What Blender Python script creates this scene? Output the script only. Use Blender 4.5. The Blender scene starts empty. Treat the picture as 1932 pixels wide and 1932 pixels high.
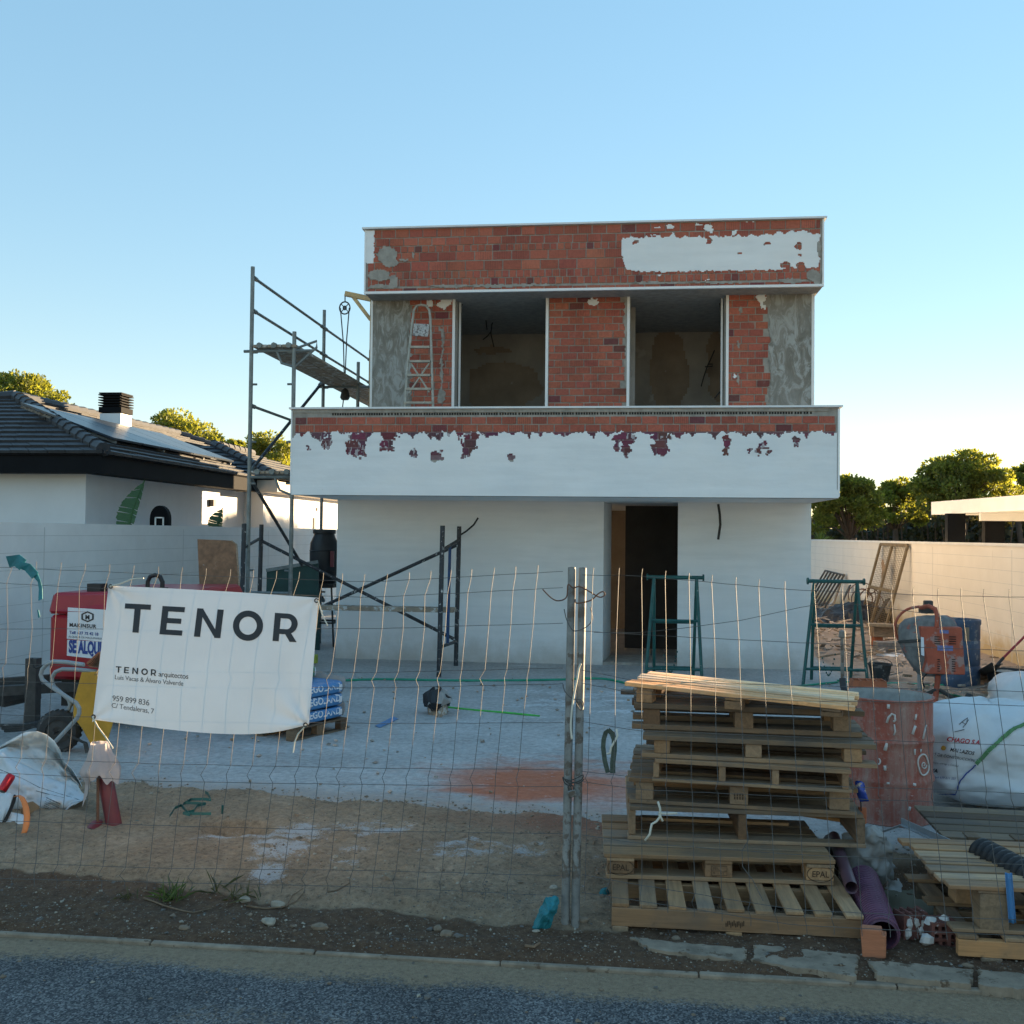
import bpy, bmesh, math, random
import numpy as np
from math import pi, sin, cos, radians, sqrt, atan2, exp
from mathutils import Vector, Matrix, Euler
from mathutils.bvhtree import BVHTree

SC = bpy.context.scene
COL = SC.collection
random.seed(7)
RNG = np.random.default_rng(11)

# ------------------------------------------------------------------ camera, sky, sun, exposure
CAM_H, CAM_F = 2.15, 1870.0            # eye height (m), focal length in 1932-px units of the photograph
YAW, PITCH, ROLL = 0.111, 0.0225, 0.0105
cam_data = bpy.data.cameras.new("camera")
cam_data.sensor_width = 36.0
cam_data.lens = CAM_F / 1932 * 36
cam_data.clip_start, cam_data.clip_end = 0.05, 3000
cam = bpy.data.objects.new("camera", cam_data)
COL.objects.link(cam)
CR = (Matrix.Rotation(YAW, 3, 'Z') @ Matrix.Rotation(pi / 2 + PITCH, 3, 'X') @ Matrix.Rotation(ROLL, 3, 'Z'))
cam.location = (0, 0, CAM_H)
cam.rotation_euler = CR.to_euler('XYZ')
SC.camera = cam

SUN_EL, SUN_AZ = radians(6.0), radians(43)   # azimuth measured from +X (right) towards +Y (away)
SUN_DIR = Vector((cos(SUN_EL) * cos(SUN_AZ), cos(SUN_EL) * sin(SUN_AZ), sin(SUN_EL)))
world = bpy.data.worlds.new("World")
SC.world = world
world.use_nodes = True
wn, wl = world.node_tree.nodes, world.node_tree.links
wn.clear()
sky = wn.new("ShaderNodeTexSky")
sky.sky_type = 'NISHITA'
sky.sun_disc = False
sky.sun_elevation = SUN_EL
sky.sun_rotation = pi / 2 - SUN_AZ
sky.altitude = 0
sky.air_density = 1.0
sky.dust_density = 0.0
sky.ozone_density = 2.6
bg = wn.new("ShaderNodeBackground")
bg.inputs['Strength'].default_value = 0.15
wo = wn.new("ShaderNodeOutputWorld")
tint = wn.new("ShaderNodeMix"); tint.data_type = 'RGBA'; tint.blend_type = 'MULTIPLY'; tint.inputs[0].default_value = 1.0
tint.inputs[7].default_value = (1.06, 0.97, 0.925, 1)
gam = wn.new("ShaderNodeGamma"); gam.inputs[1].default_value = 0.42      # a hazier, more even evening sky
hsv = wn.new("ShaderNodeHueSaturation"); hsv.inputs['Saturation'].default_value = 1.6
wl.new(sky.outputs[0], gam.inputs[0]); wl.new(gam.outputs[0], hsv.inputs['Color'])
wl.new(hsv.outputs[0], tint.inputs[6])
wl.new(tint.outputs[2], bg.inputs[0])
wl.new(bg.outputs[0], wo.inputs[0])

sd = bpy.data.lights.new("sun", 'SUN')
sd.energy = 5.0
sd.angle = radians(0.5)
sd.color = (1.0, 0.72, 0.42)
so = bpy.data.objects.new("sun", sd)
COL.objects.link(so)
so.rotation_euler = (-SUN_DIR).to_track_quat('-Z', 'Y').to_euler()
so.location = (30, 30, 12)

SC.view_settings.view_transform = 'Standard'
SC.view_settings.look = 'None'
SC.view_settings.gamma = 1.0
SC.view_settings.use_curve_mapping = False
SC.view_settings.exposure = 2.28
SC.render.engine = 'CYCLES'
SC.cycles.max_bounces = 8
SC.cycles.diffuse_bounces = 4
SC.cycles.transparent_max_bounces = 12
SC.cycles.use_denoising = True

# ------------------------------------------------------------------ measuring: a photo point to the world plane it lies on
ORIGIN = Vector((0, 0, CAM_H))
def ray(x, y):
    return CR @ Vector(((x - 966) / CAM_F, -(y - 966) / CAM_F, -1))
def PY(x, y, Y):
    d = ray(x, y); return ORIGIN + d * (Y / d.y)
def PX(x, y, X):
    d = ray(x, y); return ORIGIN + d * (X / d.x)
def PZ(x, y, Z=0.0):
    d = ray(x, y); return ORIGIN + d * ((Z - CAM_H) / d.z)
FENCE_Y, FENCE_K = 5.45, 0.25          # the fence leans away from the street
def PF(x, y, off=0.0):
    d = ray(x, y); t = (FENCE_Y + off + FENCE_K * CAM_H) / (d.y - FENCE_K * d.z)
    return ORIGIN + d * t

# ------------------------------------------------------------------ noise in numpy
def _hash(ix, iy, s):
    n = (ix.astype(np.int64) * 374761393 + iy.astype(np.int64) * 668265263 + s * 1442695041) & 0xffffffff
    n = ((n ^ (n >> 13)) * 1274126177) & 0xffffffff
    return ((n ^ (n >> 16)) & 0xffff) / 65535.0
def vnoise(x, y, s=0):
    x = np.asarray(x, float); y = np.asarray(y, float)
    ix, iy = np.floor(x), np.floor(y)
    fx, fy = x - ix, y - iy
    fx = fx * fx * (3 - 2 * fx); fy = fy * fy * (3 - 2 * fy)
    a = _hash(ix, iy, s); b = _hash(ix + 1, iy, s); c = _hash(ix, iy + 1, s); d = _hash(ix + 1, iy + 1, s)
    return (a * (1 - fx) + b * fx) * (1 - fy) + (c * (1 - fx) + d * fx) * fy
def fbm(x, y, s=0, o=4):
    t, a, n = 0, 1.0, 0
    for k in range(o):
        t = t + a * vnoise(np.asarray(x) * 2 ** k, np.asarray(y) * 2 ** k, s + k * 17); n += a; a *= .5
    return t / n
def sstep(a, b, x):
    t = np.clip((np.asarray(x, float) - a) / (b - a), 0, 1); return t * t * (3 - 2 * t)

# ------------------------------------------------------------------ mesh builder
ORG = {}
class MB:
    def __init__(self):
        self.v, self.f, self.m, self.c = [], [], [], []
        self.col = None
    def add(self, vs, fs, m=0):
        o = len(self.v)
        self.v += [tuple(p) for p in vs]
        for f in fs:
            self.f.append(tuple(i + o for i in f)); self.m.append(m); self.c.append(self.col)
        return self
    def box(self, c, s, R=None, m=0):
        c = Vector(c); hx, hy, hz = s[0] / 2, s[1] / 2, s[2] / 2
        if isinstance(R, (int, float)): R = Matrix.Rotation(R, 3, 'Z')
        vs = []
        for z in (-hz, hz):
            for x, y in ((-hx, -hy), (hx, -hy), (hx, hy), (-hx, hy)):
                p = Vector((x, y, z)); vs.append(c + (R @ p if R else p))
        return self.add(vs, [(3, 2, 1, 0), (4, 5, 6, 7), (0, 1, 5, 4), (1, 2, 6, 5), (2, 3, 7, 6), (3, 0, 4, 7)], m)
    def bb(self, a, b, m=0):
        a, b = Vector(a), Vector(b)
        return self.box((a + b) / 2, [abs(q) for q in (b - a)], None, m)
    def beam(self, p0, p1, w, h, m=0, up=(0, 0, 1)):
        p0, p1 = Vector(p0), Vector(p1); d = (p1 - p0); L = d.length; d.normalize()
        up = Vector(up)
        if abs(d.dot(up)) > .99: up = Vector((0, 1, 0))
        s = d.cross(up).normalized(); t = s.cross(d)
        R = Matrix((d, s, t)).transposed()
        return self.box((p0 + p1) / 2, (L, w, h), R, m)
    def tube(self, pts, r, n=8, m=0, caps=True):
        pts = [Vector(p) for p in pts]; N = len(pts)
        rr = r if isinstance(r, (list, tuple)) else [r] * N
        T = []
        for i in range(N):
            a = pts[max(0, i - 1)]; b = pts[min(N - 1, i + 1)]
            t = (b - a); T.append(t.normalized() if t.length > 1e-9 else Vector((0, 0, 1)))
        u = T[0].orthogonal().normalized(); vs = []
        for i in range(N):
            u = u - T[i] * u.dot(T[i])
            u = u.normalized() if u.length > 1e-6 else T[i].orthogonal().normalized()
            w = T[i].cross(u)
            for k in range(n):
                a = 2 * pi * k / n
                vs.append(pts[i] + (u * cos(a) + w * sin(a)) * rr[i])
        fs = [(i * n + k, i * n + (k + 1) % n, (i + 1) * n + (k + 1) % n, (i + 1) * n + k) for i in range(N - 1) for k in range(n)]
        if caps:
            fs.append(tuple(range(n - 1, -1, -1))); fs.append(tuple((N - 1) * n + k for k in range(n)))
        return self.add(vs, fs, m)
    def lathe(self, prof, c=(0, 0, 0), n=24, R=None, m=0, caps=False):
        c = Vector(c); vs = []
        for r, z in prof:
            for k in range(n):
                a = 2 * pi * k / n; p = Vector((r * cos(a), r * sin(a), z)); vs.append(c + (R @ p if R else p))
        N = len(prof)
        fs = [(i * n + k, i * n + (k + 1) % n, (i + 1) * n + (k + 1) % n, (i + 1) * n + k) for i in range(N - 1) for k in range(n)]
        if caps:
            fs.append(tuple(range(n - 1, -1, -1))); fs.append(tuple((N - 1) * n + k for k in range(n)))
        return self.add(vs, fs, m)
    def poly(self, pts, m=0):
        return self.add(pts, [tuple(range(len(pts)))], m)
    def prism(self, pts, ext, m=0):
        ext = Vector(ext); pts = [Vector(p) for p in pts]; n = len(pts)
        vs = pts + [p + ext for p in pts]
        fs = [tuple(range(n - 1, -1, -1)), tuple(range(n, 2 * n))] + [(i, (i + 1) % n, n + (i + 1) % n, n + i) for i in range(n)]
        return self.add(vs, fs, m)
    def grid(self, fn, nu, nv, m=0, wrap=False):
        vs = [fn(i / (nu if wrap else nu), j / nv) for j in range(nv + 1) for i in range(nu + (0 if wrap else 1))]
        W = nu if wrap else nu + 1
        fs = []
        for j in range(nv):
            for i in range(nu):
                i2 = (i + 1) % W if wrap else i + 1
                fs.append((j * W + i, j * W + i2, (j + 1) * W + i2, (j + 1) * W + i))
        return self.add(vs, fs, m)
    def build(self, name, mats, parent=None, smooth=False, bevel=0.0, solid=0.0, origin=None, smooth_angle=None):
        if not isinstance(mats, (list, tuple)): mats = [mats]
        V = np.array(self.v, float).reshape(-1, 3)
        if parent is not None: o = ORG[parent]
        elif origin is not None: o = Vector(origin)
        else:
            lo, hi = V.min(0), V.max(0); o = Vector(((lo[0] + hi[0]) / 2, (lo[1] + hi[1]) / 2, lo[2]))
        me = bpy.data.meshes.new(name)
        me.from_pydata([tuple(p) for p in (V - np.array(o))], [], self.f)
        for mt in mats: me.materials.append(mt)
        if len(mats) > 1: me.polygons.foreach_set("material_index", self.m)
        if any(c is not None for c in self.c):
            at = me.color_attributes.new("Col", 'FLOAT_COLOR', 'CORNER')
            buf = []
            for f, c in zip(self.f, self.c):
                c = c or (1, 1, 1); buf += [c[0], c[1], c[2], 1.0] * len(f)
            at.data.foreach_set("color", buf)
        if smooth: me.polygons.foreach_set("use_smooth", [True] * len(me.polygons))
        me.update()
        ob = bpy.data.objects.new(name, me)
        COL.objects.link(ob)
        if parent is not None: ob.parent = parent
        else: ob.location = o
        ORG[ob] = o
        if solid:
            s = ob.modifiers.new("solid", 'SOLIDIFY'); s.thickness = abs(solid); s.offset = 0 if solid > 0 else -1
        if bevel:
            b = ob.modifiers.new("bevel", 'BEVEL'); b.width = bevel; b.segments = 1; b.limit_method = 'ANGLE'
        if smooth_angle:
            me.polygons.foreach_set("use_smooth", [True] * len(me.polygons))
            me.set_sharp_from_angle(angle=radians(smooth_angle))
        return ob

def tag(o, label=None, cat=None, group=None, kind=None):
    if label: o['label'] = label
    if cat: o['category'] = cat
    if group: o['group'] = group
    if kind: o['kind'] = kind
    return o
def thing(name, label, cat, loc, group=None):
    o = bpy.data.objects.new(name, None); COL.objects.link(o)
    o.empty_display_size = .1
    o.location = loc; ORG[o] = Vector(loc)
    return tag(o, label, cat, group)
def copy_tree(o, parent=None):
    c = o.copy(); COL.objects.link(c)
    if parent is not None: c.parent = parent
    for ch in list(o.children): copy_tree(ch, c)
    return c
def bvh_of(mb):
    return BVHTree.FromPolygons([Vector(p) for p in mb.v], mb.f)
def crumple(pts, amp, scale, seed):
    V = np.array(pts, float)
    for k in range(3):
        a, b = V[:, (k + 1) % 3] * scale, V[:, (k + 2) % 3] * scale
        V[:, k] += (fbm(a + V[:, k] * scale * .7 + 31 * k, b, seed + k, 3) - .5) * 2 * amp
    return [tuple(p) for p in V]

# flat text laid on a surface (built-in font), as a list of (polygon of (s,t)) in metres
def text_polys(s, height, bold=0.0, space=1.0, align='LEFT', shear=0.0):
    cu = bpy.data.curves.new("lettering", 'FONT')
    cu.body = s; cu.size = height / .72; cu.space_character = space; cu.align_x = align; cu.offset = bold * cu.size; cu.shear = shear
    cu.resolution_u = 3
    ob = bpy.data.objects.new("lettering", cu); COL.objects.link(ob)
    dg = bpy.context.evaluated_depsgraph_get()
    me = ob.evaluated_get(dg).to_mesh()
    vs = [(v.co.x, v.co.y) for v in me.vertices]; fs = [tuple(p.vertices) for p in me.polygons]
    ob.evaluated_get(dg).to_mesh_clear()
    bpy.data.objects.remove(ob); bpy.data.curves.remove(cu)
    return vs, fs
def text_on(mb, s, height, fn, m=0, **kw):
    vs, fs = text_polys(s, height, **kw)
    if vs: mb.add([fn(a, b) for a, b in vs], fs, m)
    return mb
# ------------------------------------------------------------------ materials
class NT:
    def __init__(self, name):
        self.mat = bpy.data.materials.new(name); self.mat.use_nodes = True
        self.t = self.mat.node_tree; self.t.nodes.clear()
        self.out = self.n("ShaderNodeOutputMaterial")
        self.b = self.n("ShaderNodeBsdfPrincipled")
        self.l(self.b.outputs[0], self.out.inputs[0])
        self.co = None
    def n(self, ty, **kw):
        nd = self.t.nodes.new(ty)
        for k, v in kw.items(): setattr(nd, k, v)
        return nd
    def l(self, a, b): self.t.links.new(a, b); return self
    def obj(self, scale=(1, 1, 1)):
        if self.co is None: self.co = self.n("ShaderNodeTexCoord")
        mp = self.n("ShaderNodeMapping"); mp.inputs['Scale'].default_value = scale
        self.l(self.co.outputs['Object'], mp.inputs[0]); return mp.outputs[0]
    def noise(self, scale, detail=6, rough=.6, vec=None, dist=0):
        nd = self.n("ShaderNodeTexNoise")
        nd.inputs['Scale'].default_value = scale; nd.inputs['Detail'].default_value = detail
        nd.inputs['Roughness'].default_value = rough; nd.inputs['Distortion'].default_value = dist
        self.l(vec if vec is not None else self.obj(), nd.inputs['Vector']); return nd.outputs['Fac']
    def ramp(self, fac, stops):
        nd = self.n("ShaderNodeValToRGB"); e = nd.color_ramp.elements
        while len(e) < len(stops): e.new(.5)
        for k, (p, c) in enumerate(stops):
            e[k].position = p; e[k].color = (*c, 1) if isinstance(c, (tuple, list)) else (c, c, c, 1)
        self.l(fac, nd.inputs[0]); return nd.outputs[0]
    def mix(self, fac, a, b, mode='MIX'):
        nd = self.n("ShaderNodeMix"); nd.data_type = 'RGBA'; nd.blend_type = mode
        for s, v in ((nd.inputs[0], fac), (nd.inputs[6], a), (nd.inputs[7], b)):
            if isinstance(v, (int, float)): s.default_value = v
            elif isinstance(v, (tuple, list)): s.default_value = (*v, 1)
            else: self.l(v, s)
        return nd.outputs[2]
    def math(self, op, a, b=0.0):
        nd = self.n("ShaderNodeMath"); nd.operation = op
        for s, v in ((nd.inputs[0], a), (nd.inputs[1], b)):
            if isinstance(v, (int, float)): s.default_value = v
            else: self.l(v, s)
        return nd.outputs[0]
    def attr(self, name='Col', sep=False):
        nd = self.n("ShaderNodeAttribute"); nd.attribute_name = name
        if not sep: return nd.outputs['Color']
        s = self.n("ShaderNodeSeparateColor"); self.l(nd.outputs['Color'], s.inputs[0]); return s.outputs
    def rnd(self):
        return self.n("ShaderNodeObjectInfo").outputs['Random']
    def color(self, c):
        s = self.b.inputs['Base Color']
        if isinstance(c, (tuple, list)): s.default_value = (*c, 1)
        else: self.l(c, s)
        return self
    def set(self, **kw):
        for k, v in kw.items():
            s = self.b.inputs[k.replace('_', ' ')]
            if isinstance(v, (int, float)): s.default_value = v
            elif isinstance(v, (tuple, list)): s.default_value = (*v, 1) if len(v) == 3 else v
            else: self.l(v, s)
        return self
    def bump(self, h, strength=.3, dist=.01):
        nd = self.n("ShaderNodeBump"); nd.inputs['Strength'].default_value = strength; nd.inputs['Distance'].default_value = dist
        self.l(h, nd.inputs['Height']); self.l(nd.outputs[0], self.b.inputs['Normal']); return self

def basic(name, c, var=.25, scale=6, rough=.7, bump=.15, bscale=60, metal=0.0, spots=None, objvar=0.0, stretch=(1, 1, 1), bdist=.004):
    t = NT(name); d = tuple(q * (1 - var) for q in c); h = tuple(min(.95, q * (1 + var)) for q in c)
    v = t.obj(stretch)
    col = t.ramp(t.noise(scale, 6, .62, v), [(.3, d), (.7, h)])
    if spots:
        sc, th, scol = spots
        col = t.mix(t.ramp(t.noise(sc, 5, .65), [(th, 0.0), (th + .05, 1.0)]), col, scol)
    if objvar:
        k = t.math('ADD', t.math('MULTIPLY', t.rnd(), objvar), 1 - objvar / 2)
        cc = t.n("ShaderNodeCombineColor")
        for i in range(3): t.l(k, cc.inputs[i])
        col = t.mix(1.0, col, cc.outputs[0], 'MULTIPLY')
    t.color(col).set(Roughness=rough, Metallic=metal)
    if bump: t.bump(t.noise(bscale, 4, .6, v), bump, bdist)
    return t.mat

M = {}
def wood(name, c, axis, var=.35, objvar=.35, attr=True):
    t = NT(name)
    s = {0: (1.2, 22, 22), 1: (22, 1.2, 22), 2: (22, 22, 1.2)}[axis]
    v = t.obj(s); n1 = t.noise(1.6, 7, .65, v, .6)
    col = t.ramp(n1, [(.28, tuple(q * (1 - var) for q in c)), (.5, c), (.75, tuple(q * (1 + var) for q in c))])
    grey = t.ramp(t.noise(3.5, 4, .6), [(.45, 0.0), (.70, .6)])
    col = t.mix(grey, col, (.17, .155, .14))
    dirt = t.ramp(t.noise(14, 5, .7), [(.62, 0.0), (.75, .6)])
    col = t.mix(dirt, col, tuple(q * .35 for q in c))
    if attr: col = t.mix(1.0, col, t.attr(), 'MULTIPLY')
    t.color(col).set(Roughness=.78).bump(n1, .5, .004)
    return t.mat
M['wood_x'] = wood('pallet_wood_lengthwise', (.35, .235, .14), 0)
M['wood_y'] = wood('pallet_wood_crosswise', (.36, .245, .15), 1)
M['wood_z'] = wood('timber_upright', (.30, .22, .14), 2, attr=False)
M['wood_new'] = wood('fresh_sawn_timber', (.62, .42, .20), 0, attr=False)
M['plank'] = basic('dusty_plank', (.30, .24, .18), .35, 7, .85, .3, 50, spots=(9, .55, (.55, .55, .53)))
M['plywood'] = basic('worn_plywood', (.22, .115, .06), .35, 14, .7, .15, 80, spots=(16, .66, (.35, .30, .27)))

def plaster_white():
    t = NT('white_render')
    n = t.noise(1.1, 6, .6); n2 = t.noise(9, 6, .7)
    col = t.ramp(n, [(.3, (.78, .795, .80)), (.7, (.87, .87, .865))])
    st = t.ramp(t.noise(2.3, 5, .6, t.obj((.35, 1, 3.2))), [(.35, .93), (.6, 1.0)])
    col = t.mix(1.0, col, st, 'MULTIPLY')
    col = t.mix(t.ramp(n2, [(.64, 0.0), (.74, .22)]), col, (.45, .44, .43))
    patch = t.ramp(t.noise(.75, 3, .5), [(.47, 0.0), (.53, .35)])
    col = t.mix(patch, col, (.83, .82, .80))
    sx = t.n("ShaderNodeSeparateXYZ"); t.l(t.co.outputs['Object'], sx.inputs[0])
    h = t.math('ADD', sx.outputs[2], t.math('MULTIPLY', t.math('SUBTRACT', t.noise(3, 6, .7), .5), .7))
    col = t.mix(t.ramp(h, [(.02, .7), (.42, 0.0)]), col, (.50, .45, .39))
    t.color(col).set(Roughness=.9).bump(t.noise(38, 6, .65), .22, .006)
    return t.mat
M['render'] = plaster_white()
M['render_thin'] = basic('thin_render_skim', (.42, .38, .39), .25, 14, .9, .3, 60)
M['white_paint'] = basic('white_paint', (.86, .86, .85), .05, 3, .8, .12, 50)
M['white_paint_wall'] = basic('painted_block_wall', (.74, .73, .71), .06, 2, .85, .2, 40, spots=(11, .72, (.5, .47, .44)))
M['bead'] = basic('white_plastic_bead', (.82, .82, .81), .04, 8, .5, 0)
M['coping'] = basic('pale_metal_coping', (.72, .73, .74), .06, 5, .35, .05, 40)
M['mortar'] = basic('grey_mortar', (.33, .305, .27), .25, 9, .95, .5, 60)
M['primer'] = basic('purple_primed_mortar', (.23, .14, .155), .3, 12, .7, .3, 60)
def grey_patch():
    t = NT('trowelled_grey_mortar')
    n = t.noise(4.2, 9, .7, t.obj((1.6, 1, .7)), 1.3)
    col = t.ramp(n, [(.36, (.17, .16, .135)), (.48, (.23, .215, .185)), (.55, (.36, .36, .34)), (.75, (.44, .445, .43))])
    big = t.ramp(t.noise(.9, 4, .6), [(.42, 0.0), (.6, 1.0)])
    col = t.mix(t.math('MULTIPLY', big, .55), col, t.ramp(t.noise(7, 6, .7), [(.3, (.31, .30, .275)), (.7, (.40, .40, .38))]))
    t.color(col).set(Roughness=.92).bump(n, .5, .02)
    return t.mat
M['grey_patch'] = grey_patch()
def brick_mat():
    t = NT('perforated_clay_brick')
    v = t.obj((1, 1, 1))
    w = t.n("ShaderNodeTexWave"); w.wave_type = 'BANDS'; w.bands_direction = 'X'
    w.inputs['Scale'].default_value = 11; w.inputs['Distortion'].default_value = .6; w.inputs['Detail'].default_value = 1
    t.l(v, w.inputs['Vector'])
    msk = t.ramp(t.noise(1.7, 2, .5), [(.5, 0.0), (.6, 1.0)])
    n = t.noise(26, 6, .7)
    col = t.mix(1.0, t.attr(), t.ramp(n, [(.3, .72), (.7, 1.15)]), 'MULTIPLY')
    stripe = t.math('MULTIPLY', t.ramp(w.outputs['Fac'], [(.25, 1.0), (.5, 0.0)]), msk)
    col = t.mix(t.math('MULTIPLY', stripe, .45), col, (.10, .03, .02))
    dust = t.ramp(t.noise(6, 5, .7), [(.62, 0.0), (.8, .55)])
    col = t.mix(dust, col, (.42, .36, .32))
    t.color(col).set(Roughness=.9).bump(n, .3, .006)
    return t.mat
M['brick'] = brick_mat()
M['terracotta'] = basic('terracotta', (.42, .13, .06), .2, 10, .8, .2, 60)
M['hollow_shade'] = basic('painted_hollow_shade', (.02, .016, .014), .2, 5, .95, 0)  # near-black: shade inside openings put into the colour
M['interior'] = basic('bare_interior_plaster', (.36, .335, .30), .25, 1.2, .9, .1, 30, spots=(1.5, .60, (.42, .40, .37)))
M['interior_brown'] = basic('brown_gypsum', (.30, .235, .175), .2, 2.2, .9, .1, 30, spots=(4, .66, (.45, .40, .35)))
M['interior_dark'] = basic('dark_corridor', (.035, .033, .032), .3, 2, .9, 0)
M['concrete_in'] = basic('screed', (.30, .28, .26), .25, 3, .9, .2, 40)

M['galv'] = basic('galvanised_steel', (.21, .205, .19), .4, 9, .65, .25, 70, .2, spots=(12, .52, (.12, .095, .075)))
M['wire'] = basic('fence_wire', (.095, .09, .085), .25, 9, .6, 0, 30, .1)
M['scaf'] = basic('grey_green_scaffold_steel', (.20, .22, .215), .3, 8, .55, .1, 60, .5, spots=(12, .66, (.36, .35, .33)))
M['scaf_dark'] = basic('paint_spattered_black_steel', (.045, .047, .052), .35, 8, .6, .1, 60, .3, spots=(15, .60, (.50, .50, .49)))
M['scaf_blue'] = basic('blue_painted_steel', (.02, .06, .16), .3, 8, .5, .1, 60, .2)
M['green_steel'] = basic('dark_green_painted_steel', (.012, .085, .075), .3, 8, .45, .1, 60, .1, spots=(20, .66, (.40, .42, .40)))
M['rust'] = basic('rusty_wire', (.13, .06, .035), .35, 20, .8, .1)
M['red'] = basic('red_machine_paint', (.34, .012, .022), .12, 4, .38, .04, 40)
M['red_dark'] = basic('dark_red_pipe', (.15, .022, .028), .2, 6, .5, .05, 40)
M['black'] = basic('black_plastic', (.016, .016, .018), .3, 8, .5, .08, 50)
M['rubber'] = basic('dusty_rubber', (.045, .045, .045), .35, 9, .85, .2, 50, spots=(8, .58, (.20, .19, .18)))
M['dark_metal'] = basic('grimy_dark_metal', (.06, .056, .052), .35, 9, .7, .15, 50, .2)
M['yellow'] = basic('scuffed_yellow_paint', (.52, .27, .025), .2, 6, .5, .08, 50, spots=(7, .64, (.24, .14, .05)))
M['grey_tube'] = basic('grey_painted_tube', (.30, .32, .33), .15, 6, .5, .05, 50, .2)
M['orange_paint'] = basic('scuffed_orange_paint', (.40, .085, .042), .25, 5, .65, .12, 50, spots=(4, .53, (.36, .22, .19)))
M['cement'] = basic('cement_caked_steel', (.19, .18, .17), .4, 7, .9, .6, 40, spots=(6, .60, (.32, .11, .085)))
M['barrel_old'] = basic('rusty_red_drum', (.235, .062, .045), .4, 5, .75, .3, 50, spots=(7, .50, (.27, .20, .175)))
M['splash'] = basic('plaster_splash', (.62, .58, .54), .1, 8, .9, .2)
def drum_mat():
    t = NT('faded_rusty_red_drum')
    n = t.noise(3, 5, .6); f = t.noise(28, 8, .75); v = t.noise(5, 6, .7, t.obj((2.2, 2.2, .25)))
    col = t.ramp(n, [(.3, (.29, .07, .045)), (.7, (.44, .125, .085))])
    col = t.mix(t.ramp(v, [(.42, 0.0), (.66, .85)]), col, (.39, .26, .215))
    col = t.mix(t.ramp(f, [(.52, 0.0), (.66, .7)]), col, (.42, .30, .25))
    col = t.mix(t.ramp(t.noise(45, 4, .7), [(.64, 0.0), (.70, .8)]), col, (.10, .055, .045))
    t.color(col).set(Roughness=.82).bump(f, .35, .004)
    return t.mat
M['barrel'] = drum_mat()
M['blue_plastic'] = basic('dusty_blue_plastic', (.06, .10, .17), .3, 6, .6, .1, 50, spots=(5, .56, (.22, .24, .26)))
M['hose'] = basic('green_hose', (.015, .27, .16), .2, 6, .4, 0)
M['lime_hose'] = basic('bright_green_rod', (.06, .42, .06), .2, 6, .5, 0)
M['charcoal'] = basic('charcoal_metal', (.007, .008, .010), .2, 3, .75, .03, 40); M['charcoal'].node_tree.nodes['Principled BSDF'].inputs['Specular IOR Level'].default_value = .12
M['tile'] = basic('slate_grey_roof_tile', (.032, .035, .042), .35, 5, .6, .15, 40)
M['panel'] = basic('solar_glass', (.035, .045, .06), .15, 2, .3, 0, 30)
M['leafbig'] = basic('banana_leaf', (.035, .085, .018), .3, 12, .45, .1, 40, stretch=(1, 1, 6))
M['soil_pile'] = basic('light_sand', (.36, .27, .17), .2, 14, .95, .5, 90)
M['stone'] = basic('pale_stone', (.42, .40, .37), .3, 9, .9, .3, 50, objvar=.4)
M['stone_mix'] = basic('gravel_stone', (.30, .26, .22), .5, 25, .9, .2, 60)
M['cable'] = basic('black_conduit', (.012, .012, .012), .2, 8, .5, 0)
M['teal'] = basic('teal_woven_plastic', (.012, .17, .20), .3, 14, .6, .3, 80)
M['strap'] = basic('olive_webbing', (.06, .075, .055), .4, 60, .85, .3, 160)
M['raffia'] = basic('cream_tape', (.60, .56, .46), .15, 10, .6, .05)
M['orange_strap'] = basic('orange_band', (.66, .20, .05), .15, 6, .5, 0)
M['ink'] = basic('black_print', (.022, .018, .02), .1, 4, .5, 0)
M['ink_grey'] = basic('grey_print', (.10, .10, .105), .1, 4, .5, 0)
M['ink_red'] = basic('red_print', (.45, .03, .04), .1, 4, .6, 0)
M['ink_blue'] = basic('blue_print', (.03, .06, .25), .1, 4, .6, 0)
M['ink_brown'] = basic('brown_brand', (.07, .04, .022), .1, 4, .8, 0)
M['sticker'] = basic('sticker_white', (.72, .73, .76), .04, 4, .4, 0)
M['can'] = basic('red_can', (.50, .02, .03), .2, 8, .25, 0, 30, .5)
M['cardboard'] = basic('cardboard', (.26, .17, .10), .15, 6, .9, .1)
M['purple_pipe'] = basic('purple_corrugated_pipe', (.095, .036, .065), .25, 9, .6, .1)
M['purple_rib'] = basic('purple_pipe_rib', (.15, .06, .105), .2, 9, .6, 0)
M['brown_pipe'] = basic('brown_drain_pipe', (.115, .06, .075), .15, 6, .45, 0)
M['grey_board'] = basic('weathered_grey_boards', (.17, .155, .14), .35, 6, .9, .3, 50, stretch=(.6, 8, 8))
M['profile'] = basic('zinc_profile', (.36, .39, .41), .15, 5, .4, .05, 40, .5)
M['sandy_wood'] = basic('old_timber', (.30, .22, .15), .4, 8, .9, .3, 50, stretch=(1, 6, 6))
M['drywood'] = basic('dry_twig', (.20, .13, .08), .3, 30, .95, 0)
M['bark'] = basic('pine_bark', (.085, .06, .045), .35, 6, .95, .5, 20, stretch=(1, 1, .3))
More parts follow.
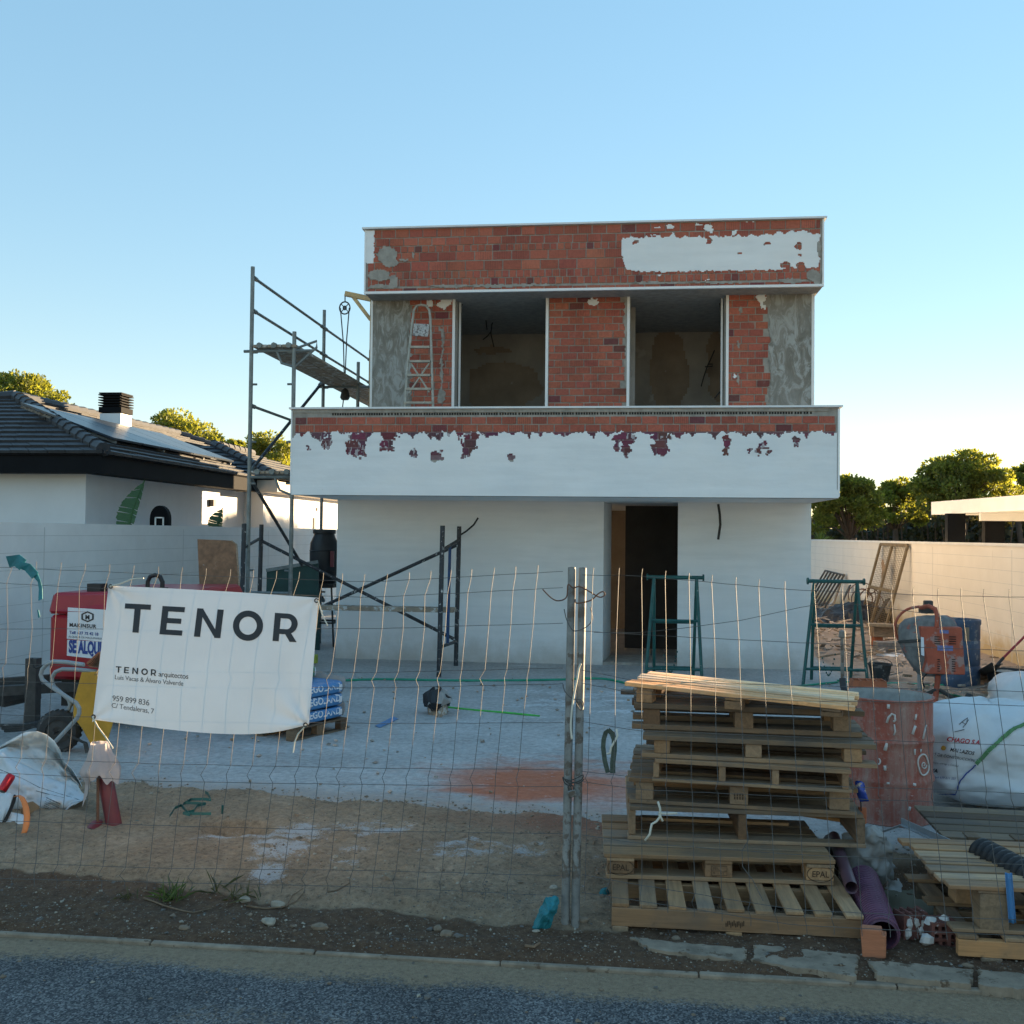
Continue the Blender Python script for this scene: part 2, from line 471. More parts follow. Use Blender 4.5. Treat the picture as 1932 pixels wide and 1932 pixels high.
def leafmat(name, a, b, tl):
    t = NT(name)
    col = t.mix(t.math('MULTIPLY', t.noise(.55, 3, .6), 1.0), a, b)
    col = t.mix(1.0, col, t.attr(), 'MULTIPLY')
    t.color(col).set(Roughness=.65)
    tr = t.n("ShaderNodeBsdfTranslucent"); t.l(t.mix(1.0, col, (2.6, 2.4, .9), 'MULTIPLY'), tr.inputs[0])
    ad = t.n("ShaderNodeMixShader"); ad.inputs[0].default_value = tl
    t.l(t.b.outputs[0], ad.inputs[1]); t.l(tr.outputs[0], ad.inputs[2]); t.l(ad.outputs[0], t.out.inputs[0])
    return t.mat
M['pine'] = leafmat('pine_needles', (.095, .12, .03), (.18, .185, .05), .5)
M['shrub'] = leafmat('dry_undergrowth', (.028, .032, .014), (.055, .048, .022), .2)
M['grass'] = leafmat('weed_blades', (.06, .095, .03), (.12, .15, .055), .3)
def cloth(name, c, tl, rough=.6, bump=.2, scale=7, spots=None):
    t = NT(name)
    n = t.noise(scale, 5, .6)
    col = t.ramp(n, [(.3, tuple(q * .9 for q in c)), (.7, tuple(min(.9, q * 1.06) for q in c))])
    if spots: col = t.mix(t.ramp(t.noise(spots[0], 4, .6), [(spots[1], 0.0), (spots[1] + .1, 1.0)]), col, spots[2])
    t.color(col).set(Roughness=rough)
    tr = t.n("ShaderNodeBsdfTranslucent"); t.l(col, tr.inputs[0])
    ad = t.n("ShaderNodeMixShader"); ad.inputs[0].default_value = tl
    t.l(t.b.outputs[0], ad.inputs[1]); t.l(tr.outputs[0], ad.inputs[2]); t.l(ad.outputs[0], t.out.inputs[0])
    t.bump(t.noise(scale * 2.2, 4, .6), bump, .01)
    return t.mat
M['vinyl'] = cloth('banner_vinyl', (.76, .745, .74), .03, .5, .04, 1.2)
M['rubble_sack'] = cloth('white_woven_sack', (.70, .72, .74), .22, .7, .35, 9)
M['grubby_sack'] = cloth('grubby_sack_lining', (.70, .71, .70), .2, .8, .35, 6, (4, .58, (.44, .41, .37)))
M['big_bag'] = cloth('big_bag_fabric', (.72, .73, .74), .15, .75, .35, 5)
M['film'] = cloth('pinkish_thin_plastic', (.60, .53, .52), .45, .35, .5, 9)
M['clear_bag'] = cloth('murky_plastic_bag', (.50, .48, .45), .4, .3, .5, 9)
M['bag_blue'] = cloth('printed_blue_sack', (.07, .23, .48), .05, .35, .3, 6)
M['bag_pink'] = cloth('pale_pink_sack', (.52, .40, .42), .05, .45, .3, 6)
M['bag_tan'] = cloth('tan_paper_sack', (.30, .23, .16), .05, .7, .4, 6)
M['crisp'] = basic('blue_snack_foil', (.03, .07, .35), .3, 8, .25, .3, 40, .2, spots=(20, .55, (.55, .45, .35)))

def dirt_mat():
    t = NT('sandy_dirt')
    n = t.noise(1.6, 7, .62); f = t.noise(22, 9, .78); g = t.noise(85, 5, .75)
    col = t.ramp(n, [(.3, (.28, .185, .115)), (.52, (.38, .265, .17)), (.75, (.48, .35, .24))])
    col = t.mix(1.0, col, t.ramp(f, [(.30, .42), (.5, 1.0), (.70, 1.45)]), 'MULTIPLY')
    r, gg, b = t.attr('Mask', True)[:3]
    soil = t.ramp(t.math('ADD', b, t.math('MULTIPLY', t.math('SUBTRACT', f, .5), .7)), [(.35, 0.0), (.6, 1.0)])
    col = t.mix(soil, col, t.ramp(f, [(.33, (.085, .042, .02)), (.5, (.15, .08, .042)), (.72, (.24, .14, .075))]))
    red = t.math('MULTIPLY', gg, t.ramp(f, [(.3, .5), (.6, 1.0)]))
    col = t.mix(red, col, (.30, .10, .055))
    lime = t.ramp(t.math('ADD', r, t.math('ADD', t.math('MULTIPLY', t.math('SUBTRACT', g, .5), 1.6), t.math('MULTIPLY', t.math('SUBTRACT', t.noise(9, 5, .7), .5), 1.5))), [(.50, 0.0), (.78, .85)])
    col = t.mix(lime, col, (.56, .565, .58))
    peb = t.ramp(t.noise(60, 3, .6), [(.64, 0.0), (.67, .75)])
    drk = t.ramp(t.noise(48, 4, .7), [(.34, .75), (.38, 0.0)])
    col = t.mix(drk, col, (.08, .055, .04))
    col = t.mix(peb, col, (.42, .37, .30))
    t.color(col).set(Roughness=.97).bump(t.math('ADD', f, t.math('MULTIPLY', g, .6)), 1.0, .03)
    return t.mat
M['dirt'] = dirt_mat()
def slab_mat():
    t = NT('dusty_concrete_yard')
    n = t.noise(.9, 6, .6); f = t.noise(16, 8, .72); s = t.noise(2.2, 6, .68, t.obj((.7, 2.2, 1)), .6)
    col = t.ramp(n, [(.3, (.36, .345, .33)), (.7, (.50, .49, .475))])
    col = t.mix(1.0, col, t.ramp(f, [(.3, .62), (.7, 1.22)]), 'MULTIPLY')
    col = t.mix(t.ramp(s, [(.58, 0.0), (.72, .75)]), col, (.57, .58, .59))
    col = t.mix(t.ramp(t.noise(3.3, 6, .7), [(.60, 0.0), (.72, .6)]), col, (.19, .18, .17))
    r, gg, b = t.attr('Mask', True)[:3]
    red = t.ramp(t.math('ADD', gg, t.math('MULTIPLY', t.math('SUBTRACT', t.noise(5, 8, .72, t.obj((.6, 1.4, 1))), .5), 1.3)), [(.12, 0.0), (.55, .62), (1.0, .95)])
    col = t.mix(red, col, t.ramp(f, [(.3, (.36, .085, .03)), (.7, (.52, .16, .07))]))
    sand = t.ramp(t.math('ADD', b, t.math('MULTIPLY', t.math('SUBTRACT', f, .5), .7)), [(.3, 0.0), (.62, 1.0)])
    col = t.mix(sand, col, t.ramp(f, [(.3, (.25, .185, .14)), (.7, (.40, .31, .245))]))
    col = t.mix(t.ramp(t.math('ADD', r, t.math('MULTIPLY', t.math('SUBTRACT', f, .5), .9)), [(.45, 0.0), (.65, .9)]), col, (.60, .61, .62))
    spk = t.ramp(t.noise(34, 4, .7), [(.33, .6), (.38, 0.0)])
    col = t.mix(spk, col, (.13, .12, .115))
    wsp = t.ramp(t.noise(7, 6, .75, t.obj((.8, 2.0, 1))), [(.60, 0.0), (.68, .55)])
    col = t.mix(wsp, col, (.60, .60, .60))
    t.color(col).set(Roughness=.93).bump(f, .5, .012)
    return t.mat
M['slab'] = slab_mat()
def road_mat():
    t = NT('worn_asphalt')
    v = t.n("ShaderNodeTexVoronoi"); v.inputs['Scale'].default_value = 120; t.l(t.obj(), v.inputs['Vector'])
    f = t.noise(38, 6, .75); n = t.noise(1.5, 5, .6)
    col = t.ramp(v.outputs['Color'], [(.1, (.022, .024, .030)), (.5, (.095, .096, .10)), (.92, (.30, .295, .285))])
    col = t.mix(1.0, col, t.ramp(n, [(.3, .62), (.7, 1.25)]), 'MULTIPLY')
    r, g, b = t.attr('Mask', True)[:3]
    sand = t.ramp(t.math('ADD', b, t.math('MULTIPLY', t.math('SUBTRACT', f, .5), 1.2)), [(.34, 0.0), (.72, .92)])
    col = t.mix(sand, col, t.ramp(f, [(.3, (.22, .15, .09)), (.7, (.40, .295, .185))]))
    t.color(col).set(Roughness=.9).bump(t.math('ADD', v.outputs['Distance'], f), .8, .012)
    return t.mat
M['road'] = road_mat()
M['kerb'] = basic('pale_concrete_kerb', (.26, .205, .15), .35, 9, .95, .6, 60, spots=(14, .58, (.13, .09, .06)))
def stained_wall():
    t = NT('damp_stained_block_wall')
    n = t.noise(2, 6, .6)
    col = t.ramp(n, [(.3, (.74, .69, .62)), (.7, (.80, .75, .68))])
    sx = t.n("ShaderNodeSeparateXYZ"); t.l(t.co.outputs['Object'], sx.inputs[0])
    h = t.math('ADD', sx.outputs[2], t.math('MULTIPLY', t.math('SUBTRACT', t.noise(1.4, 5, .65), .5), 1.1))
    st = t.ramp(h, [(.12, 1.0), (.50, 0.0)])
    col = t.mix(t.math('MULTIPLY', st, .8), col, (.50, .34, .13))
    drip = t.ramp(t.noise(3.0, 5, .6, t.obj((1, 2.4, .25))), [(.66, 0.0), (.73, .5)])
    col = t.mix(drip, col, (.40, .35, .29))
    t.color(col).set(Roughness=.9).bump(t.noise(30, 5, .6), .25, .006)
    return t.mat
M['stained_wall'] = stained_wall()
M['field'] = basic('dry_field', (.17, .15, .10), .3, .4, .95, .3, 5)
def proj_u(X, Y, Z):
    A = np.array(CR)                                   # columns are the camera axes
    dx, dy, dz = np.asarray(X, float), np.asarray(Y, float), np.asarray(Z, float) - CAM_H
    q = [A[0][k] * dx + A[1][k] * dy + A[2][k] * dz for k in range(3)]
    return 966 + CAM_F * q[0] / -q[2], 966 - CAM_F * q[1] / -q[2]

# ------------------------------------------------------------------ ground, yard, street
def sheet(name, x0, x1, y0, y1, step, hfun, mfun, mat):
    xs = np.arange(x0, x1 + step / 2, step); ys = np.arange(y0, y1 + step / 2, step)
    Xg, Yg = np.meshgrid(xs, ys); Zg = hfun(Xg, Yg)
    nx, ny = len(xs), len(ys)
    me = bpy.data.meshes.new(name)
    idx = np.arange(nx * ny).reshape(ny, nx)
    q = np.stack([idx[:-1, :-1], idx[:-1, 1:], idx[1:, 1:], idx[1:, :-1]], -1).reshape(-1, 4)
    me.vertices.add(nx * ny); me.vertices.foreach_set("co", np.stack([Xg, Yg, Zg], -1).ravel())
    me.loops.add(q.size); me.loops.foreach_set("vertex_index", q.ravel())
    me.polygons.add(len(q)); me.polygons.foreach_set("loop_start", np.arange(0, q.size, 4))
    me.polygons.foreach_set("use_smooth", np.ones(len(q), bool))
    me.update(calc_edges=True)
    r, g, b = mfun(Xg, Yg)
    at = me.color_attributes.new("Mask", 'FLOAT_COLOR', 'POINT')
    at.data.foreach_set("color", np.stack([r, g, b, np.ones_like(r)], -1).ravel())
    me.materials.append(mat)
    ob = bpy.data.objects.new(name, me); COL.objects.link(ob); tag(ob, kind='structure')
    return ob
def blob(X, Y, cx, cy, rx, ry, soft=.5):
    d = np.sqrt(((X - cx) / rx) ** 2 + ((Y - cy) / ry) ** 2); return 1 - sstep(1 - soft, 1 + soft, d)

tag(MB().grid(lambda a, b: (-1500 + 3000 * a, -40 + 2600 * b, -.06), 60, 52).build('ground', M['field'], origin=(0, 0, 0)),
    kind='structure')
def edgeY(X):
    return np.interp(X, [-6, -3, -.3, 1.5, 3, 5], [8.1, 7.95, 7.6, 7.15, 7.0, 7.0]) + (fbm(X * 3, X * 0 + .3, 5) - .5) * .35
def bankY(X):
    return np.interp(X, [-6, -2.9, -1.9, -.6, -.25, .2, 4], [6.0, 5.82, 5.62, 5.5, 5.42, 5.6, 5.6]) + (fbm(X * 4, X * 0 + .7, 8) - .5) * .16
def dirt_h(X, Y):
    n = (fbm(X * 2.2, Y * 2.2, 2) - .5) * .045 + (fbm(X * 9, Y * 9, 3, 4) - .5) * .045
    plate = .032 * sstep(-.05, .10, Y - bankY(X)) * np.interp(X, [-1, 0, 3], [1, .35, .2])
    mound = .03 * blob(X, Y, -2.9, 6.15, 1.2, .35, .6) + .03 * blob(X, Y, -1.2, 6.6, 1.0, .5, .7)
    hole = -.10 * blob(X, Y, -2.72, 6.85, .22, .14, .4) - .10 * blob(X, Y, 1.75, 6.2, .35, .45, .5)
    far = -.11 * sstep(-.16, .1, Y - edgeY(X))
    near = sstep(5.0, 5.12, Y)
    return (n + plate + mound + .012) * near + hole + far - .012 * (1 - near)
LIME = []
for u0, u1, v0, v1, a in ((376, 482, 1562, 1606, .85), (488, 600, 1556, 1645, 1.0), (485, 540, 1654, 1680, 1.0), (653, 785, 1556, 1588, .9), (805, 940, 1594, 1634, .9), (970, 1056, 1604, 1632, .75), (600, 720, 1600, 1660, .55), (880, 1010, 1640, 1680, .35), (1090, 1140, 1600, 1690, .5)):
    a0, b0 = PZ(u0, (v0 + v1) / 2), PZ(u1, (v0 + v1) / 2); LIME.append(((a0.x + b0.x) / 2, a0.y, (b0.x - a0.x) / 2 * 1.1, (PZ(u0, v0).y - PZ(u0, v1).y) / 2 * 1.15, a))
def dirt_m(X, Y):
    lime = sum(a * blob(X, Y, cx, cy, rx, ry, .8) for cx, cy, rx, ry, a in LIME)
    lime = np.clip(lime, 0, 1) * (.15 + 1.2 * fbm(X * 7, Y * 12, 21, 4))
    red = .8 * blob(X, Y, .3, 7.35, 1.3, .35, .6)
    soil = 1 - sstep(-.12, .03, Y - bankY(X)); soil = np.maximum(soil, .55 * blob(X, Y, .25, 5.9, .35, .7, .6))
    soil = np.maximum(soil, .95 * blob(X, Y, 1.95, 6.1, .6, .7, .5))
    return lime, red, np.clip(soil, 0, 1)
sheet('dirt', -6.2, 4.6, 5.0, 8.6, .02, dirt_h, dirt_m, M['dirt'])
def slab_m(X, Y):
    w = (fbm(X * 2.2, Y * 4, 33) - .5) * 1.1; red = np.clip(1.0 * 1.15 * blob(X + w * .5, Y + w * .4, -.78, 8.55, .42, .40, .9) + .62 * blob(X + w * .6, Y + w * .6, -.62, 8.75, 1.0, .70, .9) + .25 * blob(X, Y, .6, 8.3, 1.2, .5, .9), 0, 1)
    sand = np.clip(sstep(12.5, 15, Y) * sstep(3.2, 3.7, X) + .75 * blob(X, Y, 6.2, 11, 1.3, 3.5, .5) + .5 * (1 - sstep(.0, .8, Y - edgeY(X))), 0, 1)
    lime = .75 * blob(X, Y, -.6, 12.5, 2.5, 1.6, .8) * fbm(X * 2, Y * 6, 4) + .6 * blob(X, Y, 1.5, 14.5, 3, 1.5, .8) * fbm(X * 2, Y * 5, 9)
    return lime, red, sand
sheet('concrete_yard', -9.5, 7.2, 7.0, 37, .07, lambda X, Y: .006 + (fbm(X * 6, Y * 6, 6) - .5) * .012 +
      (fbm(X * 3.5, Y * 3.5, 12) - .35) * .10 * sstep(13, 15, Y) * sstep(3.2, 3.6, X), slab_m, M['slab'])
sheet('road', -9, 8, 2.2, 5.02, .03, lambda X, Y: -.02 + (fbm(X * 1.5, Y * 1.5, 3) - .5) * .008,
      lambda X, Y: (X * 0, X * 0, np.clip(sstep(4.60, 5.06, Y + .22 * (fbm(X * 1.6, Y * 1.6, 14) - .5) + .05 * np.interp(X, [-4, 2], [-.2, 3.2])) * 1.02 +
                                          .38 * sstep(.52, .75, fbm(X * 1.1, Y * 1.4, 31)), 0, 1)), M['road'])
tag(MB().grid(lambda a, b: (-300 + 600 * a, -30 + 32.2 * b, -.025), 40, 4).build('far_road', M['kerb'], origin=(0, 0, 0)), kind='structure')
k = MB(); x = -9.0
while x < 7:
    L = random.uniform(.85, 1.05)
    k.bb((x, 4.992, -.06), (x + L - random.uniform(.004, .012), 5.022 + random.uniform(0, .016), .0 + random.uniform(-.006, .002)))
    x += L
tag(k.build('kerb', M['kerb'], bevel=.006), kind='structure')

# buried kerb slabs along the right of the verge
k = MB()
for (a, b, c, d) in (((1188, 1768), (1405, 1790), (1405, 1812), (1230, 1790)), ((1425, 1782), (1618, 1802), (1612, 1842), (1420, 1812)),
                     ((1640, 1812), (1836, 1828), (1830, 1858), (1655, 1838)), ((1850, 1830), (1995, 1842), (1990, 1872), (1846, 1858))):
    q = [PZ(*p, .028) for p in (a, b, c, d)]
    n = 14
    top = []
    for i in range(4):
        for j in range(n):
            p = q[i].lerp(q[(i + 1) % 4], j / n); top.append(p + Vector((random.uniform(-.012, .012), random.uniform(-.012, .012), 0)))
    k.prism([p + Vector((0, 0, -.1)) for p in top[::-1]], (0, 0, .1))
tag(k.build('sidewalk_edge', M['kerb'], bevel=.004), kind='structure')

# ------------------------------------------------------------------ the unfinished house
GY, QY, UY, FY = 16.5, 14.35, 16.56, 16.05
X0, X1 = -4.84, 3.04
house = thing('unfinished_house', 'two storey house under construction, bare red brick above and white render below', 'house', (-.9, GY, 0))
BRICKS = [(.43, .122, .078), (.40, .11, .072), (.46, .14, .088), (.36, .098, .068), (.42, .12, .075)]
def brick_col(dark=.06):
    if random.random() < dark: return tuple(q * random.uniform(.8, 1.1) for q in (.20, .062, .058))
    c = random.choice(BRICKS); k = random.uniform(.88, 1.1); return (c[0] * k, c[1] * k * random.uniform(.95, 1.07), c[2] * k)
def course(mb, z0, z1, L, xa, xb, Y, off=0.0, colf=brick_col, gap=.014, test=None):
    x = xa - off
    while x < xb:
        l = L * random.uniform(.97, 1.03); a, b = max(xa, x), min(xb, x + l - gap - random.uniform(0, .006))
        if b - a > .03 and (test is None or test((a + b) / 2, (z0 + z1) / 2)):
            mb.col = colf(); jy = random.uniform(.006, .014)
            mb.bb((a, Y - jy, z0 + random.uniform(0, .004)), (b, Y + .01, z1 - gap + random.uniform(-.003, .003)))
        x += l
    mb.col = None
def relief(name, mat, parent, Y, xa, xb, za, zb, step, maskf, th=.012, bump=.004):
    """a coat of render: only the cells of the mask, lumpy and a centimetre thick"""
    xs = np.arange(xa, xb + step * .5, step); zs = np.arange(za, zb + step * .5, step)
    Xg, Zg = np.meshgrid(xs, zs)
    u, v = proj_u(Xg, np.full_like(Xg, Y), Zg)
    msk = maskf(u, v)
    cell = msk[:-1, :-1] & msk[1:, 1:] & msk[:-1, 1:] & msk[1:, :-1]
    idx = np.arange(Xg.size).reshape(Xg.shape)
    q = np.stack([idx[:-1, :-1], idx[:-1, 1:], idx[1:, 1:], idx[1:, :-1]], -1)[cell]
    used, inv = np.unique(q, return_inverse=True); q = inv.reshape(q.shape)
    Yv = Y - .012 - bump * 2 * fbm(Xg * 3, Zg * 7, 3)
    V = np.stack([Xg, Yv, Zg], -1).reshape(-1, 3)[used]
    o = ORG[parent]
    me = bpy.data.meshes.new(name); me.from_pydata([tuple(p) for p in (V - np.array(o))], [], q.tolist()); me.materials.append(mat); me.update()
    ob = bpy.data.objects.new(name, me); COL.objects.link(ob); ob.parent = parent; ORG[ob] = o
    s = ob.modifiers.new("solid", 'SOLIDIFY'); s.thickness = th; s.offset = -1
    return ob
def warp(u, v, a, s=.12, seed=0):
    return u + (fbm(u * s, v * s, 40 + seed, 4) - .5) * 2 * a, v + (fbm(u * s + 50, v * s, 60 + seed, 4) - .5) * 2 * a
def inblobs(u, v, L, soft=0):
    r = np.zeros(u.shape, bool)
    for cx, cy, rx, ry in L: r |= ((u - cx) / rx) ** 2 + ((v - cy) / ry) ** 2 < 1
    return r

# ground floor walls: left block with a splayed door reveal, right block, rear and sides
dj = PY(1139, 1000, GY).x; dj2 = PY(1153.5, 1000, GY + 1.0).x; dr = PY(1279, 1000, GY).x
ZS = 2.705
g = MB()
g.prism([(X0, GY, -.1), (dj, GY, -.1), (dj2, GY + 1.0, -.1), (X0, GY + 1.0, -.1)][::-1], (0, 0, ZS + .1))
g.prism([(dr, GY, -.1), (X1, GY, -.1), (X1, GY + .3, -.1), (dr + .02, GY + .3, -.1)][::-1], (0, 0, ZS + .1))
g.bb((X0, GY + 1.003, -.1), (X0 + .25, 26.3, ZS))
g.bb((X1 - .25, GY + .303, -.1), (X1, 19.6, ZS)); g.bb((X1 - .25, 22.6, -.1), (X1, 26.3, ZS)); g.bb((X1 - .25, 19.6, 2.3), (X1, 22.6, ZS))  # gap in this unseen wall added so sun reaches the inner wall
g.bb((X0 + .253, 26.1, -.1), (X1 - .253, 26.3, ZS))
g.build('ground_floor_wall', M['render'], house)
g = MB(); g.bb((X0 + .26, 17.52, 0), (X1 - .26, 26.09, .06)); g.build('ground_floor_screed', M['concrete_in'], house)
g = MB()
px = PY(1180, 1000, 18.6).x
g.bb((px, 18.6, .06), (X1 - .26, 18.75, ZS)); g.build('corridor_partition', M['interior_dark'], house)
g = MB(); g.bb((X0 + .26, 22.4, .061), (X1 - .26, 22.5, ZS)); g.build('brown_inner_wall', M['interior_brown'], house)
tag(house.children[-1], 'brown unpainted inner wall seen through the doorway')
# first floor slab and balcony
g = MB()
g.bb((X0, QY + .25, ZS), (X1, 26.3, 2.98)); g.build('balcony_slab', M['white_paint'], house)
ZB, ZP = 2.705, 3.985
XP0, XP1 = PY(549, 900, QY).x, PY(1583, 900, QY).x
g = MB(); g.bb((XP0, QY, ZB), (XP1, QY + .22, ZP)); g.bb((XP0, QY + .223, ZB + .28), (XP0 + .2, 16.5, ZP)); g.bb((XP1 - .2, QY + .223, ZB + .28), (XP1, 16.5, ZP))
par = g.build('balcony_parapet', M['mortar'], house)
z_row = lambda y: PY(1000, y, QY).z
g = MB()
yr = [785.0, 799.8, 814.6, 829.4, 844.2, 859]
for k in range(5):
    dark = (lambda: brick_col(.03)) if k < 2 else (lambda: tuple(q * random.uniform(.7, 1.2) for q in (.17, .058, .075)))
    course(g, z_row(yr[k + 1]), z_row(yr[k]), .226, XP0 + .06, XP1 - .05, QY, (k % 2) * .113 + .05, dark)
g.build('brickwork', M['brick'], par)
g = MB(); g.bb((XP0 + .05, QY - .002, z_row(868)), (XP1 - .05, QY + .005, z_row(814.8))); g.build('primer_coat', M['primer'], par)
g = MB(); x = XP0 + .62                                  # hollow bricks on edge under the coping: near-black boxes paint the shade in their cells
while x < XP1 - .4:
    g.bb((x, QY - .006, z_row(782.6)), (x + .024, QY + .01, z_row(778.4))); x += .038 + (.012 if random.random() < .18 else 0)
g.build('brick_cell_shade', M['hollow_shade'], par)
g = MB(); g.bb((XP0 + .006, QY - .012, z_row(777.6)), (XP1 - .15, QY + .001, ZP - .001)); g.build('mortar_bed', M['mortar'], par)
P1 = lambda L: [(528.3 + a * .2344, 754.7 + b * .2344, c * .2344, d * .2344) for a, b, c, d in L]
P2 = lambda L: [(1132 + a * .25, 754.7 + b * .25, c * .25, d * .25) for a, b, c, d in L]
HOLES = P1([(325, 285, 52, 30), (372, 360, 32, 42), (405, 300, 14, 30), (640, 290, 80, 34), (612, 385, 75, 70), (640, 430, 55, 28), (890, 285, 58, 32), (855, 365, 48, 34),
            (1080, 420, 22, 44), (1270, 280, 26, 30), (1262, 450, 50, 36), (1540, 292, 62, 34), (1515, 375, 50, 55), (1487, 448, 24, 24), (230, 385, 16, 6), (1860, 470, 26, 18), (918, 395, 8, 10)]) + \
        P2([(185, 285, 86, 34), (200, 370, 20, 60), (465, 285, 66, 35), (455, 365, 60, 52), (955, 320, 20, 45), (1130, 380, 9, 22), (1200, 375, 18, 28), (1265, 390, 28, 14), (1480, 310, 12, 34), (125, 355, 18, 32), (955, 385, 15, 12), (1235, 330, 14, 26)])
def par_mask(u, v):
    per = np.where(u < 1000, 30, 41)
    yb = 826 - 12 * np.abs(np.sin(pi * (u + 9 * np.sin(u / 23) + 5 * np.sin(u / 9)) / per)) ** .6 + (fbm(u * .12, u * 0, 5, 5) - .5) * 12 + (fbm(u * .7, v * .25, 15, 3) - .5) * 9
    uu, vv = warp(u, v, 9, .2)
    return (v > yb) & ~inblobs(uu, vv, HOLES) | (u < 552) & (v > 775)
relief('white_render_coat', M['render'], par, QY, XP0 + .012, XP1 - .03, ZB + .002, ZP - .02, .0135, par_mask)
def thin_mask(u, v):
    uu, vv = warp(u, v, 6, .3, 9)
    return (v > 817) & (v < 872) & (fbm(u * .35, v * .16, 71, 4) > .54) & (fbm(u * .05, v * .05, 3) > .42)
relief('thin_render_smears', M['render_thin'], par, QY + .004, XP0 + .05, XP1 - .05, ZB + .5, ZP - .2, .0135, thin_mask, th=.006)
g = MB(); g.bb((XP0 + .02, QY - .021, ZB + .001), (XP1 - .01, QY - .016, z_row(921))); g.build('drip_band', M['render'], par)
g = MB()
g.bb((XP0 - .006, QY - .024, ZB + .02), (XP0 + .012, QY + .03, ZP - .02)); g.bb((XP1 - .022, QY - .024, ZB + .02), (XP1 + .006, QY + .03, ZP - .02))
g.build('corner_bead', M['bead'], par)
g = MB(); g.bb((XP0 - .035, QY - .045, ZP + .001), (XP1 + .045, QY + .27, ZP + .028)); g.build('coping', M['coping'], par)
# upper storey
XU0, XU1 = PY(699, 700, UY).x, PY(1534, 700, UY).x
W1 = (PY(858, 700, UY).x, PY(1029, 700, UY).x); W2 = (PY(1187.5, 700, UY).x, PY(1369, 700, UY).x)
ZU0, ZU1 = 2.99, 6.2
g = MB()
for a, b in ((XU0, W1[0]), (W1[1], W2[0]), (W2[1], XU1)): g.bb((a, UY, ZU0), (b, UY + .28, ZU1))
g.bb((XU0, UY + .283, ZU0), (XU0 + .25, 26.3, ZU1)); g.bb((XU1 - .25, UY + .283, ZU0), (XU1, 26.3, ZU1)); g.bb((XU0 + .253, 26.05, ZU0), (XU1 - .253, 26.3, ZU1))
up = g.build('upper_wall', M['mortar'], house)
xa, xb = PY(775, 700, UY).x, PY(1449, 700, UY).x
piers = [MB(), MB(), MB()]
z = ZU1 - .03; k = 0
while z > 3.7:
    o = (k % 2) * .122 + .03
    for g, (a, b) in zip(piers, ((xa + random.uniform(-.05, .03), W1[0] - .03), (W1[1] + .06, W2[0] - (.03 if k % 3 else .12)), (W2[1] + .03, xb + random.uniform(-.08, .05)))):
        course(g, z - .12, z, .244, a, b, UY, o + random.uniform(-.02, .02), lambda: brick_col(.03))
    z -= .12; k += 1
for g in piers: g.build('brickwork', M['brick'], up)
def side_mask(xlo, xhi, lo, hi):
    def f(u, v):
        uu, vv = warp(u, v, 6, .1, 3); return (uu > xlo) & (uu < xhi) & (v > lo) & (v < hi)
    return f
relief('mortar_render', M['grey_patch'], up, UY, XU0 + .015, PY(800, 700, UY).x, 3.6, ZU1 - .02, .02, lambda u, v: (u > 700) & (warp(u, v, 7, .1)[0] < 776))
relief('mortar_render', M['grey_patch'], up, UY, PY(1435, 700, UY).x, XU1 - .015, 3.6, ZU1 - .02, .02, lambda u, v: (warp(u, v, 6, .1, 2)[0] > 1450) & (u < 1533))
SP = P2([])
splat = [(845, 560, 12, 12), (838, 573, 12, 9), (812, 572, 6, 8)] + [(1119, 570, 12, 8)] + [(1436, 562, 9, 12), (1438, 577, 5, 10), (1386, 709, 5, 5)]
relief('render_splashes', M['render'], up, UY - .004, W1[0] - .6, XU1 - .2, 4.2, 6.15, .015, lambda u, v: inblobs(*warp(u, v, 5, .18, 4), splat))
seam = [(836, 640, 4, 30), (834, 700, 4, 40), (829, 620, 3, 8), (833, 748, 8, 16), (1181, 600, 5, 40), (1182, 690, 5, 60), (1181, 560, 6, 12), (1393, 650, 3, 10), (1392, 715, 3, 14), (1397, 585, 5, 8)]
relief('mortar_smears', M['mortar'], up, UY - .003, W1[0] - .6, XU1 - .2, 4.0, 6.15, .015, lambda u, v: inblobs(*warp(u, v, 4, .2, 6), seam))
for x in (XU0, XU1 - .03, W1[0] - .045, W1[1] + .0, W2[0] - .045, W2[1] + .0):
    w = .035 if x in (XU0,) else .045
    g = MB(); g.bb((x, UY - .03, ZU0 + .3), (x + w, UY - .002 + .04, ZU1 - .002)); g.build('window_bead', M['bead'], up)
for xa_, xb_ in ((W1[0] - .001, W1[0] + .012), (W2[0] - .001, W2[0] + .012), (W2[1] - .012, W2[1] + .001)):
    g = MB(); g.bb((xa_, UY + .045, ZU0 + .2), (xb_, UY + .29, ZU1 - .003)); g.build('window_reveal', M['interior'], up)
for xa_, xb_ in ((W2[1] - .06, W2[1] - .03), (W1[0] + .03, W1[0] + .06)):
    g = MB(); g.bb((xa_, UY + .2, ZU0 + .2), (xb_, UY + .25, ZU1 - .003)); g.build('window_guide', M['bead'], up)
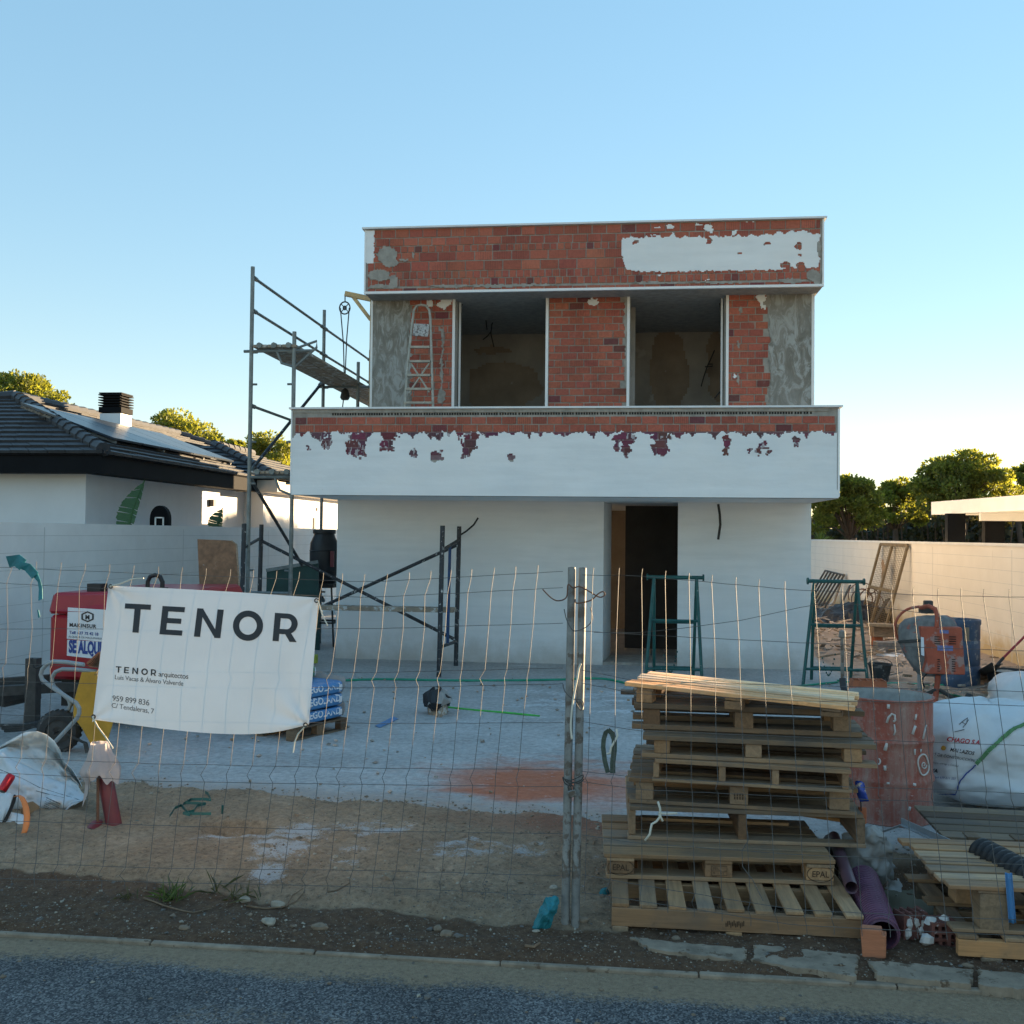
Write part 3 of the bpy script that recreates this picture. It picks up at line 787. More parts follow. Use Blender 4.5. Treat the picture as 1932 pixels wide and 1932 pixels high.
# rooms behind the two openings
g = MB()
g.bb((XU0 + .26, 19.5, ZU0), (XU1 - .26, 19.6, 6.45)); g.bb((-.75, UY + .3, ZU0), (-.6, 19.49, 6.45))
xl = PY(1198, 700, 17.4).x
g.bb((xl - .12, 17.3, ZU0), (xl, 19.49, 6.45))
g.build('room_partition', M['interior'], up)
g = MB(); g.bb((XU0 + .26, UY + .3, ZU1 + .003), (XU1 - .26, 26.0, ZU1 + .05)); g.build('room_ceiling', M['interior'], up)
brown = [(1262, 700, 40, 85), (1352, 690, 20, 70), (945, 730, 80, 50), (930, 660, 40, 10)]
relief('gypsum_patches', M['interior_brown'], up, 19.5, W1[0] - .2, XU1 - .3, 3.6, 6.4, .04, lambda u, v: inblobs(*warp(u, v, 9, .05, 8), brown), th=.004, bump=.001)
def cable(pts, Y, r=.012):
    return MB().tube([PY(x, y, Y) for x, y in pts], r, 6)
for pts, Y in (([(913, 567), (915, 590), (919, 623)], 18.2), ([(935, 600), (928, 612), (926, 630), (932, 655)], 18.4), ([(926, 626), (920, 634), (911, 641)], 18.42),
               ([(872, 555), (873, 572), (866, 588), (861, 592)], 16.9), ([(1348, 661), (1342, 675), (1335, 690), (1328, 710), (1323, 729)], 19.2), ([(1335, 687), (1344, 687), (1344, 691), (1330, 692)], 19.2),
               ([(1374, 548), (1362, 560), (1358, 573), (1360, 587)], 17.1), ([(1367, 722), (1360, 738), (1348, 751)], 17.4), ([(1337, 567), (1346, 572)], 18.6)):
    cable(pts, Y).build('conduit_tail', M['cable'], up)
# fascia box on top
XF0, XF1 = PY(689.5, 480, FY).x, PY(1553, 480, FY).x
ZF0, ZF1 = 6.125, 7.20
g = MB(); g.bb((XF0, FY, ZF0), (XF1, FY + .3, ZF1)); g.bb((XF0, FY + .303, ZF0 + .002), (XF1, 26.4, ZF1 - .15))
fas = g.build('roof_parapet', M['mortar'], house)
zf = lambda y: PY(1000, y, FY).z
off = PY(1000, 377.4 + .25 * 670, FY).z - ZF0 - .03
rows = [(208, 268, .235, 0), (274, 330, .235, .1), (334, 380, .118, .03), (384, 447, .305, .05), (453, 522, .305, .18), (526, 578, .118, 0), (582, 632, .118, .05), (648, 676, .235, .1)]
g = MB(); ztop = ZF1 - .01; y0, y1 = 208, 676
for a, b, L, o in rows:
    za, zb = ztop - (b - y0) / (y1 - y0) * (ztop - ZF0 - .02), ztop - (a - y0) / (y1 - y0) * (ztop - ZF0 - .02)
    course(g, za, zb + .011, L, XF0 + .05, XF1 - .05, FY, o, lambda: brick_col(.03))
g.build('brickwork', M['brick'], fas)
P4 = lambda L: [(1117 + a * .25, 377.4 + b * .25, c * .25, d * .25) for a, b, c, d in L]
top_spl = P4([(590, 205, 32, 26), (495, 210, 38, 12), (800, 190, 28, 12), (880, 215, 38, 28), (1075, 250, 24, 28), (612, 262, 20, 14), (1180, 165, 66, 5), (905, 245, 22, 10), (465, 268, 40, 8), (870, 600, 30, 8), (505, 572, 12, 16)])
f_holes = P4([(1560, 355, 22, 26), (1570, 415, 12, 6), (1120, 402, 18, 5), (1315, 335, 22, 7), (880, 305, 18, 20), (1460, 488, 30, 24), (1570, 495, 26, 22), (330, 315, 16, 8)])
def fas_mask(u, v):
    uu, vv = warp(u, v, 5, .15, 1)
    top = np.interp(u, [1171, 1185, 1400, 1520, 1547], [452, 449, 447, 437, 446]) + (fbm(u * .2, u * 0, 9) - .5) * 8 - 3 * np.abs(np.sin(u / 8))
    bot = np.interp(u, [1171, 1182, 1240, 1475, 1490, 1547], [480, 512, 515, 510, 505, 506]) + (fbm(u * .25, u * 0, 12) - .5) * 6
    w = (uu > 1172) & (uu < 1546) & (v > top) & (v < bot) & ~inblobs(uu, vv, f_holes)
    return w | inblobs(*warp(u, v, 4, .2, 2), top_spl) | ((warp(u, v, 3, .2)[0] < 707) & (v < 497 + (fbm(u * .3, u * 0, 2) - .5) * 6) & (u > 690))
relief('white_render_coat', M['render'], fas, FY, XF0 + .01, XF1 - .02, ZF0 + .03, ZF1 - .012, .0145, fas_mask)
grey = [(731, 482, 20, 18), (738, 497, 16, 8), (780, 483, 3, 9), (762, 491, 10, 4), (715, 520, 22, 12), (743, 532, 9, 14), (724, 541, 28, 5)] + \
       [(850, 540, 45, 4), (940, 539.5, 60, 4), (1010, 538, 40, 4), (1235, 534, 50, 4), (1350, 533, 60, 3.5), (1495, 530, 28, 6), (1535, 520, 14, 12), (1545, 470, 5, 16), (1542, 525, 9, 14)]
relief('mortar_smears', M['mortar'], fas, FY - .003, XF0 + .012, XF1 - .02, ZF0 + .03, ZF1 - .012, .016, lambda u, v: inblobs(*warp(u, v, 3, .2, 5), grey))
g = MB()
g.bb((XF0 - .01, FY - .03, ZF0 - .004), (XF1 + .01, FY + .02, ZF0 + .035))
g.bb((XF0 - .012, FY - .024, ZF0 + .04), (XF0 + .012, FY + .03, ZF1 - .002)); g.bb((XF1 - .014, FY - .024, ZF0 + .04), (XF1 + .012, FY + .03, ZF1 - .002))
g.build('drip_bead', M['bead'], fas)
g = MB(); g.bb((XF0 - .05, FY - .06, ZF1 + .001), (XF1 + .05, FY + .36, ZF1 + .03)); g.build('coping', M['coping'], fas)
MB().tube([PY(1355, 951, 16.3), PY(1358, 970, 16.3), PY(1359, 990, 16.3), PY(1355, 1018, 16.3)], .02, 8).build('ceiling_conduit', M['cable'], house)
MB().tube([PY(902, 977, 16.35), PY(894, 990, 16.35), PY(880, 1002, 16.35), PY(866, 1011, 16.4)], .015, 8).build('wall_conduit', M['cable'], house)
g = MB(); c0 = PY(1455, 1269, GY)
for a, b, c, d in ((1456, 1267.5, 1523, 1268.6), (1460, 1275, 1529, 1276.5)): g.tube([PY(a, b, GY - .004), PY(c, d, GY - .004)], .006, 5)
g.build('wall_scratch', M['mortar'], house)
g = MB(); g.prism([(dj + .0, GY + .02, -.02), (dr, GY + .02, -.02), (dr, 17.5, -.02), (dj2, 17.5, -.02)][::-1], (0, 0, .075)); g.build('door_step', M['mortar'], house)
# ------------------------------------------------------------------ boundary walls
def block_wall(name, label, xw, thick, y0, y1, zt, mat, coping):
    w = thing(name, label, 'wall', (xw, y0, 0))
    g = MB(); a, b = (xw, xw + thick) if thick > 0 else (xw + thick, xw)
    g.bb((a, y0, -.3), (b, y1, zt)); g.build('wall_face', mat, w)
    face = xw - .002 if thick > 0 else xw + .002
    j = MB(); s = -1 if thick > 0 else 1
    for z in np.arange(.22, zt - .1, .23): j.bb((xw, y0 + .02, z), (xw + s * .0015, y1 - .02, z + .006))
    for y in np.arange(y0 + 4, y1, 4.4): j.bb((xw, y, .0), (xw + s * .0025, y + .012, zt - .06))
    j.build('mortar_joints', M['mortar_joint'], w)
    if coping:
        c = MB(); c.bb((a - .02, y0, zt - .0), (b + .03, y1, zt + .05)); c.build('coping', M['white_paint_wall'], w)
    return w
M['mortar_joint'] = basic('wall_joint', (.52, .51, .49), .1, 5, .9, 0)
block_wall('boundary_wall', 'long white block wall along the left side of the yard', -8.0, -.2, 9.0, 36, 2.24, M['white_paint_wall'], False)
rw = block_wall('boundary_wall', 'cream lit block wall with coping along the right side of the yard', 6.7, .2, 5.2, 37, 2.03, M['stained_wall'], True)

# ------------------------------------------------------------------ the neighbour's bungalow, left
nb = thing('neighbour_bungalow', 'single storey white bungalow with dark grey tiled hip roof behind the left wall', 'house', (-12, 20, 0))
XN, XW = -9.45, -8.95
g = MB(); g.bb((-24, 16.6, -.1), (XN, 24.0, 3.15)); g.bb((-24, 24.0, -.1), (XW, 30.6, 3.15)); g.build('wall', basic('bungalow_white', (.66, .67, .69), .04, 2, .85, .1), nb)
XE, YE, ZE0, ZE1 = -8.92, 16.15, 3.13, 3.47
g = MB()
g.bb((-24.4, YE, ZE0), (XE, YE + .05, ZE1)); g.bb((XE - .05, YE + .052, ZE0), (XE, 23.9, ZE1)); g.bb((-24.4, YE + .052, ZE0 + .01), (XE - .052, 23.9, ZE0 + .04))
g.build('fascia', M['charcoal'], nb)
g = MB(); g.bb((XW - .002, 23.5, ZE0), (-8.45, 31.2, ZE0 + .06)); g.bb((-8.45, 23.5, ZE0), (-8.40, 31.2, ZE1 - .08)); g.bb((-9.6, 23.46, ZE0), (-8.40, 23.5, ZE1 - .05))
g.build('wing_eaves', basic('beige_eaves', (.42, .37, .31), .1, 3, .7, .05), nb)
# roof: right slope and front slope in overlapping tile courses, real steps
RX, RZ, RY0, RY1 = -13.1, 4.98, 20.1, 28.0
rf = MB()
def slope_tiles(mb, e0, e1, r0, r1, n, w, m=0):
    e0, e1, r0, r1 = map(Vector, (e0, e1, r0, r1))
    nrm = (e1 - e0).cross(r0 - e0).normalized(); nrm = nrm if nrm.z > 0 else -nrm
    for k in range(n):
        a0, b0 = e0.lerp(r0, k / n), e1.lerp(r1, k / n); a1, b1 = e0.lerp(r0, (k + 1.08) / n if k < n - 1 else 1), e1.lerp(r1, (k + 1.08) / n if k < n - 1 else 1)
        L = (b0 - a0).length; q = max(1, int(L / w)); so = (k % 2) * .5
        for i in range(q + 1):
            s0, s1 = max(0, (i - so) / q), min(1, (i + 1 - so) / q - .0006)
            if s1 - s0 < .004: continue
            p = [a0.lerp(b0, s0), a0.lerp(b0, s1), a1.lerp(b1, s1), a1.lerp(b1, s0)]
            lift = [.05, .05, .006, .006]; j = random.uniform(-.004, .006)
            top = [pp + nrm * (l + j) for pp, l in zip(p, lift)]; bot = [pp + nrm * (l - .055) for pp, l in zip(p, lift)]
            mb.add(top + bot, [(0, 1, 2, 3), (1, 0, 4, 5), (0, 3, 7, 4), (2, 1, 5, 6)], m)
slope_tiles(rf, (XE + .06, YE - .05, ZE1), (XE + .06, 31.5, ZE1), (RX, RY0, RZ), (RX, RY1, RZ), 13, .33)
slope_tiles(rf, (-24.6, YE - .06, ZE1), (XE + .06, YE - .06, ZE1), (-21.0, RY0, RZ), (RX, RY0, RZ), 13, .33)
slope_tiles(rf, (-24.6, 31.5, ZE1), (-24.6, YE, ZE1), (-21.0, RY1, RZ), (-21, RY0, RZ), 5, .8)
slope_tiles(rf, (XE, 31.5, ZE1), (-24.6, 31.5, ZE1), (RX, RY1, RZ), (-21.0, RY1, RZ), 5, .8)
rf.poly([(XE + .05, YE - .04, ZE1 - .03), (XE + .05, 31.5, ZE1 - .03), (RX, RY1, RZ - .04), (RX, RY0, RZ - .04)]); rf.poly([(-24.6, YE - .04, ZE1 - .03), (XE + .05, YE - .04, ZE1 - .03), (RX, RY0, RZ - .04), (-21, RY0, RZ - .04)])
roof = rf.build('roof', M['tile'], nb)
def ridge(mb, a, b, r=.13, step=.38):
    a, b = Vector(a), Vector(b); n = int((b - a).length / step)
    for i in range(n):
        p, q = a.lerp(b, i / n), a.lerp(b, (i + 1.12) / n)
        mb.tube([p + Vector((0, 0, .05)), q + Vector((0, 0, .03))], [r, r * .86], 8)
g = MB(); ridge(g, (XE + .02, YE + .02, ZE1 + .02), (RX, RY0, RZ + .02)); ridge(g, (RX, RY1, RZ), (RX, RY0, RZ)); ridge(g, (RX, RY0, RZ), (-21, RY0, RZ))
ridge(g, (-8.9, 31.3, ZE1), (RX, RY1, RZ)); g.build('ridge_tiles', M['tile'], roof)
# second, lower hip over the rear wing
g = MB()
slope_tiles(g, (-8.4, 23.45, ZE1), (-8.4, 31.3, ZE1), (-11.2, 26.2, 4.5), (-11.2, 29, 4.5), 8, .35)
slope_tiles(g, (-14.0, 23.4, ZE1 - .02), (-8.4, 23.4, ZE1 - .02), (-11.4, 26.2, 4.5), (-11.2, 26.2, 4.5), 8, .35)
g.poly([(-8.42, 23.45, ZE1 - .03), (-8.42, 31.3, ZE1 - .03), (-11.2, 29, 4.46), (-11.2, 26.2, 4.46)]); g.poly([(-14, 23.43, ZE1 - .04), (-8.42, 23.43, ZE1 - .04), (-11.2, 26.2, 4.46), (-11.4, 26.2, 4.46)])
ridge(g, (-8.45, 23.5, ZE1), (-11.2, 26.2, 4.5)); ridge(g, (-11.2, 26.2, 4.5), (-11.2, 29, 4.5))
g.build('wing_roof', M['tile'], nb)
# solar panels on the right slope
sl = lambda x: ZE1 + (XE - x) / (XE - RX) * (RZ - ZE1)
g = MB(); nrm = Vector((RZ - ZE1, 0, XE - RX)).normalized()
for k in range(5):
    ya, yb = 17.9 + k * 1.18 + .9 * k * 0, 17.9 + (k + 1) * 1.18 - .03
    xa, xb = -9.7, -11.6
    if k == 0: xa = -9.7
    p = [Vector((xa, ya, sl(xa))), Vector((xa, yb, sl(xa))), Vector((xb, yb, sl(xb))), Vector((xb, ya, sl(xb)))]
    g.prism([q + nrm * .13 for q in p], nrm * .04)
pn = g.build('solar_panel', M['panel'], nb)
g = MB()
for y in (18.0, 20, 22, 23.6): g.beam((-9.65, y, sl(-9.65) + .09), (-11.6, y, sl(-11.6) + .09), .04, .05)
g.build('panel_rail', M['galv'], nb)
ch = PX(218.5, 790, -12.0)
g = MB(); g.box((-12.0, ch.y, 4.45), (.52, .52, .9)); chim = g.build('chimney', M['white_paint'], nb)
g = MB(); g.box((-12.0, ch.y, 4.985), (.56, .56, .13))
for k in range(5):
    z = 5.06 + k * .062
    g.box((-12.0, ch.y, z), (.42, .42, .03)); g.box((-12.0, ch.y, z + .028), (.58, .58, .024))
g.box((-12.0, ch.y, 5.375), (.56, .56, .03))
g.build('chimney_cap', M['charcoal'], chim)
c0 = PX(245, 888, XN + .02)
g = MB(); g.tube([c0, c0 + Vector((.12, 0, -.02))], .02, 6); g.tube([c0 + Vector((.05, .1, -.04)), c0 + Vector((.22, -.25, -.12))], .045, 8); g.build('security_camera', M['black'], nb)
g = MB(); p = PX(396, 949, XN); g.box(p + Vector((.06, 0, 0)), (.12, .14, .16)); g.build('wall_lamp', M['black'], nb)
for u, v, w, h in ((597, 961, .12, .10), (592, 1000 - 12, .2, .35)):
    p = PX(u, v, XW); MB().box(p + Vector((.02, 0, 0)), (.04, w, h)).build('vent_grille', M['mortar'], nb)
# planting along the neighbour's wall: banana-like leaves
def leaf(name, label, pts, width, cat='plant'):
    """one torn paddle leaf, from base to tip, along pts; width list per point"""
    g = MB(); pts = [Vector(p) for p in pts]; n = 26
    def at(t):
        q = t * (len(pts) - 1); i = min(int(q), len(pts) - 2); return pts[i].lerp(pts[i + 1], q - i)
    for side in (-1, 1):
        wide = width if side < 0 else width * .35
        for i in range(n):
            t0, t1 = i / n, (i + 1) / n
            w = lambda t: wide * (sin(pi * min(1, .12 + t * .88)) ** .6) * (1 - .3 * t)
            tear = 1.1 / n if i in (4, 9, 12, 17, 21) else 0
            lag = .035
            d = Vector((side, .25 * side, 0))
            droop = Vector((0, 0, -.10 * width))
            a, b = at(t0), at(t1); ao, bo = at(max(0, t0 - lag)), at(max(0, t1 - lag - tear))
            g.add([a, ao + d * w(t0) * (1 - .05 * (i % 3)) + droop * 1.5 + Vector((0, 0, .5 * w(t0))), bo + d * w(t1) * (1 - .05 * ((i + 1) % 3)) + droop + Vector((0, 0, .5 * w(t1))), b], [(0, 1, 2, 3)])
    th = thing(name, label, cat, tuple(pts[0]))
    g.build('leaf_blade', M['leafbig'], th, solid=.004)
    MB().tube([Vector((pts[0].x, pts[0].y, 0))] + pts, [.03, .028] + [.012] * (len(pts) - 1), 6).build('stalk', M['leafbig'], th)
    return th
leaf('banana_plant', 'tall torn banana leaf rising above the left wall', [PX(240, 1002, -8.55), PX(252, 960, -8.55), PX(273, 906, -8.5)], .27)
leaf('banana_plant', 'small banana leaf beside the sunlit corner of the bungalow', [PX(411, 1004, -8.6), PX(413, 985, -8.6), PX(420, 958, -8.6)], .26)
og = PX(300, 991, -8.45)
orn = thing('garden_lantern', 'dark arched lantern showing above the left wall', 'lantern', (og.x, og.y, 0))
g = MB(); pr = [(sin(a) * .19, .19 * cos(a) + .10) for a in np.linspace(-pi / 2, pi / 2, 13)]
g.prism([Vector((og.x + a * .95, og.y, og.z + b * 1.25)) for a, b in [(.19, -.15), (-.19, -.15)] + pr], (.0, .12, 0)); g.build('arched_body', M['charcoal'], orn)
g = MB(); c = Vector((og.x + .01, og.y - .012, og.z + .03)); s = .075
for a, b, w, h in ((-s, 0, .022, .24), (s, 0, .022, .24), (0, .11, .17, .022), (0, -.11, .17, .022)): g.box(c + Vector((a, 0, b)), (w, .02, h))
g.build('white_frame', M['white_paint'], orn)
MB().bb((og.x - .04, og.y + .02, 0), (og.x + .04, og.y + .1, og.z - .1)).build('post', M['charcoal'], orn)

# ------------------------------------------------------------------ pergola next door, right
pg = thing('pergola', 'white flat roofed pergola on dark posts beyond the right wall', 'pergola', (14, 27, 0))
a, b = PY(1756, 968, 27), PY(1940, 950, 19.5)
z0, z1 = 2.72, 2.98
A = PZ(1757, 970, z0 + .0); 
g = MB()
cn = PZ(1757, 971, z0)
g.prism([(cn.x, cn.y, z0), (cn.x + .75, cn.y - 7.0, z0), (cn.x + 2.1, cn.y - 7.0, z0), (cn.x + 2.1, cn.y + .4, z0)], (0, 0, .30)); g.build('roof_slab', M['white_paint'], pg)
for u, w in ((1802, .38), (1874, .42)):
    p = PY(u, 1000, cn.y - 1.2); MB().bb((p.x - w / 2, p.y - .1, -.06), (p.x + w / 2, p.y + .1, z0)).build('post', M['charcoal'], pg)
p = PY(1915, 980, cn.y - 2.0); MB().bb((p.x - .7, p.y, 2.55), (p.x + .5, p.y + .12, z0)).build('crossbeam', M['white_paint'], pg)

# ------------------------------------------------------------------ trees
def leafcloud(mb, c, r, n, size, squash=.75):
    """a clump of short needle sprays filling a lumpy ball, denser on the outside"""
    for _ in range(n):
        d = Vector((random.gauss(0, 1), random.gauss(0, 1), random.gauss(0, 1))).normalized()
        q = r * (.45 + .55 * random.random() ** .5)
        p = c + Vector((d.x * q, d.y * q, d.z * q * squash))
        s = size * random.uniform(.6, 1.3)
        up = (d + Vector((random.gauss(0, .6), random.gauss(0, .6), random.gauss(0, .6) + .3))).normalized()
        sd = up.orthogonal().normalized(); sd = (Matrix.Rotation(random.uniform(0, 6.28), 3, up) @ sd)
        k = random.uniform(.65, 1.3); mb.col = (k, k, k)
        mb.add([p - sd * s * .42, p + sd * s * .42, p + sd * s * .22 + up * s * 1.2, p - sd * s * .22 + up * s * 1.2], [(0, 1, 2, 3)])
    mb.col = None
def pine(label, u, vtop, wpx, hpx, Y, seed, clumps=34, density=150, group='stone pines beyond the plot', flat=1.0):
    random.seed(seed)
    sc = Y * 1.0 / CAM_F
    top = PY(u, vtop, Y); R = wpx * sc / 2 * (1.25 if u < 700 else 1.06); H = hpx * sc
    base = Vector((top.x + random.uniform(-.3, .3), Y, 0))
    t = thing('pine_tree', label, 'tree', (base.x, base.y, 0), group)
    tr = MB(); cz = top.z - H * .55; fork = max(.8, top.z - H * 1.0)
    tr.tube([base, base + Vector((.05, 0, fork * .5)), Vector((base.x + random.uniform(-.15, .15), Y, fork))], [.17, .15, .13], 8)
    cr = MB()
    cs = []
    for i in range(int(clumps * 1.35)):
        a = random.uniform(0, 2 * pi); q = sqrt(random.random())
        hgt = random.random()
        rr = R * q * (1 - .40 * hgt ** 3)
        c = Vector((top.x + cos(a) * rr * .92, Y + sin(a) * rr * .8, top.z - H * (.07 + .70 * (1 - hgt)) - .22 * R * q ** 3))
        cs.append(c); leafcloud(cr, c, R * random.uniform(.13, .25), int(density * 1.25), .055 + .0011 * Y, .7)
    for c in cs[::3]:
        m = Vector((base.x, Y, fork)).lerp(c, .5) + Vector((0, 0, .12 * R))
        tr.tube([Vector((base.x, Y, fork * .96)), m, c], [.06, .035, .015], 5)
    tr.build('trunk', M['bark'], t, smooth=True); cr.build('crown', M['pine'], t)
    return t
pine('tall round pine rising above the pergola roof', 1822, 848, 190, 125, 47, 1, 62, 170)
pine('bright pine against the right edge of the balcony', 1592, 893, 145, 118, 44, 2, 46, 170)
pine('dark pine between the balcony pine and the tall pine', 1695, 905, 110, 90, 50, 3, 38, 150)
pine('dark pine at the right edge of the picture', 1932, 868, 90, 110, 52, 4, 36, 150)
pine('pine with yellow lit crown at far left above the roof ridge', 38, 712, 190, 90, 42, 5, 48, 170)
pine('small pine tip showing over the roof left of the chimney', 150, 778, 50, 60, 48, 6, 14, 130)
pine('broad lit pine crown right of the white chimney', 335, 780, 190, 120, 44, 7, 56, 170)
pine('darker pine behind the scaffold tower', 500, 820, 160, 120, 46, 8, 46, 170)
pine('low dark pine between two roofs and the scaffold', 437, 822, 50, 80, 50, 12, 16, 130)
pine('pine just behind the left corner of the house', 650, 905, 90, 120, 40, 9, 26, 150)
pine('pine beyond the pergola posts', 1770, 935, 110, 80, 60, 10, 30, 120)
random.seed(77)
g = MB()
for i in range(420):
    u = random.uniform(1480, 2080); Y = random.uniform(52, 64); p = PY(u, 1000, Y); hgt = random.uniform(.9, 4.6)
    leafcloud(g, Vector((p.x, Y, hgt * .6)), random.uniform(.6, 1.1), 70, .24, 1.1)
for i in range(90):
    u = random.uniform(590, 700); Y = random.uniform(38, 48); p = PY(u, 1000, Y)
    leafcloud(g, Vector((p.x, Y, random.uniform(.4, 3.4))), random.uniform(.5, .9), 60, .2, 1.1)
for i in range(120):
    u = random.uniform(-150, 560); Y = random.uniform(55, 62); p = PY(u, 1000, Y)
    leafcloud(g, Vector((p.x, Y, random.uniform(.8, 5.0))), random.uniform(.9, 1.5), 50, .3, 1.0)
tag(g.build('undergrowth', M['shrub'], origin=(0, 50, 0)), kind='stuff')
g = MB()
for i in range(60):
    u = random.uniform(1500, 1960); Y = random.uniform(50, 56); p = PY(u, 1000, Y); hh = random.uniform(2.6, 4.4)
    g.tube([Vector((p.x, Y, 0)), Vector((p.x + random.uniform(-.1, .1), Y, hh * .5)), Vector((p.x + random.uniform(-.3, .3), Y, hh))], [.05, .04, .02], 5)
tag(g.build('thicket', M['bark'], origin=(0, 50, 0)), kind='stuff')
yc = PX(1548, 1013, 8.0)
yu = thing('yucca', 'spiky yellow green yucca just beyond the right wall', 'plant', (yc.x, yc.y, 0))
g = MB()
for i in range(46):
    a = random.uniform(0, 2 * pi); e = random.uniform(.15, 1.35); L = random.uniform(.45, .75)
    b = Vector((yc.x, yc.y, 1.9)); d = Vector((cos(a) * cos(e), sin(a) * cos(e), sin(e))); s = d.cross(Vector((0, 0, 1))).normalized() * .03
    k = random.uniform(.9, 1.6); g.col = (k, k, k * .8)
    g.add([b - s, b + s, b + d * L * .6 + s * .8, b + d * L + Vector((0, 0, -.05)), b + d * L * .6 - s * .8], [(0, 1, 2, 3, 4)])
g.col = None
g.build('blades', M['grass'], yu); MB().tube([(yc.x, yc.y, 0), (yc.x, yc.y, 1.95)], .07, 8).build('stem', M['bark'], yu)
random.seed(5)
def tubes(name, parent, mat, segs, r, n=8, sm=True):
    g = MB()
    for s in segs: g.tube(s, r, n)
    return g.build(name, mat, parent, smooth=False)
V3 = Vector
# ------------------------------------------------------------------ tall scaffold on the left side of the house
XO, XI, YA, YB, YC = -5.79, -5.1, 14.9, 18.65, 22.2
sc = thing('scaffold_tower', 'tall grey tube scaffold with wooden decks beside the left of the house', 'scaffold', (-5.45, 16.8, 0))
hts = {(XO, YA): 6.30, (XI, YA): 5.27, (XO, YB): 6.47, (XI, YB): 5.45, (XO, YC): 6.35, (XI, YC): 5.4}
for (x, y), h in hts.items():
    tubes('standard', sc, M['scaf'], [[(x, y, 0), (x, y, h)]], .032, 10)
    g = MB()
    for z in (1.0, 1.55, 2.9, 3.55, 4.45, 4.95):
        s = .1 if x == XO else -.1
        g.tube([(x, y, z), (x + s, y, z)], .017, 6)
    g.build('lug', M['scaf'], sc.children[-1])
def rail(p, q, r=.024, nm='guard_rail', mat=None):
    o = tubes(nm, sc, mat or M['scaf'], [[p, q]], r)
    g = MB(); p, q = V3(p), V3(q); d = (q - p).normalized()
    for a, s in ((p, 1), (q, -1)): g.tube([a + d * s * .03, a + d * s * .17], r * 1.5, 8)
    g.build('coupler', M['scaf'], o)
for z in (6.14, 5.62, 4.12, 3.1):
    rail((XO, YA, z), (XO, YB, z - .02)); 
    if z > 5: rail((XO, YB, z - .02), (XO, YC, z - .03))
rail((XO - .02, YA + .02, 3.06), (XO - .02, YB, 5.06), .028, 'diagonal_brace', M['scaf_dark'])
rail((XO - .02, YA + .02, 3.02), (XO - .02, YB + .3, .8), .028, 'diagonal_brace', M['scaf_dark'])
for y in (YA, YB, YC):
    for seg in ([(XO - .12, y, 4.97), (XI + .3, y, 4.97)], [(XO - .02, y, 3.0), (XI + .02, y, 3.0)], [(XO, y, 1.2), (XI, y, 1.2)]): tubes('transom', sc, M['scaf'], [seg], .024)
tubes('bracket', sc, M['scaf'], [[(XI, YA, 5.0), (XI + .36, YA, 5.12), (XI + .36, YA, 5.02), (XI + .02, YA, 4.72)], [(XI, YA, 4.72), (XI - .2, YA, 4.78), (XI - .28, YA, 4.97)],
                                 [(XI, YA, 2.72), (XI - .2, YA, 2.8), (XI - .28, YA, 2.99)]], .02)
for k in range(3):
    x = XO + .04 + k * .235
    for y0, y1, z in ((YA - .05, YB + .02, 5.02), (YB + .03, YC, 5.02), (YA - .05, YB + .02, 3.05)):
        d = MB(); d.bb((x, y0, z), (x + .222, y1, z + .045)); d.build('deck_plank', M['wood_dark'] if 'wood_dark' in M else M['plank'], sc, bevel=.004)
        MB().tube([(x + .11, y0 - .03, z + .03), (x + .11, y0 + .04, z + .03)], .045, 8).build('hook', M['scaf'], sc.children[-1])

# ------------------------------------------------------------------ timber hoist at the upper left corner of the house
hz = YB + .3
hp = thing('rope_hoist', 'timber hoist arm with pulley wheel and hanging rope beside the house', 'hoist', (PY(693, 700, hz).x, hz, 3.0))
A = PY(651, 554, hz); Bq = PY(697, 564, hz); C2 = PY(667, 561, hz); D2 = PY(699, 603, hz)
g = MB(); g.beam(A, Bq + V3((.15, 0, -.03)), .07, .10); g.beam(C2, D2, .06, .07); g.beam(V3((D2.x + .03, hz, 3.0)), V3((D2.x + .03, hz, D2.z + .6)), .07, .07)
g.build('timber_arm', M['wood_new'], hp, bevel=.005)
pc = PY(650.5, 581, hz)
g = MB(); R = Matrix.Rotation(pi / 2, 3, 'X') @ Matrix.Rotation(0, 3, 'Z')
n = 28
for rr, th in ((.105, .014), (.03, .014)): g.tube([pc + V3((cos(2 * pi * k / n) * rr, 0, sin(2 * pi * k / n) * rr * 1.15)) for k in range(n + 1)], th, 6)
for k in range(4):
    a = pi / 4 + k * pi / 2; g.tube([pc, pc + V3((cos(a) * .1, 0, sin(a) * .11))], .01, 5)
g.build('pulley_wheel', M['dark_metal'], hp)
g = MB(); g.tube([PY(651, 556, hz), PY(651, 569, hz)], .013, 6); g.build('chain', M['dark_metal'], hp)
lo = PY(650, 737, hz)
g = MB(); g.tube([pc + V3((-.09, 0, 0)), PY(648, 650, hz), lo, PY(646, 770, hz)], .012, 5); g.tube([pc + V3((.09, 0, 0)), PY(654, 640, hz), lo], .012, 5)
g.build('rope', M['dark_metal'], hp)
g = MB(); w = PY(651, 742, hz); g.lathe([(.02, .1), (.07, .05), (.1, -.08), (.07, -.13), (.0, -.14)], w, 10); g.build('hook_weight', M['dark_metal'], hp)

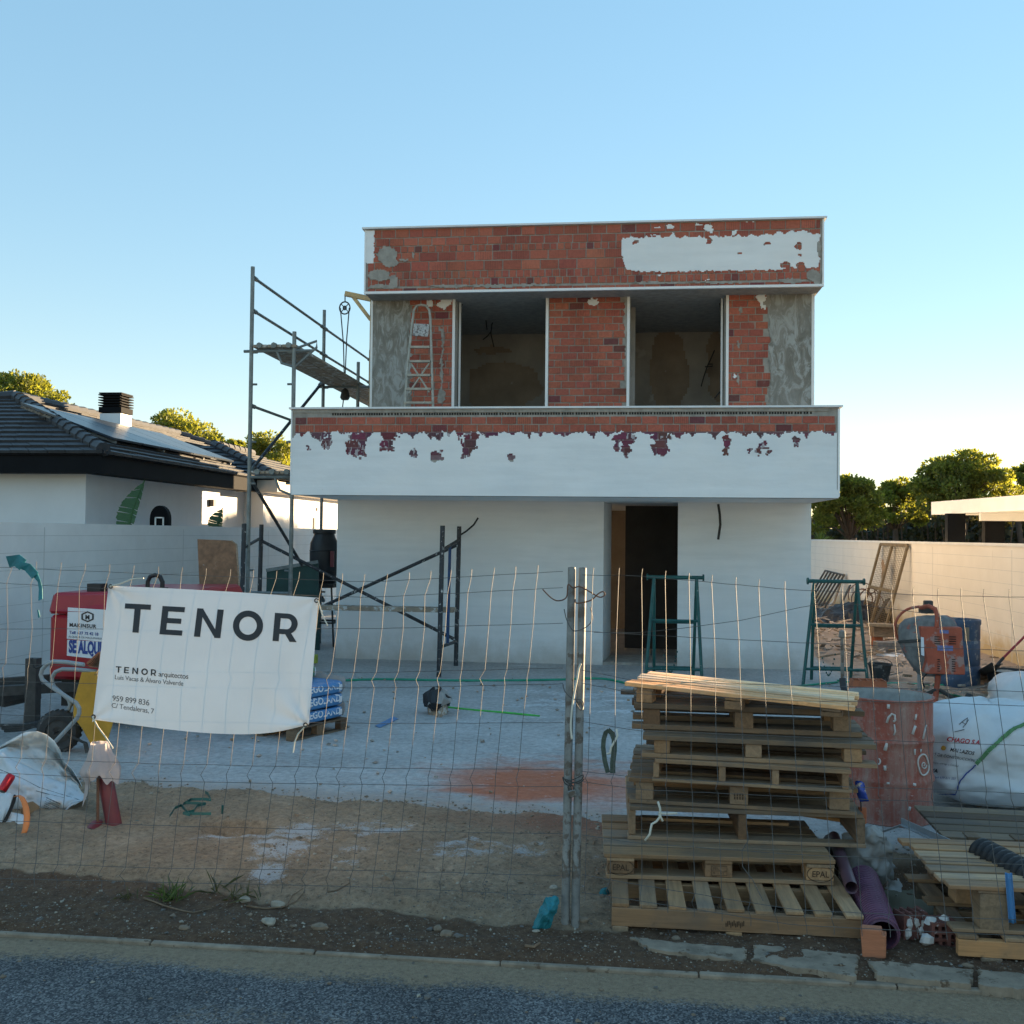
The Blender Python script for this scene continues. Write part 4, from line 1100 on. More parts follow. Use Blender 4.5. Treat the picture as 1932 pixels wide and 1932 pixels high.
# ------------------------------------------------------------------ step ladder on the terrace
YL = 16.25
la = thing('step_ladder', 'dusty aluminium step ladder leaning upright on the terrace left of the windows', 'ladder', tuple(PY(790, 800, YL)))
lad = lambda x, y: PY(x, y, YL - (y - 575) * .0022)
M['alu'] = basic('dusty_aluminium', (.40, .37, .31), .25, 10, .6, .15, 60, .35, spots=(16, .62, (.55, .52, .47)))
L0, R0 = [(762, 800), (768, 700), (779, 600)], [(818, 800), (815, 700), (812, 600)]
arch = [(779, 600), (781, 585), (786, 577), (795, 575), (804, 577), (810, 585), (812, 600)]
tubes('side_rail', la, M['alu'], [[lad(*p) for p in L0 + arch[1:-1] + R0[::-1]]], .022, 8)
for (a, b, c, d) in ((775, 655, 811, 655), (773, 682, 812, 682), (769, 708, 812, 708), (766, 734, 814, 734), (763, 760, 816, 760)):
    g = MB(); g.beam(lad(a, b), lad(c, d), .07, .035); g.build('tread', M['alu'], la)
tubes('cross_brace', la, M['alu'], [[lad(775, 685), lad(810, 740)], [lad(810, 685), lad(771, 742)]], .016, 6)
M['spatter'] = basic('spattered_board', (.42, .41, .39), .3, 30, .8, .4, 60, spots=(28, .52, (.16, .13, .12)))
g = MB(); q = [lad(781, 611), lad(811, 612), lad(808, 636), lad(779, 634)]
g.prism(q, (0, -.03, 0)); g.build('platform_plate', M['spatter'], la, bevel=.006)

# ------------------------------------------------------------------ painters' trestle scaffold with plank
ts = thing('trestle_scaffold', 'low paint spattered scaffold frames with crossed braces before the white wall', 'scaffold', (-3.5, 15.5, 0))
fa, fb = PZ(828, 1278), PZ(860, 1257); ga, gb = PZ(455, 1280), PZ(488, 1262)
ga = V3((PY(457, 1000, fa.y).x, fa.y, 0)); gb = V3((PY(490, 1000, fb.y).x, fb.y, 0))
ht = 2.27
def post(p, mat, h=ht): return tubes('upright', ts, mat, [[p, p + V3((.03, 0, h))]], .036, 10)
post(fa, M['scaf_dark']); post(fb, M['scaf_dark']); post(ga, M['scaf_dark']); post(gb, M['scaf_dark'])
up = lambda p, z: p + V3((.03 * z / ht, 0, z))
for a, b in ((fa, fb), (ga, gb)):
    tubes('crossbar', ts, M['scaf_dark'], [[up(a, 1.9), up(b, 2.05)], [up(a, .45), up(b, .40)]], .026)
    if a is fa: tubes('strut', ts, M['scaf_blue'], [[up(a, .42).lerp(up(b, .42), .45), up(a, 1.9).lerp(up(b, 2.0), .45)]], .024)
    else: tubes('strut', ts, M['scaf_dark'], [[up(a, 1.05), up(b, 1.1)], [up(a, .75), up(b, .8)]], .024)
tubes('cross_brace', ts, M['scaf_dark'], [[up(gb, 2.0), up(fb, .42)]], .028); tubes('cross_brace', ts, M['scaf_dark'], [[up(gb, .42), up(fb, 1.98)]], .028)
pl0, pl1 = PY(560, 1145, 15.4), PY(858, 1153, 15.4)
g = MB(); g.beam(pl0, V3((pl1.x, 15.4, pl0.z - .0)), .28, .07)
for q in range(18):
    pass
tag(g.build('scaffold_plank', M['plank'], bevel=.006), 'dusty timber plank laid across the low trestle scaffold', 'plank')

# ------------------------------------------------------------------ behind the scaffold: tank, board
tp = PY(612, 1000, 18.4)
tk = thing('water_tank', 'black plastic water tank with screw lid on a metal stand', 'tank', (tp.x, 18.4, 0))
g = MB(); g.lathe([(.0, 1.18), (.20, 1.18), (.235, 1.3), (.265, 1.45), (.27, 1.75), (.26, 1.95), (.2, 2.08), (.19, 2.12), (.215, 2.13), (.215, 2.2), (.0, 2.2)], (tp.x, 18.4, 0), 24)
for z in (1.42, 1.8): g.lathe([(.268, z - .012), (.28, z), (.268, z + .012)], (tp.x, 18.4, 0), 24)
g.build('tank_body', M['black'], tk, smooth_angle=40)
g = MB(); s = .3
for sx in (-1, 1):
    for sy in (-1, 1): g.tube([(tp.x + sx * s, 18.4 + sy * s, 0), (tp.x + sx * .22, 18.4 + sy * .22, 1.15)], .02, 6)
for z in (1.12, .45):
    q = .22 + (1.15 - z) / 1.15 * .08
    g.tube([(tp.x - q, 18.4 - q, z), (tp.x + q, 18.4 - q, z), (tp.x + q, 18.4 + q, z), (tp.x - q, 18.4 + q, z), (tp.x - q, 18.4 - q, z)], .02, 6)
g.bb((tp.x - .27, 18.13, 1.13), (tp.x + .27, 18.67, 1.18)); g.build('stand', M['dark_metal'], tk)
tg = PY(633, 1060, 18.3); MB().bb((tp.x + .2, 18.14, 1.5), (tp.x + .262, 18.2, 1.8)).build('label_patch', M['red_dark'], tk)
gp = thing('green_board', 'dark green sheet standing on edge behind the scaffold', 'board', tuple(PY(550, 1180, 17.6) * 1.0))
M['green_board'] = basic('dark_green_sheet', (.012, .055, .048), .2, 4, .5, .05)
gb0 = [PY(503, 1078, 17.6), PY(600, 1062, 17.6), PY(612, 1200, 17.6), PY(500, 1200, 17.6)]
for p in gb0[2:]: p.z = .0
gb0[2].x, gb0[3].x = gb0[1].x + .05, gb0[0].x
g = MB(); g.prism(gb0[::-1], (0, .04, 0)); g.build('sheet', M['green_board'], gp)
g = MB(); g.beam(gb0[0] + V3((0, -.01, .02)), gb0[1] + V3((.0, -.01, .02)), .05, .06); g.build('top_edge', M['scaf'], gp)

# ------------------------------------------------------------------ red towed compressor
cx0, cy0, cx1, cy1 = -6.2, 10.2, -4.78, 12.3
co = thing('towed_compressor', 'red box shaped towed compressor with rental signs behind the banner', 'machine', (-5.5, 11.2, 0))
z0, z1, z2 = .52, 1.22, 1.46
def rbox(xa, ya, za, xb, yb, zb): return MB().bb((xa, ya, za), (xb, yb, zb))
rbox(cx0, cy0, z0, cx1, cy1, z1).build('body', M['red'], co, bevel=.035)
g = MB(); g.add([(cx0 - .015, cy0 - .015, z1 + .012), (cx1 + .015, cy0 - .015, z1 + .012), (cx1 + .015, cy1 + .015, z1 + .012), (cx0 - .015, cy1 + .015, z1 + .012),
                 (cx0 + .02, cy0 + .02, z2), (cx1 - .06, cy0 + .15, z2 + .02), (cx1 - .06, cy1 - .1, z2 + .02), (cx0 + .1, cy1 - .1, z2)],
                [(3, 2, 1, 0), (4, 5, 6, 7), (0, 1, 5, 4), (1, 2, 6, 5), (2, 3, 7, 6), (3, 0, 4, 7)]); lid = g.build('lid', M['red'], co, bevel=.03)
g = MB(); ex = PY(184, 1107, cy0 + .35); g.bb((ex.x - .08, cy0 + .27, z2 - .04), (ex.x + .08, cy0 + .42, z2 + .09)); g.build('exhaust_cap', M['black'], co)
le = PY(292.5, 1100, cy0 + .9)
g = MB(); g.tube([(le.x - .09, cy0 + .9, z2 - .02), (le.x - .09, cy0 + .9, z2 + .09), (le.x - .06, cy0 + .9, z2 + .15), (le.x, cy0 + .9, z2 + .17), (le.x + .06, cy0 + .9, z2 + .15), (le.x + .09, cy0 + .9, z2 + .09), (le.x + .09, cy0 + .9, z2 - .02)], .026, 8)
for s in (-1, 1): g.bb((le.x + s * .09 - .05, cy0 + .85, z2 - .02), (le.x + s * .09 + .05, cy0 + .95, z2 + .025))
g.build('lifting_eye', M['black'], co)
g = MB(); g.bb((cx0 + .1, cy0 + .1, .22), (cx1 - .1, cy1 - .1, .515)); g.build('chassis', M['black'], co)
g = MB(); g.beam((cx0 + .75, cy0 + .3, .45), (cx0 - 1.6, cy0 - 1.05, .42), .1, .1); g.beam((cx0 + .3, cy0 + .6, .5), (cx0 - 1.3, cy0 - .55, .46), .08, .08); g.build('drawbar', M['dark_metal'], co)
g = MB(); g.bb((cx0 + .02, cy0 - .45, .12), (cx0 + .14, cy0 - .35, .8)); g.build('jockey_leg', M['dark_metal'], co)
for sx in (cx0 + .12, cx1 - .05):
    g = MB(); R = Matrix.Rotation(pi / 2, 3, 'Y'); g.lathe([(.12, -.09), (.29, -.09), (.32, -.05), (.32, .05), (.29, .09), (.12, .09), (.12, -.09)], (sx, 11.4, .32), 24, R)
    wv = g.build('wheel', M['rubber'], co, smooth_angle=40); g = MB(); g.lathe([(0, -.06), (.12, -.07), (.12, .07), (0, .06)], (sx, 11.4, .32), 16, R); g.build('rim', M['dark_metal'], wv)
# rental signs
P = lambda x, y: PY(x, y, cy0 - .006)
g = MB(); q = [P(128, 1146), P(206, 1151), P(206, 1212), P(126, 1205)]; g.prism(q[::-1], (0, .004, 0)); s1 = g.build('rental_sticker', M['sticker'], co)
g = MB(); q = [P(127, 1207), P(206, 1212), P(206, 1246), P(126, 1237)]; g.prism(q[::-1], (0, .004, 0)); s2 = g.build('rental_sticker', M['sticker'], co)
def plane_fn(o, s, t, off=V3((0, -.004, 0))):
    o, s, t = V3(o), V3(s), V3(t); return lambda a, b: o + s * a + t * b + off
sx = (P(200, 1208) - P(127, 1203)).normalized(); tz = V3((0, 0, 1))
k = 1 / 172.0                                   # metres per 1932-px at this distance
def st(par, s, u, v, h, m, **kw): text_on(g, s, h * k, plane_fn(P(u, v), sx, tz), **kw)
g = MB(); st(None, 'MAKINSUR', 131, 1182, 7.0, None, bold=.03, space=1.15)
hx = [P(165.5 + 13.5 * cos(a), 1163.5 - 10.5 * sin(a)) for a in [pi / 2 + i * pi / 3 for i in range(6)]]; hi = [P(165.5 + 10 * cos(a), 1163.5 - 7.8 * sin(a)) for a in [pi / 2 + i * pi / 3 for i in range(6)]]
off = V3((0, -.004, 0))
for i in range(6):
    g.add([hx[i] + off, hx[(i + 1) % 6] + off, hi[(i + 1) % 6] + off, hi[i] + off], [(0, 1, 2, 3)])
st(None, 'M', 161, 1168, 8, None, bold=.05)
g.build('sticker_print', M['ink'], s1)
g = MB(); st(None, 'Telf: 637 75 42 18', 131, 1195.5, 5.6, None, bold=.02); g.build('phone_print', M['ink_blue'], s1)
g = MB(); st(None, 'ALQUILER DE MAQUINARIA', 129.5, 1202.5, 3.8, None); g.build('sticker_print', M['ink_grey'], s1)
g = MB(); vs, fs = text_polys('SE ALQUILA', .104, bold=.05); o = P(130, 1230)
g.add([o + sx * (a * .62) + tz * (b * 1.25) + off for a, b in vs], fs); g.build('sticker_print', M['ink_blue'], s2)

pw = thing('plywood_board', 'worn brown plywood board leaning behind the red compressor', 'board', tuple(PY(420, 1100, 12.6)))
q = [PY(372, 1017, 12.75), PY(437, 1020, 12.75), PY(446, 1027, 12.74), PY(457, 1110, 12.6), PY(380, 1108, 12.6)]
q[3].z = q[4].z = .95
g = MB(); g.prism(q[::-1], (.004, .03, 0)); g.build('panel', M['plywood'], pw, bevel=.004)
g = MB(); g.tube([q[1], q[2], q[3]], .011, 6); g.build('pale_edge', M['sandy_wood'], pw)
MB().bb((q[4].x + .1, 12.55, 0), (q[3].x - .1, 12.62, .95)).build('support_batten', M['sandy_wood'], pw)

# ------------------------------------------------------------------ wheelbarrow standing on its nose
W0 = lambda x, y, Y: PY(x * .125, 1207.5 + y * .125, Y)
wb = thing('wheelbarrow', 'yellow wheelbarrow tipped upright with grey tube handles beside the banner', 'wheelbarrow', (PY(150, 1400, 9.0).x, 9.0, 0))
outl = [(1240, 490), (1700, 470), (1760, 900), (1690, 1290), (1605, 1568), (1390, 1590), (1240, 1320), (1120, 1165), (1110, 980)]
g = MB(); a = [W0(x, y, 8.95) for x, y in outl]; b = [W0(x * .86 + 200, y * .9 + 80, 9.3) for x, y in outl]
n = len(a); g.add(a + b, [tuple(range(n))] + [(i, n + i, n + (i + 1) % n, (i + 1) % n) for i in range(n)]); g.build('tray', M['yellow'], wb, solid=.012, bevel=.004)
h1 = [(1270, 375), (1000, 335), (800, 325), (700, 370), (635, 450), (615, 530), (640, 600), (780, 710), (1000, 855), (1150, 950), (1195, 1030), (1195, 1110), (1160, 1185), (840, 1530)]
h2 = [(1450, 475), (1150, 445), (940, 440), (840, 480), (785, 560), (785, 640), (820, 710), (960, 830), (1040, 900), (1060, 980), (1030, 1070), (900, 1260)]
tubes('handle', wb, M['grey_tube'], [[W0(x, y, 8.75) for x, y in h1]], .020, 10)
tubes('handle', wb, M['grey_tube'], [[W0(x, y, 9.15) for x, y in h2]], .020, 10)
wc = W0(890, 1440, 9.1); R = Matrix.Rotation(pi / 2, 3, 'X') @ Matrix.Rotation(0, 3, 'Y'); R = Matrix.Rotation(.25, 3, 'Z') @ R
wc.z = max(wc.z, .2)
g = MB(); g.lathe([(.115, -.045), (.17, -.055), (.20, -.03), (.205, 0), (.20, .03), (.17, .055), (.115, .045), (.115, -.045)], wc, 32, R)
for i in range(26):
    a = 2 * pi * i / 26; g.box(wc + R @ V3((.203 * cos(a), .203 * sin(a), 0)), (.012, .02, .07), R @ Matrix.Rotation(a, 3, 'Z'))
wl_ = g.build('wheel', M['rubber'], wb, smooth_angle=40)
g = MB(); g.lathe([(0, -.03), (.05, -.045), (.115, -.03), (.115, .03), (.05, .045), (0, .03)], wc, 24, R); g.build('rim', M['dark_metal'], wl_)
tubes('leg', wb, M['dark_metal'], [[W0(1290, 1560, 8.9), W0(1320, 1700, 8.9) * 1.0]], .02, 6); tubes('axle', wb, M['dark_metal'], [[wc + V3((0, -.1, 0)), wc + V3((0, .14, 0))], [wc, W0(1300, 1560, 9.0)]], .013, 6)
g = MB(); q = [W0(1295, 350, 9.1), W0(1480, 180, 9.1), W0(1600, 300, 9.1), W0(1500, 420, 9.1), W0(1360, 415, 9.1)]
M['grooved'] = basic('orange_grooved_brick', (.36, .12, .06), .2, 8, .8, .2)
g.prism(q[::-1], (0, .12, 0)); br = tag(g.build('brick_fragment', M['grooved'], bevel=.004), 'orange grooved brick piece perched on the wheelbarrow handles', 'brick')
g = MB()
for i in range(9):
    t = i / 9; a = q[0].lerp(q[1], t); g.tube([a + V3((.02, -.003, -.01)), a.lerp(q[3], .95) + V3((0, -.003, 0))], .004, 4)
g.build('groove', M['ink_brown'], br)
hk = [(478, 275), (500, 370), (515, 410), (540, 425), (640, 395)]
tubes('steel_hook', None, M['cable'], [[W0(x, y, 9.6) for x, y in hk]], .012, 6)
tag(bpy.data.objects['steel_hook'], 'thin black bent rod sticking out past the wheelbarrow handles', 'rod')
for i, pts in enumerate(([(0, 925), (120, 905), (300, 860), (560, 800)], [(0, 880), (200, 840), (560, 740), (640, 690)])):
    g = MB(); g.beam(W0(*pts[0], 10.2), W0(*pts[-1], 10.6), .16, .12); tag(g.build('dark_beam', M['dark_metal'], bevel=.006), ('dark weathered timber lying low along the left wall base', 'upper timber resting on the dark beam by the left wall')[i], 'timber')
g = MB()
for s in range(3):
    g.tube([W0(0 + 40 * s, 1290 + 40 * s, 9.6), W0(350, 1290 + 30 * s, 9.5), W0(600, 1240 + 20 * s, 9.6), W0(980, 1190 + 30 * s, 9.9)], .02, 6)
tag(g.build('coiled_hose', M['rubber'], smooth=True), 'black rubber hoses lying in front of the compressor drawbar', 'hose')
# ------------------------------------------------------------------ street fence: leaning mesh panels, tube posts, banner
random.seed(3)
fl = thing('wire_mesh_fence', 'bent galvanised wire mesh fence panel left of the two steel posts', 'fence', (-1.8, FENCE_Y, 0))
WR = .0017
def hw(name, parent, pts, r=WR):
    return MB().tube(pts, r, 5).build(name, M['wire'], parent)
HL = {  # line: y at x = 0, 300, 700, 1062   (1932-px)
 0: (1068, 1083, 1098, 1078), 1: (1097, 1115, 1127, 1109), 2: (1186, 1187, 1186, 1176), 3: (1250, 1262, 1269, 1260), 4: (1256, 1275, 1283, 1276), 5: (1284, 1292, 1298, 1290),
 6: (1347, 1356, 1365, 1363), 7: (1426, 1441, 1449, 1452), 8: (1442, 1458, 1465, 1470), 9: (1454, 1474, 1480, 1484), 10: (1546, 1557, 1568, 1572), 11: (1624, 1638, 1642, 1652), 12: (1641, 1650, 1658, 1668), 13: (1656, 1664, 1673, 1690)}
xs4 = [-60, 300, 700, 1062]
BEND = {0: 0, 1: .018, 3: 0, 4: .022, 5: 0, 7: 0, 8: .022, 9: 0, 11: 0, 12: .022, 13: 0}
def yl(H, i, x, xx): return float(np.interp(x, xx, H[i]))
# vertical wires: x at the top and at the bottom of each
TOPX = [-14, 22, 68, 115, 160, 206, 252, 298, 343, 388, 434, 477, 521, 564, 609, 645, 687, 730, 771, 812, 850, 889, 932, 972, 1014]
BOTX = [-62 + 42.5 * i for i in range(len(TOPX))]
def panel(parent, H, xx, tops, bots, skip=(4, 8, 12), ext=14, PF=PF):
    lines = sorted(H)
    yT = [yl(H, lines[0], x, xx) for x in tops]; yB = [yl(H, lines[-1], x, xx) for x in bots]
    def xat(j, y): 
        t = (y - yT[j]) / (yB[j] - yT[j]); return tops[j] + (bots[j] - tops[j]) * t
    for j in range(len(tops)):
        pts = []; first = True
        wob = random.uniform(-1.5, 1.5)
        pts.append(PF(tops[j] + 1.2, yT[j] - ext))
        for i in lines:
            y = yl(H, i, tops[j] + (bots[j] - tops[j]) * .5, xx) if 0 < i < lines[-1] else (yT[j] if i == 0 else yB[j])
            p = PF(xat(j, y) + random.uniform(-.9, .9) + wob * sin(i * .7), y)
            b = BEND.get(i, 0) * random.uniform(.2, 1.5); p = p + V3((-.6 * b, -b, 0)); pts.append(p)
        pts.append(PF(xat(j, yB[j] + 15), yB[j] + 15))
        hw('vertical_wire', parent, pts, WR * 1.05)
    for i in lines:
        if i in skip: continue
        pts = []
        for x in np.linspace(xx[0], xx[-1], 40): pts.append(PF(x, yl(H, i, x, xx) + random.uniform(-.5, .5)) + V3((0, -.003, 0)))
        hw('horizontal_wire', parent, pts)
panel(fl, HL, xs4, TOPX, BOTX)
fr = thing('wire_mesh_fence', 'sagging wire mesh fence panel right of the two steel posts', 'fence', (1.3, FENCE_Y, 0))
HR = {  # y at x = 1098, 1200, 1500, 1750, 1990
 0: (1085, 1086, 1113, 1123, 1128), 2: (1190, 1197, 1212, 1222, 1230), 3: (1264, 1285, 1293, 1300, 1306), 5: (1289, 1308, 1322, 1325, 1334), 6: (1361, 1378, 1390, 1400, 1408),
 7: (1455, 1466, 1482, 1488, 1500), 8: (1465, 1478, 1494, 1502, 1510), 9: (1474, 1489, 1503, 1512, 1525), 10: (1575, 1590, 1612, 1622, 1634), 11: (1650, 1668, 1716, 1728, 1738), 12: (1668, 1684, 1727, 1740, 1750), 13: (1684, 1698, 1745, 1757, 1768)}
xr5 = [1098, 1200, 1500, 1750, 1990]
T2 = [1119, 1167, 1211, 1255, 1299, 1343, 1388, 1432, 1480, 1536, 1589, 1634, 1682, 1722, 1769, 1812, 1855, 1903, 1950]
B2 = [1104, 1150, 1210, 1260, 1310, 1362, 1416, 1468, 1522, 1573, 1626, 1679, 1731, 1786, 1840, 1895, 1948, 2000, 2050]
PFR = lambda x, y, off=0.0: PF(x, y, off - .05 - .30 * max(0, x - 1098) / 850)
panel(fr, HR, xr5, T2, B2, skip=(8, 12), PF=PFR)
hw('loose_wire', fr, [PFR(1120, 1193), PFR(1200, 1194), PFR(1290, 1185), PFR(1400, 1170), PFR(1510, 1146), PFR(1545, 1140), PFR(1620, 1140), PFR(1750, 1158)], WR)
hw('loose_wire', fr, [PFR(1410, 1568), PFR(1412, 1585), PFR(1400, 1605), PFR(1401, 1635), PFR(1420, 1660), PFR(1440, 1700)], WR * 1.3)
# posts
def fence_post(label, tx, ty, bx, by, off):
    t, b = PF(tx, ty, off), PF(bx, by, off); d = (t - b).normalized()
    p = thing('fence_post', label, 'post', tuple(b), 'twin steel fence posts')
    g = MB(); g.tube([b - d * .12, b + d * .5, b + d * 1.2, t], .0235, 16, caps=False); g.tube([t - d * .02, t], .0185, 12); o = g.build('tube', M['galv'], p, smooth_angle=50)
    g = MB(); g.tube([t - d * .004, t - d * .0005], .0225, 16); g.build('end_shade_disc', M['hollow_shade'], p)  # dark disc stands in for the shaded bore
    return t, b
lt, lb = fence_post('left of the two galvanised tube posts holding the fence', 1079, 1071, 1066, 1756, .03)
rt, rb = fence_post('right one of the twin galvanised posts, lit along its edge', 1099.5, 1072, 1085, 1757, .03)
def wirepx(name, label, cat, px, r, mat, off=-.03, n=6, **kw):
    pts = [PF(x, y, off + (p[0] if p else 0)) for x, y, *p in px]
    # smooth with Catmull-Rom
    out = []
    for i in range(len(pts) - 1):
        p0, p1, p2, p3 = pts[max(0, i - 1)], pts[i], pts[i + 1], pts[min(len(pts) - 1, i + 2)]
        for k in range(5):
            t = k / 5; out.append(.5 * ((2 * p1) + (p2 - p0) * t + (2 * p0 - 5 * p1 + 4 * p2 - p3) * t * t + (3 * p1 - p0 - 3 * p2 + p3) * t ** 3))
    out.append(pts[-1])
    o = MB().tube(out, r, n).build(name, mat, smooth=True)
    return tag(o, label, cat, **kw)
Z6 = lambda x, y: (981.2 + x * .25, 890.5 + y * .25)
wirepx('tie_wire', 'rusty wire loop twisted round the tops of both posts', 'wire', [(*Z6(170, 885), 0), (*Z6(235, 950), 0), (*Z6(290, 972), 0), (*Z6(350, 945), 0), (*Z6(362, 850), 0), (*Z6(400, 875), 0), (*Z6(450, 865), 0), (*Z6(520, 900), 0), (*Z6(600, 945), 0), (*Z6(640, 925), 0), (*Z6(625, 903), 0), (*Z6(590, 920), 0), (*Z6(530, 970), 0), (*Z6(430, 990), 0), (*Z6(415, 960), 0)], .0042, M['rust'])
wirepx('tie_wire', 'pale wire hanging in a loop below the rusty twist', 'wire', [(*Z6(333, 1035),), (*Z6(350, 1110),), (*Z6(385, 1180),), (*Z6(420, 1200),), (*Z6(500, 1170),), (*Z6(545, 1110),), (*Z6(530, 1020),)], .003, M['wire'])
wirepx('tie_wire', 'wire turns wound low round both posts above the padlock', 'wire', [(1078, 1484), (1066, 1478), (1062, 1466), (1070, 1474), (1088, 1468), (1100, 1462), (1096, 1472), (1075, 1478), (1066, 1470), (1090, 1478), (1102, 1470)], .0035, M['dark_metal'])
wirepx('tie_wire', 'thin wire bound round the right post at its middle', 'wire', [(1062, 1290), (1066, 1305), (1080, 1318), (1096, 1320), (1101, 1328), (1096, 1340), (1086, 1325)], .003, M['wire'])
wirepx('rope_tie', 'frayed cream rope strip tied to the right post', 'rope', [(1096, 1252), (1092, 1262), (1090, 1275), (1087, 1290), (1083, 1310), (1079, 1340), (1077, 1370), (1079, 1395)], .006, M['raffia'])
pk = thing('padlock', 'small grey padlock hanging between the two posts', 'padlock', tuple(PF(1079, 1494, -.04)))
c = PF(1079.5, 1497, -.04); R = Matrix.Rotation(-.25, 3, 'Y')
MB().box(c, (.045, .022, .038), R).build('lock_body', M['galv'], pk, bevel=.005)
MB().tube([c + R @ V3((-.014, 0, .018)), c + R @ V3((-.014, 0, .04)), c + R @ V3((0, 0, .052)), c + R @ V3((.014, 0, .04)), c + R @ V3((.014, 0, .018))], .004, 8).build('shackle', M['dark_metal'], pk)
# webbing strap on the wire
def ribbon(mb, px, w, off=0.0, th=.004, twist=0):
    pts = [PF(x, y, off + (q[0] if q else 0)) for x, y, *q in px]
    for i in range(len(pts) - 1):
        d = (pts[i + 1] - pts[i]).normalized(); s = d.cross(V3((0, 1, .2))).normalized() * w / 2
        s2 = s if i == len(pts) - 2 else ((pts[i + 2] - pts[i + 1]).normalized().cross(V3((0, 1, .2))).normalized() * w / 2)
        mb.add([pts[i] - s, pts[i] + s, pts[i + 1] + s2, pts[i + 1] - s2], [(0, 1, 2, 3)])
sp = thing('webbing_strap', 'folded olive webbing strap hung on the wire right of the posts', 'strap', tuple(PF(1150, 1378)))
g = MB(); ribbon(g, [(1149, 1378), (1143, 1382), (1139, 1395), (1138, 1410), (1141, 1435), (1147, 1458)], .026, -.02); g.build('strap_end', M['strap'], sp, solid=.005)
g = MB(); ribbon(g, [(1147, 1377), (1155, 1384), (1159, 1396), (1159, 1415), (1156, 1440), (1156, 1459)], .03, -.03); g.build('strap_end', M['strap'], sp, solid=.005)
g = MB(); g.tube([PF(1145, 1422, -.045), PF(1151, 1421, -.05), PF(1153, 1410, -.05), PF(1160, 1398, -.05), PF(1165, 1388, -.04), PF(1163, 1376, -.03)], .006, 5); g.build('cream_tie', M['raffia'], sp)
g = MB(); zz = lambda x, y: (1117 + x * .15625, 1252.8 + y * .15625)
for px in ([zz(795, 1660), zz(820, 1740), zz(830, 1830), zz(780, 1900), zz(720, 1935), (1226, 1574), (1217, 1586)], [zz(800, 1800), zz(900, 1808), zz(1030, 1800)], [zz(810, 1815), zz(855, 1900)]):
    g.tube([PF(x, y, -.02) for x, y in px], .0065, 6)
tag(g.build('tape_knot', M['raffia'], smooth=True), 'cream tape tied in a knot to the mesh before the pallets', 'tape')
# teal rag, top left
g = MB(); zt = lambda x, y: (x * .25, 1011.3 + y * .25)
ribbon(g, [zt(50, 200), zt(120, 185), zt(180, 225)], .085, -.01); ribbon(g, [zt(150, 215), zt(215, 240), zt(262, 300)], .055, -.03); ribbon(g, [zt(255, 290), zt(290, 340), zt(298, 400), zt(303, 480)], .028, -.03); ribbon(g, [zt(295, 555), zt(292, 610)], .012, -.03)
g.v = crumple(g.v, .02, 22, 4)
tag(g.build('torn_rag', M['teal'], solid=.003), 'torn teal plastic rag knotted on the fence top at far left', 'rag')
# ------------------------------------------------------------------ banner
bn = thing('advert_banner', 'white vinyl banner of an architects office tied to the fence', 'banner', tuple(PF(390, 1250)))
CT = [(205, 1105), (601, 1128), (583, 1367), (174, 1363)]
def ban(u, v):
    """u 0..1 left to right, v 0..1 top to bottom, bulging and creased; sagging lower edge"""
    x = (CT[0][0] * (1 - u) + CT[1][0] * u) * (1 - v) + (CT[3][0] * (1 - u) + CT[2][0] * u) * v
    y = (CT[0][1] * (1 - u) + CT[1][1] * u) * (1 - v) + (CT[3][1] * (1 - u) + CT[2][1] * u) * v
    y += v ** 3 * 17 * (1 - abs(2 * (u - .06) / 1.0 - 1.1) ** 2.2 if 0 < u < 1 else 0) * (.6 + .9 * u) * (1 - u ** 9)
    y -= (1 - v) ** 6 * 2.0 * sin(pi * u)
    d0, d1, d2, d3 = [sqrt((u - a) ** 2 + ((v - b) * .62) ** 2) for a, b in ((0, 0), (1, 0), (1, 1), (0, 1))]
    w = .012 * sin(pi * u) * sin(pi * v)
    w += .010 * exp(-d0 * 7) * sin(atan2(v * .62, u + 1e-6) * 9) + .014 * exp(-d2 * 6) * sin(atan2((1 - v) * .62, 1 - u + 1e-6) * 10) + .008 * exp(-d3 * 8) * sin(atan2((1 - v) * .62, u + 1e-6) * 8) + .006 * exp(-d1 * 8) * sin(atan2(v * .62, 1 - u + 1e-6) * 8)
    w += .007 * sin(u * 17 + v * 5) * v ** 2 * u + .004 * (float(fbm(u * 5, v * 4, 77)) - .5)
    return PF(x, y, -.035 - w)
g = MB(); g.grid(ban, 96, 64); cl = g.build('banner_sheet', M['vinyl'], bn, smooth=True)
def bansurf(px, py):
    # inverse of the flat quad mapping by a few Newton steps
    u, v = .5, .5
    for _ in range(8):
        X = (CT[0][0] * (1 - u) + CT[1][0] * u) * (1 - v) + (CT[3][0] * (1 - u) + CT[2][0] * u) * v
        Y = (CT[0][1] * (1 - u) + CT[1][1] * u) * (1 - v) + (CT[3][1] * (1 - u) + CT[2][1] * u) * v
        ux, uy = (CT[1][0] - CT[0][0]) * (1 - v) + (CT[2][0] - CT[3][0]) * v, (CT[1][1] - CT[0][1]) * (1 - v) + (CT[2][1] - CT[3][1]) * v
        vx, vy = (CT[3][0] - CT[0][0]) * (1 - u) + (CT[2][0] - CT[1][0]) * u, (CT[3][1] - CT[0][1]) * (1 - u) + (CT[2][1] - CT[1][1]) * u
        D = ux * vy - uy * vx; ex, ey = px - X, py - Y
        u += (ex * vy - ey * vx) / D; v += (ux * ey - uy * ex) / D
    return u, v
def on_ban(px, py):
    u, v = bansurf(px, py); return ban(u, v) + V3((0, -.0022, 0))
